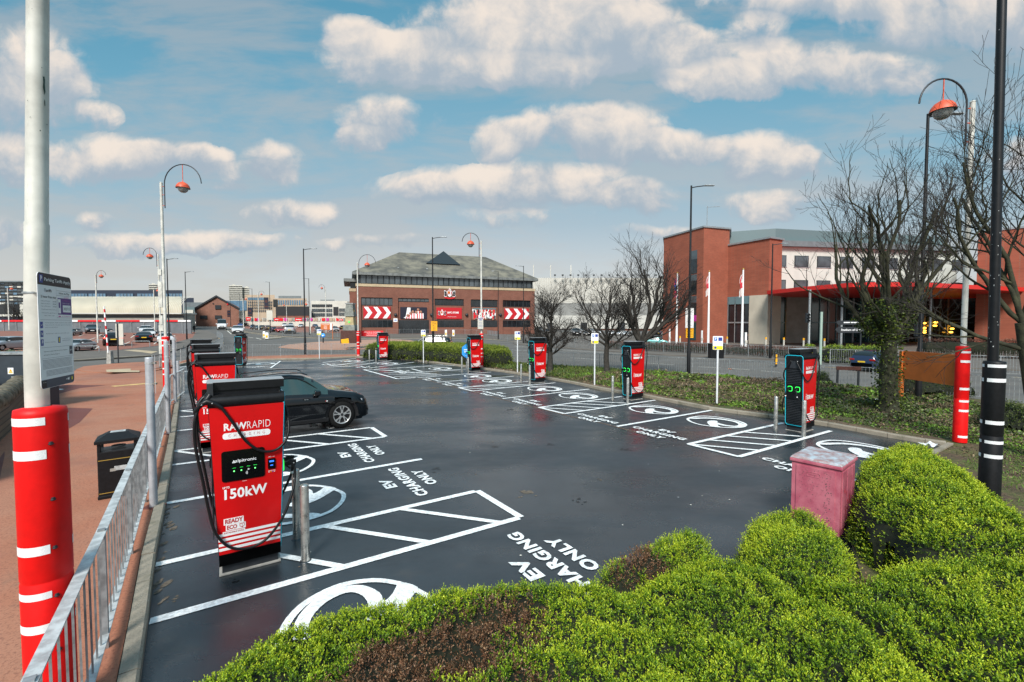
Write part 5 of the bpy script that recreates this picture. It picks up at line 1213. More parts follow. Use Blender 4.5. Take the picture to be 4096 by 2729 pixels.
# ------------------------------------------------------------------ left: wall, heather, dark cabinet
brick_mat('rubble', (.17,.13,.085), (.10,.085,.06), (.04,.035,.03), .34, .16, True, .02, .7)
mat('coping', (.13,.11,.075), .95, n=(6,.55,6), bump=(14,.03))
w0, w1, w2 = G(-240,2010), G(40,1745), G(178,1562); t = thing('stone_wall', 'old rubble stone wall with rounded coping at the left edge', 'wall')
for a, b in ((w0,w1),(w1,w2)):
    pass
P = [w0,w1,w2]; nn = Vector((-.83,-.55,0)); mb = MB(); mb.prism([(p.x,p.y) for p in P]+[(p.x+nn.x*.42,p.y+nn.y*.42) for p in P[::-1]], 0, 1.0, 'rubble'); mb.build('masonry', t)
rn_ = random.Random(2)
for a, b in ((w0,w1),(w1,w2)):
    n = int((b-a).length/.55)
    for i in range(n):
        c = a+(b-a)*(i+.5)/n+nn*.21; ang = math.atan2((b-a).y,(b-a).x); L = (b-a).length/n*.96
        mb = MB(); mb.M = Matrix.Translation((c.x,c.y,1.0+rn_.uniform(-.02,.03)))@Matrix.Rotation(ang+rn_.uniform(-.05,.05),4,'Z')@Matrix.Rotation(R(90),4,'Z')
        mb.tube([(0,-L/2,0),(0,-L/2+.04,.0),(0,L/2-.04,0),(0,L/2,0)],[.20,.25,.25,.20],'coping',12); mb.build('coping', t)
hl = [(w1+nn*.6),(w2+nn*.55),G(205,1500),G(90,1478),G(-160,1478),G(-260,1560)]
hedge('grey green heather bush behind the stone wall', [(p.x,p.y) for p in hl], 1.15, 'shrub', 'heather', 1.6, 220, .045, .6, seed=61, greens=((.045,.070,.04),(.12,.17,.10),(.25,.30,.19)), lump=.3, nper=8, spr=1.2)
p = G(60,1500); t = thing('feeder_cabinet', 'dark slate roadside cabinet with a small yellow warning label, behind the heather', 'cabinet', (AT(45,15.6).x,15.6,.1), R(8))
mat('slate_paint', (.028,.038,.05), .5, n=(3,.12)); mb = MB(); mb.box((0,0,.95),(2.3,.7,1.9),'slate_paint'); mb.build('body', t, bevel=.02)
mb = MB(); mb.box((0,0,1.93),(2.4,.8,.07),'galv'); mb.build('lid', t)
mb = MB(); mb.box((.22,-.352,1.33),(.17,.004,.22),'sign_white'); mb.add([(.16,-.3545,1.30),(.28,-.3545,1.30),(.22,-.3545,1.40)],[(0,1,2)],'sign_amber'); mb.box((.22,-.3545,1.27),(.12,.002,.04),'sign_amber'); mb.box((.3,-.353,1.12),(.14,.002,.03),'galv_light'); mb.build('label', t)
# hoarding with red and white top
ho = thing('hoarding', 'grey site hoarding with red and white capping behind the left car park', 'fence')
mat('hoard_grey', (.13,.145,.16), .6, n=(.5,.2)); mb = MB(); Yh = 88; z0 = .2; zt = ZY(1284,Yh); mb.box(((AT(-900,Yh).x+AT(766,Yh).x)/2,Yh,(z0+zt)/2),(AT(766,Yh).x-AT(-900,Yh).x,.2,zt-z0),'hoard_grey')
xx = -900
while xx < 766:
    a = AT(xx,Yh); mb.box((a.x,Yh-.16,(z0+zt)/2),(.12,.12,zt-z0),'galv'); xx += 51
mb.build('panel', ho)
xx = -900; i = 0
while xx < 766:
    x1_ = min(766, xx+ (96 if i%2 == 0 else 56)); a, b = AT(xx,Yh), AT(x1_,Yh); mb = MB(); mb.box(((a.x+b.x)/2,Yh-.12,zt),(b.x-a.x,.3,.34),'sign_white' if i%2 else 'sign_red'); mb.build('capping', ho); xx = x1_; i += 1

# ------------------------------------------------------------------ buildings
brick_mat('brick_store', (.235,.085,.055), (.185,.065,.043), (.19,.12,.09), .45, .15, True, .012, .45)
brick_mat('brick_hotel', (.33,.085,.045), (.27,.07,.038), (.25,.12,.08), .45, .15, True, .01, .35)
brick_mat('brick_gable', (.27,.115,.075), (.22,.09,.06), (.2,.13,.1), .5, .2, True, .02, .4)
mat('roof_slate', (.115,.115,.105), .85, n=(.35,.42,8), col2=(.20,.185,.14)); mat('roof_edge', (.16,.17,.165), .7, n=(1,.3))
mat('glass_dark', (.012,.016,.02), .08, spec=.8, n=(.6,.4)); mat('glass_grey', (.07,.085,.095), .12, spec=.9, n=(.5,.3)); mat('glass_blue', (.10,.18,.26), .12, spec=.9, n=(.4,.2)); mat('glass_teal', (.015,.045,.05), .1, spec=.9, n=(.5,.4))
mat('frame_dark', (.02,.025,.03), .5); mat('frame_teal', (.12,.20,.22), .4); mat('cream_band', (.46,.36,.23), .8, n=(1,.1)); mat('render_cream', (.52,.545,.50), .8, n=(.4,.08)); mat('stone_tile', (.50,.45,.36), .7, n=(.7,.08)); mat('stone_grey', (.26,.25,.22), .8, n=(1,.12))
mat('roof_grey', (.14,.16,.17), .6, n=(1,.15)); mat('clad_grey', (.12,.17,.18), .5); mat('canopy_red', (.60,.02,.015), .4); mat('white_clad', (.50,.49,.45), .7, n=(.2,.1)); mat('grey_clad', (.22,.22,.21), .7, n=(.2,.2)); mat('cream_roof', (.50,.45,.33), .7, n=(.25,.12)); mat('navy_clad', (.022,.030,.05), .5); mat('tan_clad', (.42,.32,.23), .8, n=(.3,.1)); mat('black_clad', (.018,.018,.02), .7); mat('off_white', (.55,.53,.47), .8, n=(.3,.1)); mat('dormer_glass', (.025,.042,.055), .35); mat('panel_red', (.50,.010,.018), .5); mat('panel_dark', (.015,.015,.03), .45); mat('skin_tone', (.35,.16,.10), .7)
class Facade:
    def __init__(s, A, B):
        s.A = Vector((A[0],A[1],0)); s.B = Vector((B[0],B[1],0)); s.d = (s.B-s.A).normalized(); s.L = (s.B-s.A).length; s.n = Vector((s.d.y,-s.d.x,0))
    def hit(s, x, y):
        r = ray(x, y); e = ray(x, HOR)
        # intersect the vertical plane
        den = r.x*s.n.x+r.y*s.n.y; t = (s.A.x*s.n.x+s.A.y*s.n.y)/den; p = r*t; return ((Vector((p.x,p.y,0))-s.A).dot(s.d), EYE+p.z)
    def box(s, mb, s0, s1, z0, z1, out, m, back=.05):
        a = s.A+s.d*s0; b = s.A+s.d*s1; q = [a-s.n*back, b-s.n*back, b+s.n*out, a+s.n*out]
        # order so that the outline is counter-clockwise
        mb.prism([(p.x,p.y) for p in q][::-1], z0, z1, m) if True else 0
    def px(s, mb, x0, y0, x1, y1, out, m, back=.05):
        s0, z1 = s.hit(x0,y0); s1, _ = s.hit(x1,y0); _, z0 = s.hit(x0,y1); s.box(mb, min(s0,s1), max(s0,s1), min(z0,z1), max(z0,z1), out, m, back); return s0, s1, z0, z1
    def F(s, sc, z, out):
        p = s.A+s.d*sc+s.n*out; return frame((p.x,p.y,z), s.d, (0,0,1))
# --- the brick store
cx4 = lambda x: 1300+x/2.354
cy4 = lambda y: 900+y/2.354
ST = Facade((-35.1,100),(5.75,115)); st = thing('store_building', 'red brick stadium shop with slate hipped roof and red and white panels, centre', 'building')
Lh = ST.L; zb = ST.hit(cx4(335),cy4(579))[1]; ze = 14.4; zg = .85
mb = MB(); ST.box(mb, 0, Lh, zg-1.5, zb-.9, -.0, 'brick_store', 25); ST.box(mb, -.0, Lh, zb-.9, zb, 0.0, 'brick_store', 25)
bays = [(340,637),(688,978),(1030,1305),(1370,1622),(1670,1932)]
ss = [ST.hit(cx4(a),1250)[0] for b in bays for a in b]; zt_ = ST.hit(cx4(340),cy4(682))[1]
ST.box(mb, 0, Lh, zt_, zb, .35, 'brick_store')
edges_ = [0]+ss+[Lh]
for i in range(0, len(edges_), 2): ST.box(mb, edges_[i], edges_[i+1], zg-1.5, zt_, .35, 'brick_store')
mb.build('wall', st)
mb = MB(); ST.box(mb, -.1, Lh+.1, zb, zb+.6, .45, 'cream_band', 25); mb.build('cream_band', st)
mb = MB(); ST.box(mb, .4, Lh-.4, zb+.6, ze, -.1, 'frame_dark', 24); mb.build('clerestory', st)
for i in range(33):
    a = .9+(Lh-1.8)*i/33; mb = MB(); ST.box(mb, a+.12, a+(Lh-1.8)/33-.12, zb+.75, ze-.3, .06, 'glass_grey', .0); mb.build('window', st)
for bi, (a, b) in enumerate(bays):
    ya, yb_ = ((685,757) if bi != 1 else (688,723)); s0, z1 = ST.hit(cx4(a),cy4(ya)) if bi < 3 else ST.hit(cx4(a),cy4(ya+14)); s1, _ = ST.hit(cx4(b),cy4(ya)); z0 = ST.hit(cx4(a),cy4(yb_ + (0 if bi < 3 else 14)))[1]
    z1 = zt_-.02; mb = MB(); ST.box(mb, s0, s1, z0, z1, .05, 'frame_dark'); fr = mb.build('window_frame', st); n = 7 if bi != 1 else 7
    for j in range(n):
        w = (s1-s0)/n; mb = MB(); ST.box(mb, s0+w*j+.10, s0+w*(j+1)-.06, z0+.15, z1-.15, .09, 'glass_grey' if bi in (0,1) else 'glass_dark', .0); mb.build('pane', fr)
    # ground floor glazing
    s0, s1 = ST.hit(cx4(a),1280)[0], ST.hit(cx4(b),1280)[0]; zt2 = ST.hit(cx4(340),cy4(894))[1]; zb2 = ST.hit(cx4(340),cy4(965))[1]
    if bi == 1: zb2 = zg
    mb = MB(); ST.box(mb, s0, s1, zb2, zt2, .05, 'frame_dark'); fr = mb.build('window_frame' if bi != 1 else 'entrance', st)
    for j in range(6):
        w = (s1-s0)/6; mb = MB(); ST.box(mb, s0+w*j+.10, s0+w*(j+1)-.06, zb2+.12, zt2-.12, .09, 'glass_dark', .0); mb.build('pane', fr)
    # picture panels
    zp1 = ST.hit(cx4(352),cy4(769))[1]; zp0 = ST.hit(cx4(352),cy4(881))[1]; m = ('panel_red','panel_dark','panel_red','grey_clad','panel_red')[bi]
    s0 += .5; s1 -= .5; mb = MB(); ST.box(mb, s0, s1, zp0, zp1, .22, m); pn = mb.build('picture_panel', st); H_ = zp1-zp0; mb = MB(); W_ = s1-s0
    F0 = ST.F((s0+s1)/2, (zp0+zp1)/2, .235); mb.M = F0
    if bi in (0,4):
        for j in range(3):
            x = -W_/2+W_*(j*.345+.02); w = W_*.15; mb.add([(x,H_/2-.05,0),(x+w,H_/2-.05,0),(x+w+W_*.155,0,0),(x+w,-H_/2+.05,0),(x,-H_/2+.05,0),(x+W_*.155,0,0)],[(0,5,2,1),(5,4,3,2)],'sign_white')
    if bi == 2:
        mb.M = Matrix(); mb.text('SAFC STORE','sign_white',ST.F((s0+s1)/2+W_*.15,(zp0+zp1)/2+.15,.24),1,.04,width=W_*.46,height=H_*.16); mb.text('A Fanatics Experience','sign_white',ST.F((s0+s1)/2+W_*.10,(zp0+zp1)/2-.85,.24),1,.02,width=W_*.36,height=H_*.055)
    rn_ = random.Random(bi)
    if bi == 1:
        mb.add([(-W_*.30,-H_*.3,0),(-W_*.38,-H_*.45,0),(-W_*.12,-H_*.45,0),(-W_*.12,H_*.46,0),(-W_*.24,H_*.46,0)],[(0,1,2,3,4)],'sign_white')
        for x, h in ((-.22,.22),(-.12,.45),(-.03,.62),(.10,.55),(.17,.85),(.27,.6)):
            x *= W_; top = -H_/2+H_*h*.8
            for k in range(5): mb.box((x-.5+k*.25,(-H_/2+top)/2,.005*k),(.26,top+H_/2-.05,.004),'sign_red' if k%2 else 'sign_white')
            mb.M = F0; mb.sphere((x,top+.28,0.02), .34, 'skin_tone', 8, (1,1,.1))
    if bi == 3:
        for k in range(150):
            x = rn_.uniform(-.48,.48)*W_; y = rn_.uniform(-.46,.36)*H_; c = rn_.choice(['sign_red','sign_white','panel_dark','skin_tone','sign_white','sign_red'])
            mb.box((x,y,.004+.0003*k),(rn_.uniform(.15,.5),rn_.uniform(.3,.9),.002),c); 
        mb.box((0,H_*.43,.06),(W_,H_*.12,.004),'clad_grey')
    mb.M = Matrix(); mb.build('print_pattern', pn)
def crest(F0, sc, parent, name='crest'):
    mb = MB(); mb.M = F0
    sh = [(-.5,.55),(.5,.55),(.5,-.05),(.3,-.4),(0,-.62),(-.3,-.4),(-.5,-.05)]; mb.add([(x*sc,y*sc,0) for x, y in sh],[tuple(range(6,-1,-1))],'sign_white')
    for i, (x0, x1) in enumerate([(-.42,-.22),(-.06,.10),(.26,.42)]): mb.add([(x0*sc,.48*sc,.004),(x1*sc,.48*sc,.004),(x1*sc,-.18*sc,.004),(x0*sc,-.18*sc,.004)],[(3,2,1,0),(0,1,2,3)],'sign_red')
    mb.add([(-.42*sc,.0,.006),(0,.0,.006),(0,.48*sc,.006),(-.42*sc,.48*sc,.006)],[(0,1,2,3)],'sign_orange')
    mb.add([(-.34*sc,.62*sc,.002),(.34*sc,.62*sc,.002),(.12*sc,.9*sc,.002),(0,1.15*sc,.002),(-.12*sc,.9*sc,.002)],[(0,1,2,3,4)],'sign_white'); mb.add([(-.2*sc,.62*sc,.006),(0,.62*sc,.006),(0,1.0*sc,.006)],[(0,1,2)],'sign_red')
    for s in (-1,1):
        P = [(.6,-.45),(.75,-.1),(.62,.25),(.8,.5),(1.0,.55),(1.05,.3),(.95,.0),(1.08,-.3),(.9,-.5)]; P = [(s*x*sc,y*sc,.003) for x, y in P]; mb.add(P,[tuple(range(9)) if s < 0 else tuple(range(8,-1,-1))],'sign_black'); mb.add([(x*1.0,y,.0-.004) for x, y, _ in [((p[0]-s*.82*sc)*1.25+s*.82*sc,(p[1]-.0)*1.2,0) for p in P]],[tuple(range(9)) if s < 0 else tuple(range(8,-1,-1))],'sign_white')
    a = [(-1.0,-.55),(-.5,-.72),(0,-.78),(.5,-.72),(1.0,-.55),(1.0,-.78),(.5,-.95),(0,-1.0),(-.5,-.95),(-1.0,-.78)]; mb.add([(x*sc,y*sc,.005) for x, y in a],[tuple(range(9,-1,-1))],'sign_red')
    return mb.build('crest_logo', parent)
s_, z_ = ST.hit(cx4(1170),cy4(650)); crest(ST.F(s_,z_,.5), 1.25, st)
s_, z_ = ST.hit(cx4(1100),cy4(832)); crest(ST.F(s_,z_,.30), .85, st)
for x in (663,1000,1330,1646):
    s_, z_ = ST.hit(cx4(x),cy4(848)); p = ST.A+ST.d*s_+ST.n*.5; mb = MB(); mb.sphere((p.x,p.y,z_), .4, 'frame_dark', 10); mb.build('wall_lamp', st)
s_, z_ = ST.hit(cx4(662),cy4(897)); mb = MB(); ST.box(mb, s_-.45, s_+.45, z_-.4, z_+.4, .42, 'sign_white'); ST.box(mb, s_-.25, s_+.3, z_-.1, z_+.12, .44, 'sign_blue'); mb.build('notice', st)
# roof
def P3(s_, dep, z): p = ST.A+ST.d*s_-ST.n*dep; return (p.x,p.y,z)
ov = .8; dp_ = 27; rz_ = 21.6; sL, sR = 10.8, Lh-9.5
mb = MB(); e = [P3(-ov,-ov,ze+.35),P3(Lh+ov,-ov,ze+.35),P3(Lh+ov,dp_,ze+.35),P3(-ov,dp_,ze+.35)]; rg = [P3(sL,dp_*.45,rz_),P3(sR,dp_*.45,rz_)]
mb.add(e+rg,[(0,1,5,4),(1,2,5),(2,3,4,5),(3,0,4)],'roof_slate')
e2 = [(x,y,ze-.25) for x, y, _ in e]; mb.add(e+e2,[(4,5,1,0),(5,6,2,1),(7,4,0,3),(6,7,3,2),(4,7,6,5)],'roof_edge')
rf = mb.build('roof', st)
s_, z_ = ST.hit(cx4(1157),cy4(372)); mb = MB(); yy = 6.3; zz = ze+.35+(rz_-ze)*(yy+ov)/(dp_*.45+ov)
a, b, c = P3(s_-4.3,yy-1.2,zz-.5), P3(s_+4.3,yy-1.2,zz-.5), P3(s_,yy-1.2,zz+2.7); a2, b2, c2_ = P3(s_-4.3,yy+8,zz-.5), P3(s_+4.3,yy+8,zz-.5), P3(s_,yy+8,zz+2.7)
mb.add([a,b,c],[(0,1,2)],'dormer_glass'); mb.add([a,b,c,a2,b2,c2_],[(1,4,5,2),(3,0,2,5)],'roof_edge'); mb.build('dormer', rf)
for x, y in ((700,405),(978,415)):
    s_, z_ = ST.hit(cx4(x),cy4(y)); mb = MB(); q = P3(s_,2.6,z_); mb.cyl((q[0],q[1],z_-.9),(q[0],q[1],z_+.2),.12,'galv_light'); mb.sphere((q[0],q[1],z_+.2),.28,'galv_light',8); mb.build('vent', rf)
# stepped left corner
mb = MB(); ST.box(mb, -1.4, 0, zg-.5, zb-1.0, -2.5, 'brick_store', 14); mb.build('side_wall', st); mb = MB(); ST.box(mb, -1.5, 0, zb-1.0, zb-.3, -2.4, 'cream_band', 14); mb.build('cream_band', st)
mb = MB(); ST.box(mb, -1.2, 0, zb-.3, ze-1.7, -2.8, 'glass_dark', 14); mb.build('corner_window', st); mb = MB(); ST.box(mb, -2.6, 0, ze-1.7, ze-1.0, -1.2, 'roof_edge', 16); mb.build('corner_roof', st)
# --- the hotel
ht = thing('hotel_building', 'brick and cream hotel with a red curved canopy on the right', 'building')
def wall(name, A, B, z0, z1, m, th=.4, parent=ht):
    f = Facade(A, B); mb = MB(); f.box(mb, 0, f.L, z0, z1, 0, m, th); mb.build(name, parent); return f
mb = MB(); mb.prism([(26.9,79),(30.1,70),(34.9,71.6),(44,90),(33,96)], 0, 18.2, 'brick_hotel'); mb.build('tower_wall', ht)
mb = MB(); mb.prism([(26.75,79),(30.0,69.8),(35.1,71.4),(44.2,90),(33,96.2)], 18.2, 18.45, 'galv'); mb.build('parapet', ht)
fA = Facade((26.9,79),(30.1,70))
s0 = fA.hit(2762,1100)[0]; s1 = fA.hit(2788,1100)[0]
for a, b, m in ((1006,1040,'glass_grey'),(1040,1073,'glass_dark'),(1073,1097,'glass_dark'),(1101,1125,'glass_grey'),(1126,1180,'glass_dark'),(1186,1212,'glass_grey'),(1214,1260,'glass_dark'),(1262,1285,'sign_magenta'),(1290,1360,'glass_teal')):
    mb = MB(); z1 = fA.hit(2762,a)[1]; z0 = fA.hit(2762,b)[1]; fA.box(mb, s0, s1, z0, z1, .06, m); mb.build('window', ht)
fC = Facade((34.3,72.4),(37.8,65.4)); mb = MB(); mb.prism([(34.3,72.4),(37.8,65.4),(40.5,66.8),(41,80),(36,82)], 7.4, 15.6, 'brick_hotel'); mb.build('block_wall', ht)
mb = MB(); mb.prism([(34.1,72.5),(37.7,65.1),(40.8,66.7),(41.3,80),(36,82.3)], 15.6, 15.85, 'galv'); mb.build('parapet', ht)
sg0, sg1 = fC.hit(2884,1250)[0], fC.hit(2998,1250)[0]
mb = MB(); fC.box(mb, sg1, fC.L, 0, 7.4, .12, 'stone_tile', 2.5); mb.prism([(37.8,65.4),(40.5,66.8),(40.6,69.5),(37.2,68.5)], 0, 7.4, 'stone_tile'); mb.build('stone_wall', ht)
mb = MB(); fC.box(mb, 0, sg1, 0, 7.4, -.2, 'glass_dark', .5); gz = mb.build('glazing', ht)
mb = MB(); fC.box(mb, 0, sg1, 6.2, 7.4, -.15, 'frame_teal', .0); fC.box(mb, 0, sg1, 3.2, 3.4, -.10, 'galv', .0)
for k in range(5): a = sg0+(sg1-sg0)*k/4; fC.box(mb, a-.06, a+.06, 0, 7.4, -.05, 'galv', .0)
mb.build('glazing_frame', ht)
# white upper facade with windows
fW = Facade((40.8,74.0),(80,80)); mb = MB(); fW.box(mb, 0, fW.L, 7.8, 16.0, 0, 'render_cream', 12); mb.build('upper_wall', ht)
mb = MB(); fW.box(mb, -.4, fW.L, 16.0, 16.9, .8, 'roof_grey', 13); mb.build('roof', ht)
mb = MB(); mb.prism([(35.5,78),(44,74.5),(80,82),(80,100),(36,98)], 16.9, 19.0, 'clad_grey'); mb.build('plant_screen', ht)
for r_ in range(2):
    for k in range(13):
        xw = 3086+k*90-(0 if k else 0); s = fW.hit(xw,1100)[0]; z = 12.7-r_*4.1
        if s < .2: s = .3
        mb = MB(); fW.box(mb, s, s+2.7, z, z+1.9, .04, 'frame_dark', .0); w = mb.build('window', ht); mb = MB(); fW.box(mb, s+.15, s+2.55, z+.12, z+1.78, .08, 'glass_grey', .0); mb.build('pane', w)
        mb = MB(); fW.box(mb, s-.1, s+2.8, z-.12, z, .10, 'galv', .0); mb.build('sill', w)
# ground floor under the canopy
fG = Facade((40.4,69.2),(80,75)); mb = MB(); fG.box(mb, 0, fG.L, 0, 7.6, 0, 'glass_teal', 6); mb.build('lobby_glazing', ht)
mb = MB(); fG.box(mb, fG.hit(3140,1300)[0], fG.hit(3226,1300)[0], 0, 7.4, .25, 'stone_grey', .0); mb.build('stone_panel', ht)
mb = MB()
for k in range(22): fG.box(mb, 1+k*1.5, 1.10+k*1.5+(.12 if k%3 == 0 else 0), 0, 7.5, .12, 'galv' if k%3 == 0 else 'frame_teal', .0)
for z in (3.2,): fG.box(mb, 0, fG.L, z, z+.2, .10, 'frame_teal', .0)
mb.build('glazing_frame', ht)
mb = MB(); cp_ = [(35.9,62.5),(36.6,56),(38.5,50.2),(45,49.5),(54.4,53),(66,57),(74,66),(74,74),(40,74),(38.2,66)]; mb.prism(cp_, 7.25, 7.75, 'canopy_red'); mb.build('canopy', ht)
for x, y in ((3237,54),(3366,54),(3590,56),(3720,57),(3850,58)):
    p = AT(x,y); mb = MB(); mb.cyl((p.x,p.y,0),(p.x,p.y,7.25),.13,'galv',n=12); mb.build('column', ht)
fR = Facade((64.8,62.0),(72.5,52.5)); mb = MB(); mb.prism([(64.8,62.0),(72.5,52.5),(100,62),(102,88),(86,81)], 0, 15.7, 'brick_hotel'); mb.build('wing_wall', ht)
mb = MB(); mb.prism([(64.7,62.0),(72.4,52.2),(100.3,62),(102.3,88.3),(86,81.3)], 15.7, 15.95, 'galv'); mb.build('parapet', ht)
mat('amber_light', (.9,.45,.05), .5, emit=((1,.45,.05), 5.0))
for x, y in ((3684,1293),(3684,1312),(3684,1323),(3684,1330),(3727,1303),(3730,1290),(3795,1315),(3790,1329),(3808,1304),(3077,1292),(3085,1300),(3092,1294),(3088,1308)):
    s_, z_ = fG.hit(x,y); mb = MB(); p = fG.A+fG.d*s_+fG.n*.5; mb.lathe([(0,-.15),(.2,-.12),(.28,0),(.2,.12),(0,.15)],'amber_light',(p.x,p.y,z_),10); mb.build('lamp', ht)
p = AT(2848,68.5); mb = MB(); mb.cyl((31,71,18.4),(31,71,21.8),.05,'galv',n=5); mb.cyl((31,71,21.6),(33,71,21.7),.04,'galv',n=5); mb.build('aerial', ht)
# planter and hotel hedges
hotel_h = lambda lb, pts, H, sd, gr, w=1.4, dens=90: hedge(lb, [(p.x,p.y) for p in GP(pts)]+[(p.x+.3,p.y+w) for p in GP(pts)[::-1]], H, 'hedge', 'hotel_hedge', 2.6, dens, .09, .45, seed=hash(lb)%97, z0=.05, greens=gr, lump=.15, nper=6)
RH = ((.05,.018,.012),(.13,.05,.035),(.22,.11,.07)); GH = ((.05,.09,.01),(.14,.22,.02),(.28,.36,.03))
hotel_h('reddish brown bare hedge along the hotel frontage left of the traffic light', [(2420,1399),(2655,1410),(2993,1427),(3260,1440)], .95, 5, RH, 1.2)
hotel_h('bright green clipped hedge before the hotel doors, right of the green pole', [(3318,1455),(3420,1460),(3520,1464),(3600,1466)], 1.25, 6, GH, 2.2, 60)
hotel_h('small rounded green hedge beside the traffic light', [(3225,1432),(3280,1434)], 1.15, 7, GH, 1.5, 90)
hotel_h('dull red hedge at the far right behind the red lamp sleeve', [(3700,1430),(3900,1436),(4200,1445)], 1.6, 8, RH, 1.4, 60)
# --- stadium stand behind the trees
sd = thing('stadium_stand', 'long white stadium stand far behind the bare trees', 'building')
Ys = 185
def pxbox(mb, x0, x1, y0, y1, Y, dep, m):
    # plans of the far blocks turn their fronts to the lot, flanks run along the sight line
    a, b = AT(x0,Y), AT(x1,Y); z1, z0 = ZY(y0,Y), ZY(y1,Y); k = (Y+dep)/Y
    if y1 >= 1285: z0 -= 3.0
    mb.prism([(a.x,Y),(b.x,Y),(b.x*k,Y+dep),(a.x*k,Y+dep)], z0, z1, m)
for nm, x0, x1, y0, y1, m, off in (('upper_wall',2120,2720,1112,1213,'white_clad',0),('grey_band',2118,2722,1213,1262,'grey_clad',-2),('lower_wall',2116,2724,1262,1286,'white_clad',-3),('brick_base',2114,2726,1286,1335,'brick_store',-2.5)):
    mb = MB(); pxbox(mb, x0, x1, y0, y1, Ys+off, 30, m); mb.build(nm, sd)
mb = MB()
for x in range(2130,2700,9): pxbox(mb, x, x+.8, 1112, 1213, Ys-.3, .4, 'off_white')
mb.build('cladding', sd)
for k in range(14):
    x = 2215+k*31; mb = MB(); pxbox(mb, x, x+8, 1098, 1103, Ys-3, 1, 'frame_dark'); pxbox(mb, x+3.5, x+4.5, 1102, 1113, Ys-2.8, .5, 'frame_dark'); mb.build('floodlight', sd)
for x in (2132,2200,2281):
    mb = MB(); pxbox(mb, x, x+3, 1060, 1113, Ys, .8, 'off_white'); mb.build('mast', sd)
for x, w in ((2322,27),(2470,30),(2190,22)):
    mb = MB(); pxbox(mb, x, x+w, 1291, 1333, Ys-6, 1, 'frame_dark'); mb.build('doorway', sd)
# --- far left: glass office, dark block, cream barrel roof
def simple_b(name, label, cat='building'): return thing(name, label, cat)
t = simple_b('glass_office', 'dark glazed office block at the far left edge'); mb = MB(); pxbox(mb, -900, 108, 1128, 1320, 150, 25, 'glass_dark'); mb.build('wall', t)
rn_ = random.Random(4)
for k in range(7):
    for j in range(14):
        mb = MB(); x = -120+j*16.2; y = 1132+k*13; pxbox(mb, x, x+15, y, y+rn_.uniform(4,8), 149.8, .2, rn_.choice(['glass_blue','glass_grey','glass_grey','off_white'])); mb.build('pane', t)
mb = MB(); pxbox(mb, -900, 110, 1124, 1129, 149, 27, 'roof_grey'); mb.build('roof', t)
t = simple_b('low_white_building', 'low white walled building behind the left lamp post'); mb = MB(); pxbox(mb, 82, 170, 1218, 1262, 125, 8, 'off_white'); mb.build('wall', t)
mb = MB(); pxbox(mb, -900, 180, 1258, 1266, 124, 6, 'off_white'); pxbox(mb, -900, 180, 1266, 1290, 124.3, 6, 'panel_dark'); mb.build('base', t)
t = simple_b('dark_office', 'long navy flat roofed office with blue window groups behind the barrel roof'); mb = MB(); pxbox(mb, 150, 734, 1161, 1260, 135, 20, 'navy_clad'); mb.build('wall', t)
for k, x in enumerate((168,222,285,358,468,553,663)):
    mb = MB(); pxbox(mb, x, x+(68 if x > 200 else 40), 1175, 1197, 134.8, .4, 'glass_blue'); w = mb.build('window', t)
    mb = MB()
    for q in range(1,5): pxbox(mb, x+q*13.5, x+q*13.5+1, 1175, 1197, 134.6, .4, 'galv')
    mb.build('mullion', w)
t = simple_b('barrel_roof_building', 'long low building with a ribbed cream barrel roof behind the hoarding'); Yb = 108
a, b = AT(120,Yb).x, AT(740,Yb).x; ze_, zt_b = ZY(1252,Yb), ZY(1192,Yb+9)
mb = MB(); n = 12; vs = []
for i in range(n+1):
    th = R(90*i/n); vs += [(a,Yb-1+5*(1-math.cos(th)),ze_+(zt_b-ze_)*math.sin(th)),(b*(Yb+5*(1-math.cos(th)))/Yb,Yb-1+5*(1-math.cos(th)),ze_+(zt_b-ze_)*math.sin(th))]
mb.add(vs,[(2*i,2*i+1,2*i+3,2*i+2) for i in range(n)],'cream_roof'); mb.add([vs[2*i+1] for i in range(n+1)]+[(b*(Yb+5)/Yb,Yb+4,ze_)],[tuple(range(n+2))],'white_clad')
for k in range(90):
    x = a+(b-a)*k/90; mb.add([(x+dx_,y_-.02,z_+.10) for dx_ in (0,.12) for _, y_, z_ in vs[::2]],[(i,i+n+1,i+n+2,i+1) for i in range(n)],'off_white')
mb.build('roof', t)
mb = MB(); mb.box(((a+b)/2,Yb+1.5,ze_-.15),(b-a,5.2,.3),'white_clad'); mb.build('gutter', t)
mb = MB(); mb.box(((a+b)/2,Yb+1.8,ze_/2-.2),(b-a-.4,4,ze_),'stone_grey'); mb.build('wall', t)
mb = MB(); mb.box(((a+b)/2,Yb-.25,ze_-.9),(b-a,.2,.5),'frame_dark'); mb.build('window', t)
t = simple_b('grey_shed', 'small grey shop unit with crests on its sign, beside the brick gable'); mb = MB(); pxbox(mb, 738, 780, 1228, 1300, 120, 10, 'clad_grey'); mb.build('wall', t); mb = MB(); pxbox(mb, 742, 774, 1240, 1254, 119.8, .3, 'off_white'); mb.build('signboard', t); mb = MB(); pxbox(mb, 746, 772, 1268, 1297, 119.7, .3, 'off_white'); mb.build('door', t)
t = simple_b('dark_sheds', 'dark roofed industrial units between the navy office and the brick gable'); mb = MB(); pxbox(mb, 738, 850, 1210, 1240, 170, 20, 'roof_grey'); pxbox(mb, 738, 778, 1192, 1210, 175, 10, 'navy_clad'); mb.build('wall', t)
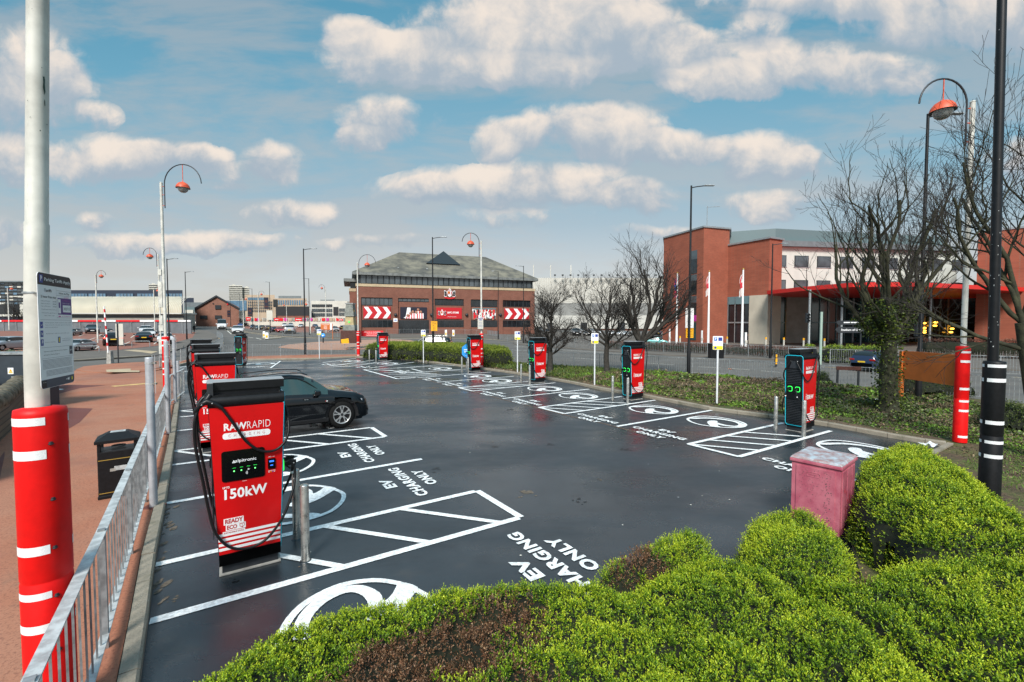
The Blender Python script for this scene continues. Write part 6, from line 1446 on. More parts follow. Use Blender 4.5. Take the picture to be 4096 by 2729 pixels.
# brick gable house
t = simple_b('brick_gable_building', 'old brick building with a wide gable at the end of the road'); Yg = 150
L_, R_, T_ = AT(787,Yg).x, AT(957,Yg).x, AT(872,Yg).x; z0, zl, zap = ZY(1300,Yg)-2, ZY(1229,Yg), ZY(1186,Yg)
mb = MB(); mb.add([(L_,Yg,z0),(R_,Yg,z0),(R_,Yg,zl),(T_,Yg,zap),(L_,Yg,zl),(L_-22,Yg+30,z0),(L_-22,Yg+30,zl)],[(0,1,2,3,4),(5,0,4,6)],'brick_gable'); mb.build('wall', t)
mb = MB(); mb.add([(L_-.6,Yg-.5,zl-.5),(T_,Yg-.5,zap+.3),(T_-22,Yg+30,zap+.3),(L_-23,Yg+30,zl-.5)],[(0,1,2,3)],'roof_grey'); mb.add([(R_+.6,Yg-.5,zl-.5),(T_,Yg-.5,zap+.3),(T_-22,Yg+30,zap+.3),(R_-22,Yg+30,zl-.5)],[(3,2,1,0)],'roof_grey')
for (xa, za), (xb, zb3) in (((L_-.6,zl-.5),(T_,zap+.3)),((T_,zap+.3),(R_+.6,zl-.5))): mb.add([(xa,Yg-.55,za-.5),(xb,Yg-.55,zb3-.5),(xb,Yg-.55,zb3+.1),(xa,Yg-.55,za+.1)],[(0,1,2,3)],'frame_dark')
mb.build('roof', t)
for x0, x1, y0, y1 in ((862,885,1221,1237),(801,829,1262,1276),(860,887,1262,1276)):
    mb = MB(); pxbox(mb, x0, x1, y0, y1, Yg-.3, .3, 'frame_dark'); w = mb.build('window', t)
mb = MB(); pxbox(mb, 852, 856, 1212, 1216, Yg-.3, .3, 'frame_dark'); pxbox(mb, 909, 914, 1214, 1220, Yg-.3, .3, 'sign_red'); mb.build('plaque', t)
# tower blocks
mat('tower_white', (.50,.48,.42), .8, n=(.1,.1)); mat('tower_glass', (.13,.13,.125), .4, n=(1.2,.5))
for x0, x1, y0, y1, lb, Y in ((600,646,1137,1290,'distant white tower block rising behind the navy office',330),(920,972,1142,1290,'distant ribbed tower block, taller left half of the pair',300),(972,1000,1150,1290,'distant ribbed tower block, narrower right half of the pair',302)):
    t = thing('tower_block', lb, 'tower block', group='distant tower blocks'); mb = MB(); pxbox(mb, x0, x1, y0, y1, Y, 18, 'tower_glass'); mb.build('wall', t); y = y0
    while y < y1-4:
        mb = MB(); pxbox(mb, x0-.5, x1+.5, y, y+3.2, Y-.4, 18, 'tower_white'); mb.build('balcony_band', t); y += 8.2
    mb = MB(); pxbox(mb, x0+12, x0+24, y0-4, y0, Y+5, 6, 'tower_white'); mb.build('roof_housing', t)
# central blocks
def block(name, lb, x0, x1, y0, y1, Y, m, wins, roof=None):
    t = thing(name, lb, 'building'); mb = MB(); pxbox(mb, x0, x1, y0, y1, Y, 18, m); mb.build('wall', t)
    for (a, b, c, d, nx_, ny_, gm, gap) in wins:
        for i in range(nx_):
            for j in range(ny_):
                w = (b-a)/nx_; h = (d-c)/ny_; mb = MB(); pxbox(mb, a+w*i+w*gap, a+w*(i+1)-w*gap, c+h*j+h*gap*.7, c+h*(j+1)-h*gap*.7, Y-.25, .4, gm); mb.build('window', t)
    if roof: mb = MB(); pxbox(mb, *roof, Y+4, 10, 'roof_grey'); mb.build('roof_plant', t)
    return t
block('tan_office','tan and glass office block behind the far car park',982,1101,1180,1292,230,'tan_clad',[(993,1075,1190,1201,9,1,'glass_blue',.04),(900,988,1203,1243,1,1,'glass_blue',.0),(992,1098,1204,1250,13,4,'glass_grey',.22)])
block('pale_office','pale banded block left of the tan office',920,985,1205,1292,235,'off_white',[(925,958,1206,1240,6,2,'glass_grey',.25),(960,984,1206,1244,2,1,'glass_blue',.05)])
block('teal_office','office block with a teal crown and tall bright windows',1093,1228,1194,1292,220,'tan_clad',[(1112,1222,1197,1224,12,1,'glass_blue',.22),(1094,1112,1198,1228,1,1,'glass_dark',.02)],(1116,1207,1184,1196))
block('black_hall','long black windowless hall behind the far car park',1104,1238,1226,1292,190,'black_clad',[(1110,1236,1264,1284,1,1,'brick_store',.0)])
block('white_frame_block','white framed car park building beside the clock monument',1246,1390,1204,1292,200,'off_white',[(1248,1330,1217,1229,10,1,'frame_dark',.08),(1248,1330,1234,1249,10,1,'glass_grey',.1),(1248,1330,1252,1267,10,1,'glass_grey',.1),(1334,1354,1228,1262,1,1,'black_clad',.0),(1356,1386,1232,1265,6,2,'glass_grey',.15)],(1283,1340,1199,1206))
block('grey_terrace','low grey roofs behind the white framed block',1330,1400,1206,1290,240,'stone_grey',[(1350,1372,1210,1216,3,1,'glass_grey',.2)])
# hoarding of shop fronts behind the cars
mb = MB(); t = thing('shop_hoarding', 'strip of coloured posters and red signs behind the far parked cars', 'hoarding'); pxbox(mb, 950, 1395, 1272, 1300, 170, 1, 'off_white'); mb.build('wall', t); rn_ = random.Random(8); x = 955
while x < 1385:
    w = rn_.uniform(5,15); mb = MB(); pxbox(mb, x, x+w, 1272.5, 1284, 169.7, .2, rn_.choice(['sign_red','stone_grey','off_white','clad_grey','sign_magenta','grey_clad','tan_clad','sign_red'])); mb.build('poster', t); x += w+rn_.uniform(1,6)
for x0, x1, y0, y1, lb in ((984,1003,1269,1283,'red car park sign beside the gable'),(1096,1117,1272,1284,'shield shaped red sign in the far car park'),(1180,1209,1272,1284.5,'wide red welcome banner in the far car park'),(1352,1372,1276,1284.5,'small red banner left of the clock monument')):
    t = thing('red_banner', lb, 'banner', group='red banners in the far car park'); mb = MB(); pxbox(mb, x0, x1, y0, y1, 150, .2, 'sign_red'); mb.build('panel', t); mb = MB(); pxbox(mb, x0+4, x1-4, (y0+y1)/2-1, (y0+y1)/2+1, 149.8, .1, 'sign_white'); mb.build('lettering', t)
# ------------------------------------------------------------------ vehicles
mat('car_glass', (.012,.018,.02), .10, spec=.45); mat('car_glass_tint', (.02,.045,.042), .05, spec=.8, coat=.2)
mat('tyre', (.006,.006,.006), .8, spec=.2); mat('rim_silver', (.5,.5,.5), .3, metal=.7); mat('rim_dark', (.05,.052,.055), .35, metal=.6); mat('trim_black', (.005,.005,.006), .55, spec=.3)
mat('headlamp', (.55,.57,.6), .1, coat=1); mat('tail_red', (.30,.008,.008), .2, coat=.6); mat('tail_lit', (.8,.02,.02), .3, emit=((1,.05,.03), 4)); mat('plate_yellow', (.80,.52,.02), .5); mat('plate_white', (.75,.75,.72), .5)
PAINT = dict(white=(.62,.62,.62), silver=(.36,.38,.40), black=(.002,.002,.003), grey=(.10,.105,.115), navy=(.012,.022,.06), blue=(.01,.05,.22), red=(.50,.015,.012), darkgrey=(.035,.037,.042), orange=(.55,.12,.03), teal=(.10,.48,.46), brown=(.11,.09,.08))
for k_, c_ in PAINT.items(): mat('paint_'+k_, c_, .28, metal=.25 if k_ in ('silver','grey') else 0, coat=.6 if k_ == 'black' else 1.0, spec=.3 if k_ == 'black' else .5)
def interp(keys, x):
    if x <= keys[0][0]: return keys[0][1]
    for (a, va), (b, vb) in zip(keys, keys[1:]):
        if x <= b:
            t = (x-a)/(b-a); t = t*t*(3-2*t)*.5+t*.5; return va+(vb-va)*t
    return keys[-1][1]
KIND = {  # length, width, height; along x from rear (-.5) to front (+.5): roof, belt (shoulder), plan half width, floor
 'hatch': dict(L=4.25,W=1.79,H=1.48, roof=[(-.5,.60),(-.485,.96),(-.43,1.34),(-.34,1.44),(-.12,1.48),(.06,1.46),(.14,1.38),(.27,1.02),(.36,.92),(.46,.78),(.495,.62),(.5,.5)], belt=[(-.5,.58),(-.485,.88),(-.40,.95),(.1,.92),(.27,.90),(.36,.86),(.46,.72),(.5,.48)], g0=-.46, g1=.28),
 'saloon': dict(L=4.7,W=1.82,H=1.43, roof=[(-.5,.60),(-.49,.92),(-.42,1.02),(-.36,1.06),(-.24,1.32),(-.10,1.42),(.02,1.42),(.11,1.34),(.24,1.00),(.34,.92),(.46,.76),(.495,.6),(.5,.48)], belt=[(-.5,.56),(-.49,.86),(-.40,.96),(.1,.90),(.24,.90),(.34,.85),(.46,.70),(.5,.46)], g0=-.37, g1=.25),
 'suv': dict(L=4.6,W=1.88,H=1.64, roof=[(-.5,.66),(-.485,1.05),(-.44,1.46),(-.36,1.58),(-.12,1.64),(.06,1.61),(.13,1.52),(.25,1.14),(.36,1.04),(.46,.94),(.495,.74),(.5,.58)], belt=[(-.5,.64),(-.485,.98),(-.40,1.07),(.1,1.03),(.25,1.02),(.36,.98),(.46,.88),(.5,.56)], g0=-.46, g1=.26),
 'van': dict(L=5.9,W=2.0,H=2.6, roof=[(-.5,.8),(-.495,2.4),(-.47,2.58),(.1,2.6),(.22,2.52),(.28,2.3),(.38,1.55),(.42,1.35),(.485,1.15),(.5,.7)], belt=[(-.5,.75),(-.495,1.3),(.2,1.32),(.38,1.25),(.42,1.2),(.485,1.0),(.5,.6)], g0=.14, g1=.39),
 'coupe_suv': dict(L=4.59,W=1.87,H=1.62, roof=[(-.5,.70),(-.488,1.02),(-.455,1.14),(-.38,1.30),(-.26,1.50),(-.12,1.60),(.0,1.62),(.07,1.58),(.14,1.46),(.245,1.14),(.30,1.09),(.40,1.02),(.46,.91),(.488,.76),(.5,.58)], belt=[(-.5,.68),(-.488,.96),(-.40,1.06),(-.1,1.03),(.1,1.01),(.245,1.00),(.30,.99),(.40,.93),(.46,.82),(.5,.55)], g0=-.44, g1=.25)}
def car_body(kind, hi=False, glass='car_glass'):
    K_ = KIND[kind]; L, W_, H = K_['L'], K_['W'], K_['H']; n = 84 if hi else 34
    xs = [(-.5+i/n) for i in range(n+1)]; xs = [.5*math.copysign(1-(1-abs(2*x))**1.25, x) for x in xs]
    paint = MB(); gl = MB(); rows = []
    wheels = ((-.5*L+ (.84 if kind != 'van' else 1.15)), (.5*L-(.86 if kind != 'van' else .95))); wr = .35 if kind in ('suv','coupe_suv','van') else .32
    if kind == 'coupe_suv': wr = .395
    for x in xs:
        X = x*L; rf = interp(K_['roof'], x); bl = min(interp(K_['belt'], x), rf-.01)
        e = abs(2*x); pw = W_/2*(1-.10*max(0,(e-.72)/.28)**2-.12*max(0,(e-.93)/.07)**2)
        fl = .19+.05*(e > .9)+ (.10 if e > .97 else 0); g = max(0, min(1, (rf-bl-.06)/.35)); tw = pw*(.93-.20*g if kind != 'van' else .97-.10*g)
        h = rf-bl; r = [(pw*.80,fl),(pw*.955,fl+.05),(pw*.99,fl+.16),(pw*.985,fl+(bl-fl)*.42),(pw,fl+(bl-fl)*.62),(pw*.992,bl-.07),(pw*.955,bl),
                        (pw*.945*(1-g)+g*(pw*.93),bl+h*.10),(tw+(pw*.93-tw)*.12,bl+h*.80) if g > .05 else (pw*.86,bl+h*.35),(tw*.93,bl+h*.95) if g > .05 else (pw*.66,bl+h*.70),(tw*.66,rf-.006) if g > .05 else (pw*.38,bl+h*.92),(0,rf+.012 if g > .05 else rf)]
        rows.append([(X,y,z) for y, z in r])
    m = len(rows[0]); vs = [p for r in rows for p in r]; vs2 = [(x,-y,z) for x, y, z in vs]
    pf = []; gf = []
    for i in range(n):
        xm = (xs[i]+xs[i+1])/2
        for j in range(m-1):
            q = (i*m+j, (i+1)*m+j, (i+1)*m+j+1, i*m+j+1)
            P = [Vector(vs[k]) for k in q]; c = sum(P, Vector())/4
            if j < 6 and any(math.hypot(c.x-w, c.z-wr) < wr+.065 for w in wheels): continue
            steep = abs(rows[i+1][m-1][2]-rows[i][m-1][2])/max(1e-6, abs(rows[i+1][m-1][0]-rows[i][m-1][0])); roofm = (rows[i+1][m-1][2]+rows[i][m-1][2])/2; beltm = (rows[i+1][6][2]+rows[i][6][2])/2
            side = j == 7 and K_['g0']+.03 < xm < K_['g1']-.03 and roofm-beltm > .20
            if kind == 'van': side = side and xm > .2
            if side and kind != 'van' and (abs(xm-(-.07)) < .010 or (kind in ('suv','hatch') and abs(xm+.30) < .012)): side = False
            scr = j >= 8 and steep > .30 and roofm-beltm > .04 and K_['g0'] < xm < K_['g1'] and roofm < H*.965
            if kind == 'van' and xm < 0: scr = False
            (gf if side or scr else pf).append(q)
    paint.add(vs, pf, 'paint_white', True); paint.add(vs2, [f[::-1] for f in pf], 'paint_white', True)
    gl.add(vs, gf, glass, True); gl.add(vs2, [f[::-1] for f in gf], glass, True)
    return paint, gl, wheels, wr, K_
def weld(o):
    bm = bmesh.new(); bm.from_mesh(o.data); bmesh.ops.remove_doubles(bm, verts=bm.verts, dist=.0005); bmesh.ops.delete(bm, geom=[v for v in bm.verts if not v.link_faces], context='VERTS'); bmesh.ops.recalc_face_normals(bm, faces=bm.faces); bm.to_mesh(o.data); bm.free(); return o
def wheel(t, x, y, r, w=.22, rim='rim_silver', hero=False):
    s = 1 if y > 0 else -1; wt = MB(); wt.lathe([(r*.66,-w/2),(r*.93,-w/2),(r,-w*.36),(r,w*.36),(r*.93,w/2),(r*.66,w/2)],'tyre',(x,y,r),24 if hero else 14,'Y'); wh = wt.build('tyre', t)
    mb = MB(); mb.lathe([(0,s*w*.10),(r*.62,s*w*.10)],'rim_dark',(x,y,r),16,'Y'); mb.lathe([(r*.70,s*w*.45),(r*.66,s*w*.52),(r*.60,s*w*.42),(r*.60,s*w*.1)],rim,(x,y,r),28 if hero else 12,'Y')
    for k in range(5):
        a = k*2*math.pi/5+.31; ca, sa = math.cos(a), math.sin(a); yy = y+s*w*.44
        P = []
        for rr, ww in ((r*.10,.030 if hero else .05),(r*.35,.032 if hero else .06),(r*.62,.085 if hero else .07)): P += [(x+ca*rr-sa*ww, yy+s*.0, r+sa*rr+ca*ww),(x+ca*rr+sa*ww, yy, r+sa*rr-ca*ww)]
        mb.add(P+[(p[0],p[1]-s*.05,p[2]) for p in P],[(0,1,3,2),(2,3,5,4),(0,2,8,6),(2,4,10,8),(1,7,9,3),(3,9,11,5)],rim)
        if hero: mb.add([(p[0]*1.0,p[1]+s*.003,p[2]) for p in [((P[2][0]+P[3][0])/2-sa*.012,P[2][1],(P[2][2]+P[3][2])/2+ca*.012),((P[2][0]+P[3][0])/2+sa*.012,P[2][1],(P[2][2]+P[3][2])/2-ca*.012),((P[4][0]+P[5][0])/2+sa*.03,P[4][1],(P[4][2]+P[5][2])/2-ca*.03),((P[4][0]+P[5][0])/2-sa*.03,P[4][1],(P[4][2]+P[5][2])/2+ca*.03)]],[(0,1,2,3)],'rim_dark')
    mb.cyl((x,y+s*w*.30,r),(x,y+s*w*.47,r),r*.11,'rim_dark',n=10); mb.build('rim', wh); return wh
def make_car(kind, hero=False, lit=False):
    t = thing(kind+'_car' if kind != 'van' else 'van', 'x', 'car' if kind != 'van' else 'van')
    p, g, wh, wr, K_ = car_body(kind, hero, 'car_glass_tint' if hero else 'car_glass'); b = weld(p.build('body', t)); weld(g.build('windows', t)); L, W_ = K_['L'], K_['W']
    for x in wh:
        for s in (-1,1): wheel(t, x, s*(W_/2-.13), wr, .22, 'rim_silver', hero)
    mb = MB()
    for x in wh: mb.box((x,0,wr+.10),(2*wr+.15,W_-.12,.55),'trim_black')
    mb.box((0,0,.30),(L*.9,W_*.86,.18),'trim_black'); mb.build('underbody', t)
    mb = MB(); nn = 20
    for x in wh:
        for s in (-1,1):
            for k in range(nn):
                a0, a1 = math.pi*(-.05+1.10*k/nn), math.pi*(-.05+1.10*(k+1)/nn); r0, r1 = wr+.015, wr+.075+(.02 if hero else 0)
                y0 = s*(W_/2+.006); q = [(x+r*math.cos(a), y0-(s*.03*(r==r0)), wr+r*math.sin(a)) for r, a in ((r0,a0),(r1,a0),(r1,a1),(r0,a1))]; mb.add(q,[(0,1,2,3) if s < 0 else (3,2,1,0)],'trim_black',True)
    mb.build('wheel_arch', t)
    zl = interp(K_['belt'],.46)-.06; F_ = L/2
    for s in (-1,1):
        mb = MB(); x = F_*.935; 
        if hero:
            mb.add([(F_*.985,s*W_*.30,zl+.00),(F_*.955,s*W_*.40,zl+.03),(F_*.87,s*W_*.492,zl+.075),(F_*.88,s*W_*.494,zl+.02),(F_*.955,s*W_*.425,zl-.05),(F_*.99,s*W_*.32,zl-.05)],[(0,1,2,3,4,5) if s > 0 else (5,4,3,2,1,0)],'headlamp')
        else: mb.box((F_*.945,s*W_*.36,zl-.03),(.22,.34,.14),'headlamp')
        mb.build('headlight', t, bevel=.02)
        zt = interp(K_['belt'],-.485)-.06; mb = MB(); mb.box((-F_*.965,s*W_*.37,zt if kind != 'van' else 1.0),(.15,.34 if kind != 'van' else .12,.14 if kind != 'van' else .4),'tail_lit' if lit else 'tail_red'); mb.build('tail_light', t, bevel=.02)
        mb = MB(); xm = L*.155 if kind != 'van' else L*.30; zb_ = interp(K_['belt'],.13)+.09; mb.box((xm,s*(W_/2+.09),zb_),(.16,.20,.14 if kind != 'van' else .3),'paint_white' if not hero else 'paint_black'); mb.box((xm+.02,s*(W_/2-.0),zb_-.07),(.10,.10,.05),'trim_black'); mb.build('mirror', t, bevel=.03)
    mb = MB(); mb.box((F_*.985,0,zl-.16),(.06,W_*.45,.20),'trim_black'); mb.box((F_*.98,0,.33),(.10,W_*.70,.12),'trim_black'); mb.build('grille', t, bevel=.02)
    mb = MB(); mb.box((F_+.01,0,zl-.30),(.02,.50,.11),'plate_white'); mb.build('front_plate', t); mb = MB(); mb.box((-F_-.01,0,interp(K_['belt'],-.485)-.22),(.02,.50,.11),'plate_yellow'); mb.build('rear_plate', t)
    return t, b
CARN = [0]
PROTO = {}
def car(kind, colour, pos, heading, label, group=None, sc=1.0, lit=False, cat=None):
    key = (kind, lit)
    if key not in PROTO:
        t, b = make_car(kind, lit=lit); PROTO[key] = [t, True]
    t, first = PROTO[key]
    if first: o = t; PROTO[key][1] = False
    else: o = copy_tree(t)
    for ch in o.children:
        if ch.name.split('.')[0] in ('body','mirror'):
            ms = ch.material_slots[0]; ms.link = 'OBJECT'; ms.material = MATS['paint_'+colour]
    o.location = pos; o.rotation_euler = (0,0,heading); o.scale = (sc,)*3; o['label'] = label
    if group: o['group'] = group
    return o
def car_px(kind, colour, x0, x1, yb, view, label, group=None, lit=False, dh=0.0):
    """car filling photo columns x0..x1, its wheels on row yb; view: f, r, l, s"""
    g_ = G((x0+x1)/2, yb); Y = g_.y; los = math.atan2(g_.y, g_.x)
    hd = {'f': los+math.pi, 'r': los, 'L': math.pi, 'R': 0.0}[view]+dh
    K_ = KIND[kind]; a = hd-los; wpx = (abs(math.sin(a))*K_['L']+abs(math.cos(a))*K_['W'])/math.sin(los) ; s = (x1-x0)*Y/FPX/ (wpx)
    s = max(.82, min(1.18, s)); p = Vector((g_.x,g_.y,0)); p += Vector((math.cos(los),math.sin(los),0))*(abs(math.cos(a))*K_['L']/2*.85+abs(math.sin(a))*K_['W']/2*.8)*s
    return car(kind, colour, (p.x,p.y,ground_z(p.x,p.y)+.035), hd, label, group, s, lit)
GL = 'cars parked in the left car park'
car_px('suv','silver',-60,112,1405,'f','silver crossover parked at the far left edge behind the dark cabinet',GL,dh=-.75)
car_px('saloon','silver',245,372,1409,'f','silver saloon facing left just right of the tariff sign, second nearest row',GL,dh=-.5)
car_px('hatch','grey',262,318,1344,'f','grey car half hidden behind the tariff sign, in the rear row',GL,dh=-.4)
car_px('suv','darkgrey',340,400,1336,'f','dark grey car facing us left of the lamp post with a red band',GL)
car_px('hatch','darkgrey',423,466,1331,'f','dark car in the rear row directly behind the one with lit brake lights',GL)
car_px('suv','black',411,498,1386,'r','dark crossover with glowing brake lights seen from behind',GL,lit=True)
car_px('hatch','red',570,608,1316,'f','red car barely showing behind the white car by the fence',GL)
car_px('saloon','white',556,612,1337,'f','white car facing us in the rear row of the left car park',GL)
car_px('hatch','white',566,624,1352,'f','white car directly behind the black saloon with a yellow plate',GL)
car_px('saloon','black',540,613,1372,'r','black saloon with yellow rear plate in the left car park',GL)
car_px('hatch','white',628,696,1377,'f','white hatchback facing us beside the red sleeved lamp and round posts',GL)
car_px('van','white',868,908,1321,'f','tall white van driving toward us on the road',None)
car_px('saloon','white',925,977,1336,'f','white saloon driving toward us just above the far left charger','cars on the road')
car_px('saloon','white',814,846,1304,'f','small white car on the distant road, headlights on, left of the van','cars on the road',dh=.3)
car_px('van','white',781,800,1300,'f','distant white van at the foot of the brick gable','vans on the road')
GC = 'cars in the far central car park'
CC = [('hatch','black',924,939,1304,'f','black car at the left end of the far car park by the brick gable'),('hatch','white',935,958,1306,'f','white car left of the blue one below the red car park sign'),('hatch','blue',950,973,1309,'f','bright blue car at the left end of the far car park'),
 ('hatch','black',975,993,1304,'r','black car with yellow plate under the red car park sign'),('hatch','white',987,1006,1301,'f','white car right of the black one under the red car park sign'),('hatch','red',1000,1013,1303,'f','dark red car beside the black column in the far car park'),
 ('hatch','navy',1003,1021,1316,'f','navy car just right of the second far black column'),('hatch','grey',1015,1045,1320,'f','grey car before the left white lamp post of the far car park'),('hatch','darkgrey',1040,1060,1319,'r','dark car between the grey one and the brown grey one'),
 ('suv','brown',1053,1084,1323,'r','brown grey crossover left of the bannered column, seen from behind'),('hatch','white',1050,1078,1299,'f','white car in the row behind the brown grey crossover'),('hatch','navy',1084,1104,1329,'r','dark blue car between the bannered column and the red hatchback'),
 ('hatch','red',1100,1137,1331,'f','bright red hatchback in the front row of the far car park'),('suv','silver',1136,1187,1337,'r','silver hatchback with yellow plate, nearest in the far car park'),('hatch','white',1127,1153,1311,'f','white car behind the red hatchback'),
 ('hatch','darkgrey',1109,1134,1301,'f','dark car in the far row above the red hatchback'),('hatch','orange',1138,1160,1302,'f','orange car in the far row above the silver hatchback'),('hatch','silver',1152,1174,1307,'f','silver car between the orange car and the tall black column'),
 ('suv','darkgrey',1170,1192,1305,'r','dark crossover under the wide red banner'),('hatch','silver',1193,1216,1311,'f','silver car standing alone left of the tall black column'),('hatch','white',1224,1240,1303,'f','white car between the tall column and the twin posts'),
 ('suv','darkgrey',1255,1293,1333,'f','dark grey car with white front left of the orange sign'),('suv','silver',1313,1360,1330,'f','large silver crossover right of the orange sign'),('hatch','black',1358,1382,1319,'r','black car with yellow plate next to the clock monument'),
 ('van','white',1276,1300,1303,'f','white van far back above the orange sign'),('hatch','navy',1250,1272,1311,'f','dark blue car behind the one left of the orange sign'),('hatch','silver',1322,1352,1301,'f','silver car in the far row above the large silver crossover'),
 ('hatch','white',1360,1384,1301,'f','white car in the far row beside the clock monument'),('hatch','black',1164,1178,1297,'f','small dark car far back left of the wide red banner'),('hatch','white',1094,1114,1299,'f','white car under the shield shaped red sign'),
 ('hatch','white',1072,1092,1295,'f','white car far back right of the dark banner'),('hatch','red',1028,1042,1297,'f','red car far back between the first white lamp posts'),('hatch','silver',1206,1222,1299,'f','silver car far back right of the wide red banner'),('hatch','grey',1240,1256,1300,'f','grey car far back left of the white van')]
rc = random.Random(6)
for k, c, x0, x1, yb, v, lb in CC: car_px(k, c, x0, x1, yb, v, lb, GC, dh=rc.uniform(-.35,.35))
GT = 'cars seen through the bare trees'
for k, c, x0, x1, yb, v, lb in [('hatch','silver',2137,2180,1330,'f','silver car left of the first bare trunk, before the stadium'),('suv','black',2276,2328,1345,'f','black crossover between the first and second bare trees'),('suv','darkgrey',2331,2370,1345,'f','dark grey car right of the black crossover between the trees'),
  ('hatch','white',2372,2400,1338,'f','white car left of the second bare trunk'),('hatch','white',2432,2456,1341,'f','white car just right of the second bare trunk'),('hatch','silver',2458,2484,1343,'f','silver car between the second and third bare trees'),('hatch','white',2486,2518,1345,'f','white car left of the third bare trunk'),
  ('hatch','white',2520,2548,1338,'f','white car behind the fork of the third bare tree'),('suv','navy',2610,2642,1342,'r','dark blue crossover parked against the hotel tower'),('hatch','white',2300,2330,1330,'f','white car in the back row between the trees'),('hatch','silver',2350,2376,1329,'f','silver car in the back row near the yellow topped post'),('hatch','black',2180,2206,1332,'f','dark car behind the first bare trunk')]:
    car_px(k, c, x0, x1, yb, v, lb, GT, dh=rc.uniform(-.5,.5))
car_px('hatch','teal',2572,2672,1384,'R','turquoise hatchback behind the hotel railing, right of the third bare tree',None,dh=-.35)
# estate with roof bars behind the long hedge
e_ = car_px('suv','black',1636,1806,1403,'L','dark estate car with silver roof bars passing behind the long hedge',None,dh=.05)
e_.scale = (1.12,1.0,.98)
mb = MB()
for s in (-1,1):
    mb.tube([(-1.8,s*.62,1.60),(-1.6,s*.62,1.68),(.4,s*.62,1.69),(.62,s*.62,1.60)], .03, 'steel', 6)
for x in (-1.2,-.4,.3): mb.box((x,0,1.72),(.09,1.35,.05),'trim_black')
mb.build('roof_bars', e_)
mb = MB()
for s in (-1,1): mb.tube([(1.15,s*.90,1.06),(.55,s*.80,1.50),(-.2,s*.76,1.60),(-1.4,s*.78,1.55),(-1.95,s*.85,1.12),(1.15,s*.915,1.05)], .022, 'galv_light', 5)
mb.build('window_trim', e_)
car_px('suv','navy',3462,3560,1492,'r','dark blue car on the road, half hidden by the ivy clad trunk',None,dh=-.45)
# the black electric car in the bay
hc, hb = make_car('coupe_suv', hero=True); hc['label'] = 'glossy black coupe styled crossover parked in the bay behind the nearest charger'; hc['category'] = 'car'; hc.name = 'parked_car'
hc.location = (-6.56,12.83,.02); hc.scale = (.93,1,1); hc.rotation_euler = (0,0,UA)
for ch in hc.children:
    if ch.name.split('.')[0] in ('body','mirror'): ch.material_slots[0].link = 'OBJECT'; ch.material_slots[0].material = MATS['paint_black']
    if ch.name.split('.')[0] == 'body': MATS['paint_black'].node_tree.nodes['Principled BSDF'].inputs['Roughness'].default_value = .12
mb = MB()
for s in (-1,1): mb.tube([(-1.35,s*.60,1.50),(-1.2,s*.60,1.60),(-.2,s*.61,1.665),(.35,s*.60,1.64),(.5,s*.59,1.58)], .014, 'trim_black', 6)
mb.build('roof_rail', hc)
for s in (-1,1):
    for x in (-.55,.42):
        mb = MB(); mb.box((x,s*.935,.94),(.20,.03,.035),'paint_black'); mb.box((x,s*.948,.925),(.12,.012,.012),'steel'); mb.build('door_handle', hc, bevel=.008)
    mb = MB(); mb.box((.98,s*.925,.84),(.07,.012,.022),'sign_white'); mb.box((.955,s*.929,.84),(.02,.008,.02),'sign_red'); mb.build('badge', hc)
    mb = MB(); mb.box((-.1,s*.915,.30),(2.3,.05,.12),'trim_black'); mb.build('sill_trim', hc, bevel=.02)
    mb = MB(); mb.tube([(.90,s*.80,1.07),(.45,s*.74,1.40),(.15,s*.71,1.535),(-.3,s*.71,1.57),(-.9,s*.72,1.48),(-1.5,s*.78,1.22)], .013, 'trim_black', 5); mb.build('window_trim', hc)
mb = MB()
for s in (-1,1): mb.box((.25,s*.36,.88),(.45,.42,.5),'trim_black'); mb.box((.02,s*.36,1.15),(.12,.40,.42),'trim_black'); mb.box((.0,s*.36,1.42),(.08,.22,.16),'trim_black')
mb.tube([(.62+.02*math.sin(a),-.36+.17*math.cos(a),1.02+.15*math.sin(a)) for a in [i*.524 for i in range(12)]], .014, 'trim_black', 6, closed=True); mb.build('seat_pattern', hc)
mb = MB(); mb.add([(.62,-.6,1.145),(1.02,-.72,1.075),(1.02,.72,1.075),(.62,.6,1.145)],[(0,1,2,3)],'trim_black'); mb.build('dashboard', hc)

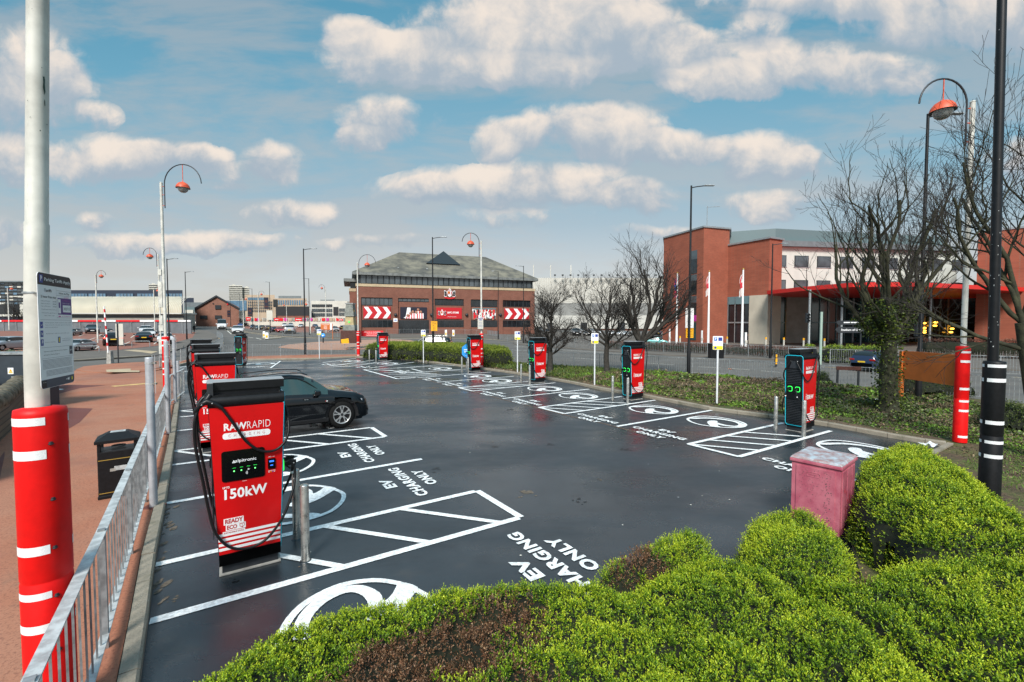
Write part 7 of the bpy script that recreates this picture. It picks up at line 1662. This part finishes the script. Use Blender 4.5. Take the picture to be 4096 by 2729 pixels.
# ------------------------------------------------------------------ people
mat('cloth_black', (.014,.014,.017), .85); mat('hair_dark', (.02,.014,.01), .8)
def person(label, p, rot, H=1.76, stride=.16):
    t = thing('person', label, 'person', (p[0],p[1],p[2]), rot, None, H/1.76)
    J = {'pel':(0,0,.93),'wa':(0,0,1.08),'ch':(0,.0,1.32),'nk':(0,.0,1.48),'hd':(0,-.02,1.60),'tp':(0,-.01,1.73),
         'hl':(.09,0,.90),'kl':(.10,-stride*.6,.50),'al':(.10,-stride*.4+.0,.09),'tl':(.11,-stride*.4-.14,.04),'hr':(-.09,0,.90),'kr':(-.10,stride*.2,.50),'ar':(-.10,stride*1.2,.13),'tr':(-.11,stride*1.2-.12,.05),
         'sl':(.18,0,1.42),'el':(.25,.04,1.14),'wl':(.25,-.06,.90),'ml':(.25,-.09,.81),'sr':(-.18,0,1.42),'er':(-.25,-.04,1.14),'wr':(-.25,.02,.90),'mr':(-.25,0,.81)}
    Rr = {'pel':.15,'wa':.135,'ch':.165,'nk':.06,'hd':.095,'tp':.07,'hl':.095,'kl':.06,'al':.045,'tl':.04,'hr':.095,'kr':.06,'ar':.045,'tr':.04,'sl':.07,'el':.045,'wl':.032,'ml':.035,'sr':.07,'er':.045,'wr':.032,'mr':.035}
    E_ = [('pel','wa'),('wa','ch'),('ch','nk'),('nk','hd'),('hd','tp'),('pel','hl'),('hl','kl'),('kl','al'),('al','tl'),('pel','hr'),('hr','kr'),('kr','ar'),('ar','tr'),('ch','sl'),('sl','el'),('el','wl'),('wl','ml'),('ch','sr'),('sr','er'),('er','wr'),('wr','mr')]
    ks = list(J); me = bpy.data.meshes.new('body'); me.from_pydata([J[k] for k in ks], [(ks.index(a),ks.index(b)) for a, b in E_], []); o = bpy.data.objects.new('body', me); COL.objects.link(o); o.parent = t
    o.modifiers.new('skin','SKIN'); 
    for i, k in enumerate(ks): me.skin_vertices[0].data[i].radius = (Rr[k]*(1.15 if k in ('ch','pel','wa') else 1), Rr[k]*(.75 if k in ('ch','pel','wa') else 1)); me.skin_vertices[0].data[i].use_root = (k == 'pel')
    s = o.modifiers.new('subdivision','SUBSURF'); s.levels = 1; s.render_levels = 2; me.materials.append(MATS['cloth_black'])
    mb = MB(); mb.sphere((0,-.03,1.615), .098, 'skin_tone', 12, (.82,.95,1.12)); mb.build('face', t); mb = MB(); mb.sphere((0,.005,1.64), .105, 'hair_dark', 12, (.88,.95,1.05)); mb.build('hair', t)
    for s_ in (-1,1):
        mb = MB(); mb.sphere((s_*.25,-.06 if s_ > 0 else 0,.80), .035, 'skin_tone', 8, (.6,1,1.5)); mb.build('hand', t)
    return t
def person_px(label, x, y0, yb, rot, Y=None):
    g_ = G(x,yb); Y = g_.y; H = (yb-y0)/FPX*Y; person(label, (g_.x,g_.y,g_.z+.05), rot, max(1.6,min(1.9,H)))
person_px('person in dark clothes walking away along the left pavement toward the brick gable', 777, 1299, 1335, R(170))
person_px('person in dark clothes standing by the hotel entrance glass, beside a white post', 2990, 1340, 1384, R(60))

# ------------------------------------------------------------------ signs and street furniture
def flat(mb, w, h, m, F): 
    old = mb.M; mb.M = F; mb.box((0,0,-.01),(w,h,.02),m); mb.M = old
def SIGN(name, label, cat, p, group=None): return thing(name, label, cat, p, face_cam(p) if False else 0, group)
FX = lambda x, y, z: frame((x,y,z),(1,0,0),(0,0,1))
# orange board on the verge
A, B = G(3595,1608), G(3835,1648); A = Vector((A.x,A.y,0)); zt, zb = ZY(1413,A.y), ZY(1520,A.y); B = AT(3860,A.y-2.6); B.z = 0
t = thing('orange_board', 'large blank orange board on orange legs, between the ivy tree and the red sleeve', 'sign board'); f = Facade(A, B); mb = MB(); f.box(mb, .15, f.L, .95, 2.02, .0, 'sign_orange', .05); mb.build('panel', t)
for s_ in (.08, f.L-.08): mb = MB(); p = f.A+f.d*s_; mb.box((p.x,p.y,1.0),(.12,.12,2.0),'sign_orange'); mb.build('leg', t)
# blue hexagonal sign by the charger
p = AT(1865,29.9); t = thing('hexagonal_sign', 'bright blue hexagonal sign half behind a charger', 'sign', (p.x,p.y,.06)); z = ZY(1408,29.9)
mb = MB(); mb.cyl((0,.03,0),(0,.03,z),.03,'galv'); mb.build('post', t); mb = MB(); mb.M = FX(0,0,z); mb.prism([(.34*math.cos(R(60*i+30)),.5*math.sin(R(60*i+30))) for i in range(6)],-.01,.01,'sign_sky'); mb.M = Matrix(); q = mb.build('panel', t)
mb = MB(); mb.box((0,-.012,z+.08),(.34,.003,.05),'sign_white'); mb.box((0,-.012,z-.06),(.30,.003,.05),'sign_white'); mb.build('lettering', q)
# notices on black columns
def notice(label, x0, x1, y0, y1, Y, m, lines, tm='sign_black', name='notice', group=None):
    a, b = AT(x0,Y), AT(x1,Y); zt, zb = ZY(y0,Y), ZY(y1,Y); t = thing(name, label, 'sign', ((a.x+b.x)/2,Y,zb), 0, group); w = b.x-a.x; h = zt-zb
    mb = MB(); mb.box((0,0,h/2),(w,.03,h),m); q = mb.build('panel', t); mb = MB()
    for i, (s, wf, hf, yf) in enumerate(lines):
        if s == '#': mb.box((0,-.017,h*yf),(w*wf,.003,h*hf),tm)
        else: mb.text(s, tm, FX(0,-.018,h*yf), .1, .02, width=w*wf, height=h*hf)
    mb.build('lettering', q); return t
notice('faded white notice high on the column left of the hotel', 2741, 2774, 1233, 1312, 25.6, 'sign_white', [('Sunderland',.8,.06,.8),('#',.6,.03,.7),('#',.5,.02,.5),('#',.5,.02,.32),('#',.6,.02,.12)], 'sign_grey_text')
notice('amber match day notice below the white notice on the column', 2744, 2774, 1314, 1352, 25.6, 'sign_amber', [('Sunderland A.F.C',.85,.12,.85),('Match Day',.7,.13,.65),('Mobile Car Parking',.85,.11,.4),('Road Closed Day',.8,.11,.18)])
notice('amber car park direction sign on the column above the hedge', 1724, 1749, 1285, 1324, 39.6, 'sign_amber', [('Sunderland A.F.C',.85,.1,.9),('Car Parks',.7,.12,.75),('#',.9,.015,.66),('Blue',.5,.09,.52),('Family 2',.6,.09,.38),('Red',.4,.08,.24),('White',.5,.08,.10)])
notice('white bus timetable board on the lamp post behind the blue sign', 1911, 1933, 1272, 1316, 30.2, 'off_white', [('#',.9,.06,.97),('#',.5,.08,.82),('Parking',.6,.05,.6),('Tariffs',.5,.05,.45),('#',.7,.02,.3),('#',.7,.02,.2)], 'sign_navy')
# brick stadium welcome sign and clock monument
t = notice('red stadium welcome board left of the charger at the end of the hedge', 1444, 1533, 1323, 1346, 54, 'sign_red', [('Welcome to the Stadium',.75,.16,.75),('Hospitality Entrance',.5,.12,.45),('Conference Entrance',.55,.12,.2)], 'sign_white')
p = AT(1403,52); z0 = ground_z(p.x,p.y); t = thing('clock_monument', 'tapering stone clock monument on a polished brown plinth, left of the store', 'monument', (p.x,p.y,z0)); S_ = 52/FPX
mat('monument_stone', (.20,.21,.19), .85, n=(2,.35,6)); mat('monument_tan', (.42,.33,.18), .8, n=(2,.2)); mat('granite_brown', (.085,.035,.028), .3, n=(9,.3))
Z = lambda y: ZY(y,52)-z0
def fr(w0, w1, y0, y1, m, nm):
    mb = MB(); mb.box((0,0,(Z(y0)+Z(y1))/2),(w1*S_,w1*S_,Z(y0)-Z(y1)),m,0,(w0/w1,w0/w1)); return mb.build(nm, t)
fr(58,62,1322,1372,'granite_brown','plinth'); fr(44,48,1300,1324,'monument_stone','base'); fr(30,36,1266,1300,'monument_tan','shaft'); fr(26,38,1218,1266,'monument_stone','obelisk'); fr(34,30,1213,1218,'galv_light','cap')
mb = MB(); mb.lathe([(0,.10),(.30,.10),(.34,.05),(.34,0)],'gold',(8*S_,-14*S_,Z(1244)),16,'Y'); mb.build('clock_face', t)
mb = MB(); mb.sphere((0,-.55,Z(1288)), .10, 'led_green', 8); mb.build('beacon', t)
p = AT(1384,49.5); t = thing('yellow_notice', 'tilted yellow temporary notice leaning on a frame before the clock monument', 'sign', (p.x,p.y,ground_z(p.x,p.y)+.1)); mb = MB(); mb.M = Matrix.Rotation(R(-8),4,'Y'); mb.box((0,0,.95),(.85,.05,.55),'sign_amber'); mb.M = Matrix(); mb.build('panel', t)
mb = MB(); mb.tube([(-.3,0,0),(-.2,.1,.7)],.02,'galv',5); mb.build('leg', t); mb = MB(); mb.tube([(.35,0,0),(.25,.1,.7)],.02,'galv',5); mb.build('leg', t)
t = notice('orange directional board before the far car park', 1283, 1320, 1295, 1319, 74, 'sign_orange', [('Car Parks and Deliveries',.8,.1,.85),('#',.35,.05,.6),('#',.35,.05,.4),('#',.35,.05,.2)], 'sign_white'); a = AT(1329,74); 
mb = MB(); mb.cyl((1.2,0,-2.0),(1.2,0,1.0),.05,'sign_orange'); mb.box((.95,0,.5),(.35,.05,1.0),'sign_white'); mb.build('leg', t)
def arrow_sign(label, x, yt, yb, r):
    g_ = G(x,yb); Y = g_.y; t = thing('keep_left_sign', label, 'sign', (g_.x,g_.y,g_.z+.05), 0, 'round blue keep left signs'); H = (yb-yt)/FPX*Y; rr = r/FPX*Y
    mb = MB(); mb.cyl((0,0,0),(0,0,H-rr*2),.09,'frame_dark'); mb.build('post', t); mb = MB(); mb.lathe([(0,-.03),(rr,-.03),(rr,.03)],'sign_sky',(0,0,H-rr),20,'Y'); q = mb.build('disc', t)
    mb = MB(); mb.M = FX(0,-.04,H-rr); k = rr; mb.add([(.55*k,.09*k,0),(-.1*k,.09*k,0),(-.1*k,.38*k,0),(-.62*k,0,0),(-.1*k,-.38*k,0),(-.1*k,-.09*k,0),(.55*k,-.09*k,0)],[(0,1,2,3,4,5,6)],'sign_white'); mb.M = Matrix(); mb.build('arrow_marking', q)
arrow_sign('blue keep left sign beside the clock monument', 1416, 1328, 1372, 10); arrow_sign('blue keep left sign at the left tip of the island', 1293, 1335, 1374, 9)
def refuge(label, x, w, yt, yb, m1='sign_white', m2='sign_amber'):
    g_ = G(x,yb); Y = g_.y; t = thing('refuge_bollard', label, 'bollard', (g_.x,g_.y,g_.z+.05), 0, 'lit traffic island bollards'); H = (yb-yt)/FPX*Y; W_ = w/FPX*Y
    mb = MB(); mb.box((0,0,H/2),(W_,W_*.5,H),m1,0,(.92,.9)); mb.build('shell', t, bevel=.05); mb = MB(); mb.box((0,-W_*.27,H*.38),(W_*.6,.04,H*.4),m2); mb.box((0,-W_*.25,H*.75),(W_*.5,.04,H*.2),m2 if m1 == 'frame_dark' else m1); mb.build('panel', t)
refuge('left white and amber island bollard before the store', 1784, 9, 1321, 1346); refuge('right white and amber island bollard before the store', 1814, 9, 1321, 1346)
refuge('black bollard with amber stripes behind the estate car', 1800, 13, 1348, 1372, 'frame_dark'); refuge('taller white bollard with plain side at the road island', 1057, 10, 1327, 1352); refuge('white bollard with an amber square at the road island', 1069, 13, 1332, 1357)
refuge('black and amber bollard on the road beside the hotel railing', 3103, 11, 1412, 1470, 'frame_dark')
# flag poles
mat('flag_white', (.62,.60,.58), .8); mat('flag_red', (.55,.03,.05), .8)
for x, yt, yb, lb, fm, Y in ((2707,1096,1370,'left flag pole with a drooping red and blue flag before the hotel tower','flag_red',66),(2834,1090,1375,'middle flag pole with a limp pale flag before the hotel tower','flag_white',65),(2969,1081,1392,'right flag pole with a limp red and white flag before the hotel glazing','flag_white',58)):
    p = AT(x,Y); z0 = 0.05; H = ZY(yt,Y); t = thing('flag_pole', lb, 'flag pole', (p.x,p.y,z0), 0, 'white flag poles before the hotel'); mb = MB(); mb.tube([(0,0,0),(0,0,H)],[.17,.09],'sign_white',10); mb.build('pole', t); mb = MB(); mb.sphere((0,0,H+.1),.13,'gold',8); mb.build('finial', t)
    rn_ = random.Random(x); mb = MB(); vs = []; fs = []
    for i in range(9):
        z = H-.5-i*.36
        for j in range(5): 
            w = .12+.42*math.sin(min(1,(i+.6)/5)*1.5)*(1 if i < 7 else .6); vs.append((-.08-w*j/4*(.8+.2*math.sin(i)), .10*math.sin(j*2.1+i*.7), z-(.22*j/4)))
    for i in range(8):
        for j in range(4): fs.append((i*5+j,i*5+j+1,(i+1)*5+j+1,(i+1)*5+j))
    mb.add(vs, fs, fm, True); mb.add([(v[0]+.01,v[1]-.03,v[2]) for v in vs], [f for k, f in enumerate(fs) if (k//4) in (3,4) or k%4 == 2], 'flag_red' if fm == 'flag_white' else 'sign_navy', True); mb.build('flag', t)
# white service posts of the forecourt
for x, yt, yb, lb in ((2678,1314,1368,'white post at the foot of the hotel tower, left'),(2807,1320,1372,'white post at the foot of the hotel tower, right'),(2982,1328,1385,'white ticket post beside the hotel door')):
    g_ = G(x,yb+4); H = (yb-yt)/FPX*g_.y; t = thing('white_post', lb, 'post', (g_.x,g_.y,.06)); mb = MB(); mb.box((0,0,H/2),(.22,.22,H),'sign_white'); mb.box((0,-.14,H*.35),(.3,.1,.4),'off_white'); mb.build('post', t, bevel=.02)
for x, yb in ((2720,1376),(2908,1380),(3063,1384),(3135,1386),(3214,1389),(3297,1392)):
    g_ = G(x,yb); t = thing('forecourt_bollard', 'slim white bollard with an amber top in front of the hotel', 'bollard', (g_.x,g_.y,.06), 0, 'slim forecourt bollards with amber tops'); mb = MB(); mb.cyl((0,0,0),(0,0,.85),.11,'off_white'); mb.build('post', t); mb = MB(); mb.cyl((0,0,.85),(0,0,1.15),.12,'sign_amber'); mb.build('top', t)
# black box on the hotel side pavement
g_ = G(2863,1436); t = thing('black_cabinet', 'black roadside box on the far pavement before the hotel hedge', 'cabinet', (g_.x,g_.y,.06)); mb = MB(); mb.box((0,0,.62),(1.15,.6,1.24),'black_plastic'); mb.build('body', t, bevel=.02); mb = MB(); mb.box((0,0,1.26),(1.2,.65,.05),'black_metal'); mb.build('lid', t)
# traffic lights
def signal(label, x, yt, yb, Y, sgn=-1, post='galv_light'):
    p = AT(x,Y); H = ZY(yt,Y)-.05; t = thing('traffic_light', label, 'traffic light', (p.x,p.y,.05), 0, 'traffic lights at the hotel junction'); mb = MB(); mb.cyl((0,0,0),(0,0,H),.065,post); mb.build('pole', t)
    mb = MB(); mb.box((sgn*.24,-.02,H-.55),(.3,.24,.95),'frame_dark'); hd = mb.build('signal_head', t, bevel=.02); mb = MB()
    for k in range(3): mb.lathe([(.11,-.30),(.11,-.12)],'frame_dark',(sgn*.24,0,H-.25-.3*k),10,'Y'); mb.lathe([(0,-.145),(.09,-.145)],'glass_dark',(sgn*.24,0,H-.25-.3*k),10,'Y')
    mb.build('lens_pattern', hd)
signal('traffic light on a pale pole right of the stone panel, facing left', 3238, 1250, 1432, 44, -1); 
p = AT(3285,33); t = thing('green_pole', 'pale green signal pole beside the nearest right row charger', 'pole', (p.x,p.y,.02)); mb = MB(); mb.cyl((0,0,0),(0,0,ZY(1249,33)),.09,'pole_green' if 'pole_green' in MATS else 'galv_light'); mb.build('pole', t)
signal('black signal head hidden behind the ivy tree', 3684, 1285, 1470, 30, -1, 'frame_dark')
# direction sign and street name plate
p = AT(3400,36); z = ZY(1320,36); t = thing('direction_sign', 'white direction signs on two dark posts seen through the branches', 'sign', (p.x,p.y,0)); 
for sx, h in ((-.9,z+.7),(.9,z+.2)): mb = MB(); mb.cyl((sx,0,0),(sx,0,h),.05,'frame_dark'); mb.build('post', t)
mb = MB(); mb.M = FX(0,-.08,z); mb.prism([(-1.25,0),(-1.0,.24),(1.1,.24),(1.1,-.24),(-1.0,-.24)],-.02,.02,'grey_dark'); mb.prism([(-1.2,.60),(-1.0,.40),(1.0,.40),(1.0,.76),(-1.0,.76)],-.02,.02,'grey_dark'); mb.M = Matrix(); q = mb.build('panel', t)
mb = MB(); mb.text('Stadium of Light','sign_white',FX(.05,-.11,z),.1,.02,width=1.7,height=.22); mb.box((0,-.11,z+.6),(1.2,.003,.08),'sign_white'); mb.build('lettering', q)
p = G(3390,1560); t = thing('street_nameplate', 'weathered low street name plate on two dark posts in the brambles', 'sign', (p.x,p.y,.08), R(-14))
for sx in (-.42,.42): mb = MB(); mb.box((sx,0,.5),(.07,.07,1.0),'frame_dark'); mb.build('post', t)
mb = MB(); mb.box((0,-.05,.93),(1.0,.03,.17),'granite_brown'); mb.build('plate', t)
# barriers, small signs and bits of the left car park
p = AT(436,33); t = thing('raised_barrier', 'raised white and red barrier arm on a worn housing, left car park exit', 'barrier', (p.x,p.y,.12)); zt = ZY(1226,33); z1 = ZY(1398,33)
mb = MB(); mb.box((0,0,.4),(.35,.3,1.1),'concrete',0,(.8,.8)); mb.build('housing', t, bevel=.02); mb = MB()
mb.tube([(0,-.15,.8),(-.18,-.15,zt-.12)],.05,'sign_white',6); mb.build('arm', t); mb = MB(); 
for k in range(5): f0 = .15+k*.18; mb.tube([(-.18*f0,-.15,.8+(zt-.92)*f0),(-.18*(f0+.07),-.15,.8+(zt-.92)*(f0+.07))],.053,'sign_red',6,cap=False)
mb.build('red_stripe', t)
for x, yt, yb, lb in ((474,1294,1457,'back of a white sign on a grey post on the red traffic island'),):
    g_ = G(x,yb); Y = g_.y; t = thing('road_sign', lb, 'sign', (g_.x,g_.y,.14)); H = ZY(yt,Y)-.14; mb = MB(); mb.cyl((0,0,0),(0,0,H),.04,'grey_dark'); mb.build('post', t); mb = MB(); mb.box((.10,.06,H-.55),(.56,.03,1.05),'off_white'); mb.box((.15,.06,H-1.35),(.42,.03,.5),'off_white'); mb.build('panel', t)
def hoop(label, x0, x1, yt, yb, h=.9):
    a, b = G(x0,yb), G(x1,yb); t = thing('hoop_barrier', label, 'barrier', (0,0,0), 0, 'steel hoops between the parking spaces'); z = ground_z(a.x,a.y)+.05; H = (yb-yt)/FPX*a.y; d = (b-a)*.08
    mb = MB(); mb.tube([(a.x,a.y,z),(a.x,a.y,z+H*.8),(a.x+d.x*.3,a.y,z+H*.95),(a.x+d.x,a.y+d.y,z+H),(b.x-d.x,b.y-d.y,z+H),(b.x-d.x*.3,b.y,z+H*.95),(b.x,b.y,z+H*.8),(b.x,b.y,z)],.035,'galv',6); mb.build('tube', t)
hoop('steel hoop before the black saloon', 528, 600, 1367, 1392); hoop('steel hoop before the silver saloon', 296, 397, 1387, 1412); hoop('steel hoop at the foot of the red banded lamp', 379, 440, 1362, 1378); hoop('steel hoop right of the dark crossover', 480, 497, 1374, 1388); hoop('steel hoop under the tariff sign by the hoarding', 55, 108, 1312, 1322)
# dark banners on columns
for x0, x1, y0, y1, Y, lb in ((1058,1076,1190,1236,94,'tall dark printed banner on a column in the far car park'),(992,1010,1231,1267,116,'small dark banner on the column beside the red sign'),(910,923,1242,1268,150,'dark banner on the column in front of the brick gable')):
    t = notice(lb, x0, x1, y0, y1, Y, 'panel_dark', [('#',.8,.12,.2),('#',.5,.2,.65)], 'granite_brown', 'column_banner', 'dark banners on lamp columns')
t = notice('back of a large pale sign below the tall dark banner', 1067, 1091, 1242, 1280, 93, 'off_white', [], 'sign_white')
# equipment boxes on the second hooped lamp
p = (-30.5,38.4); t = thing('control_box', 'stack of pale grey boxes fixed to the second hooped lamp post', 'control box', (p[0]+.25,p[1]-.1,.2))
for z, h, w in ((.9,1.3,.5),(3.2,.8,.3),(5.4,2.2,.35),(2.5,.5,.4),(7.3,.5,.3)): mb = MB(); mb.box((0,0,z),(w,.3,h),'post_white'); mb.build('box', t, bevel=.02)
# litter
mat('litter_white', (.75,.78,.80), .6)
for x, y, s, lb, m in ((3716,1797,.22,'crushed white plastic bag by the lot corner','litter_white'),(3492,1612,.22,'white scrap of litter below the ivy tree','litter_white'),(2920,1510,.12,'small orange scrap on top of the brambles','sign_orange')):
    g_ = G(x,y); t = thing('litter', lb, 'litter', (g_.x,g_.y,.1 if x != 2920 else .45)); mb = MB(); rn_ = random.Random(x); vs = [(s*(i/5-.5)*1.7, s*(j/3-.5), rn_.uniform(.0,.05)+.03*math.sin(i*2)) for i in range(6) for j in range(4)]
    mb.add(vs,[(i*4+j,i*4+j+4,i*4+j+5,i*4+j+1) for i in range(5) for j in range(3)],m,False); mb.build('sheet', t)
lt = MB(); rn_ = random.Random(21); 
for _ in range(170):
    x = rn_.uniform(-6,9); y = rn_.uniform(4,20); s = rn_.uniform(.006,.02)
    if (Vector((x,y,0))-lotl0).dot(Nd) > -.8 : continue
    lt.add([(x+s*math.cos(a)*rn_.uniform(.5,1.3), y+s*math.sin(a)*rn_.uniform(.5,1.3), .0165) for a in (0,1.2,2.4,3.8,5)],[(0,1,2,3,4)],rn_.choice(['paint_worn','soil_bare','galv_light']))
lo = lt.build('grit'); lo['kind'] = 'stuff'
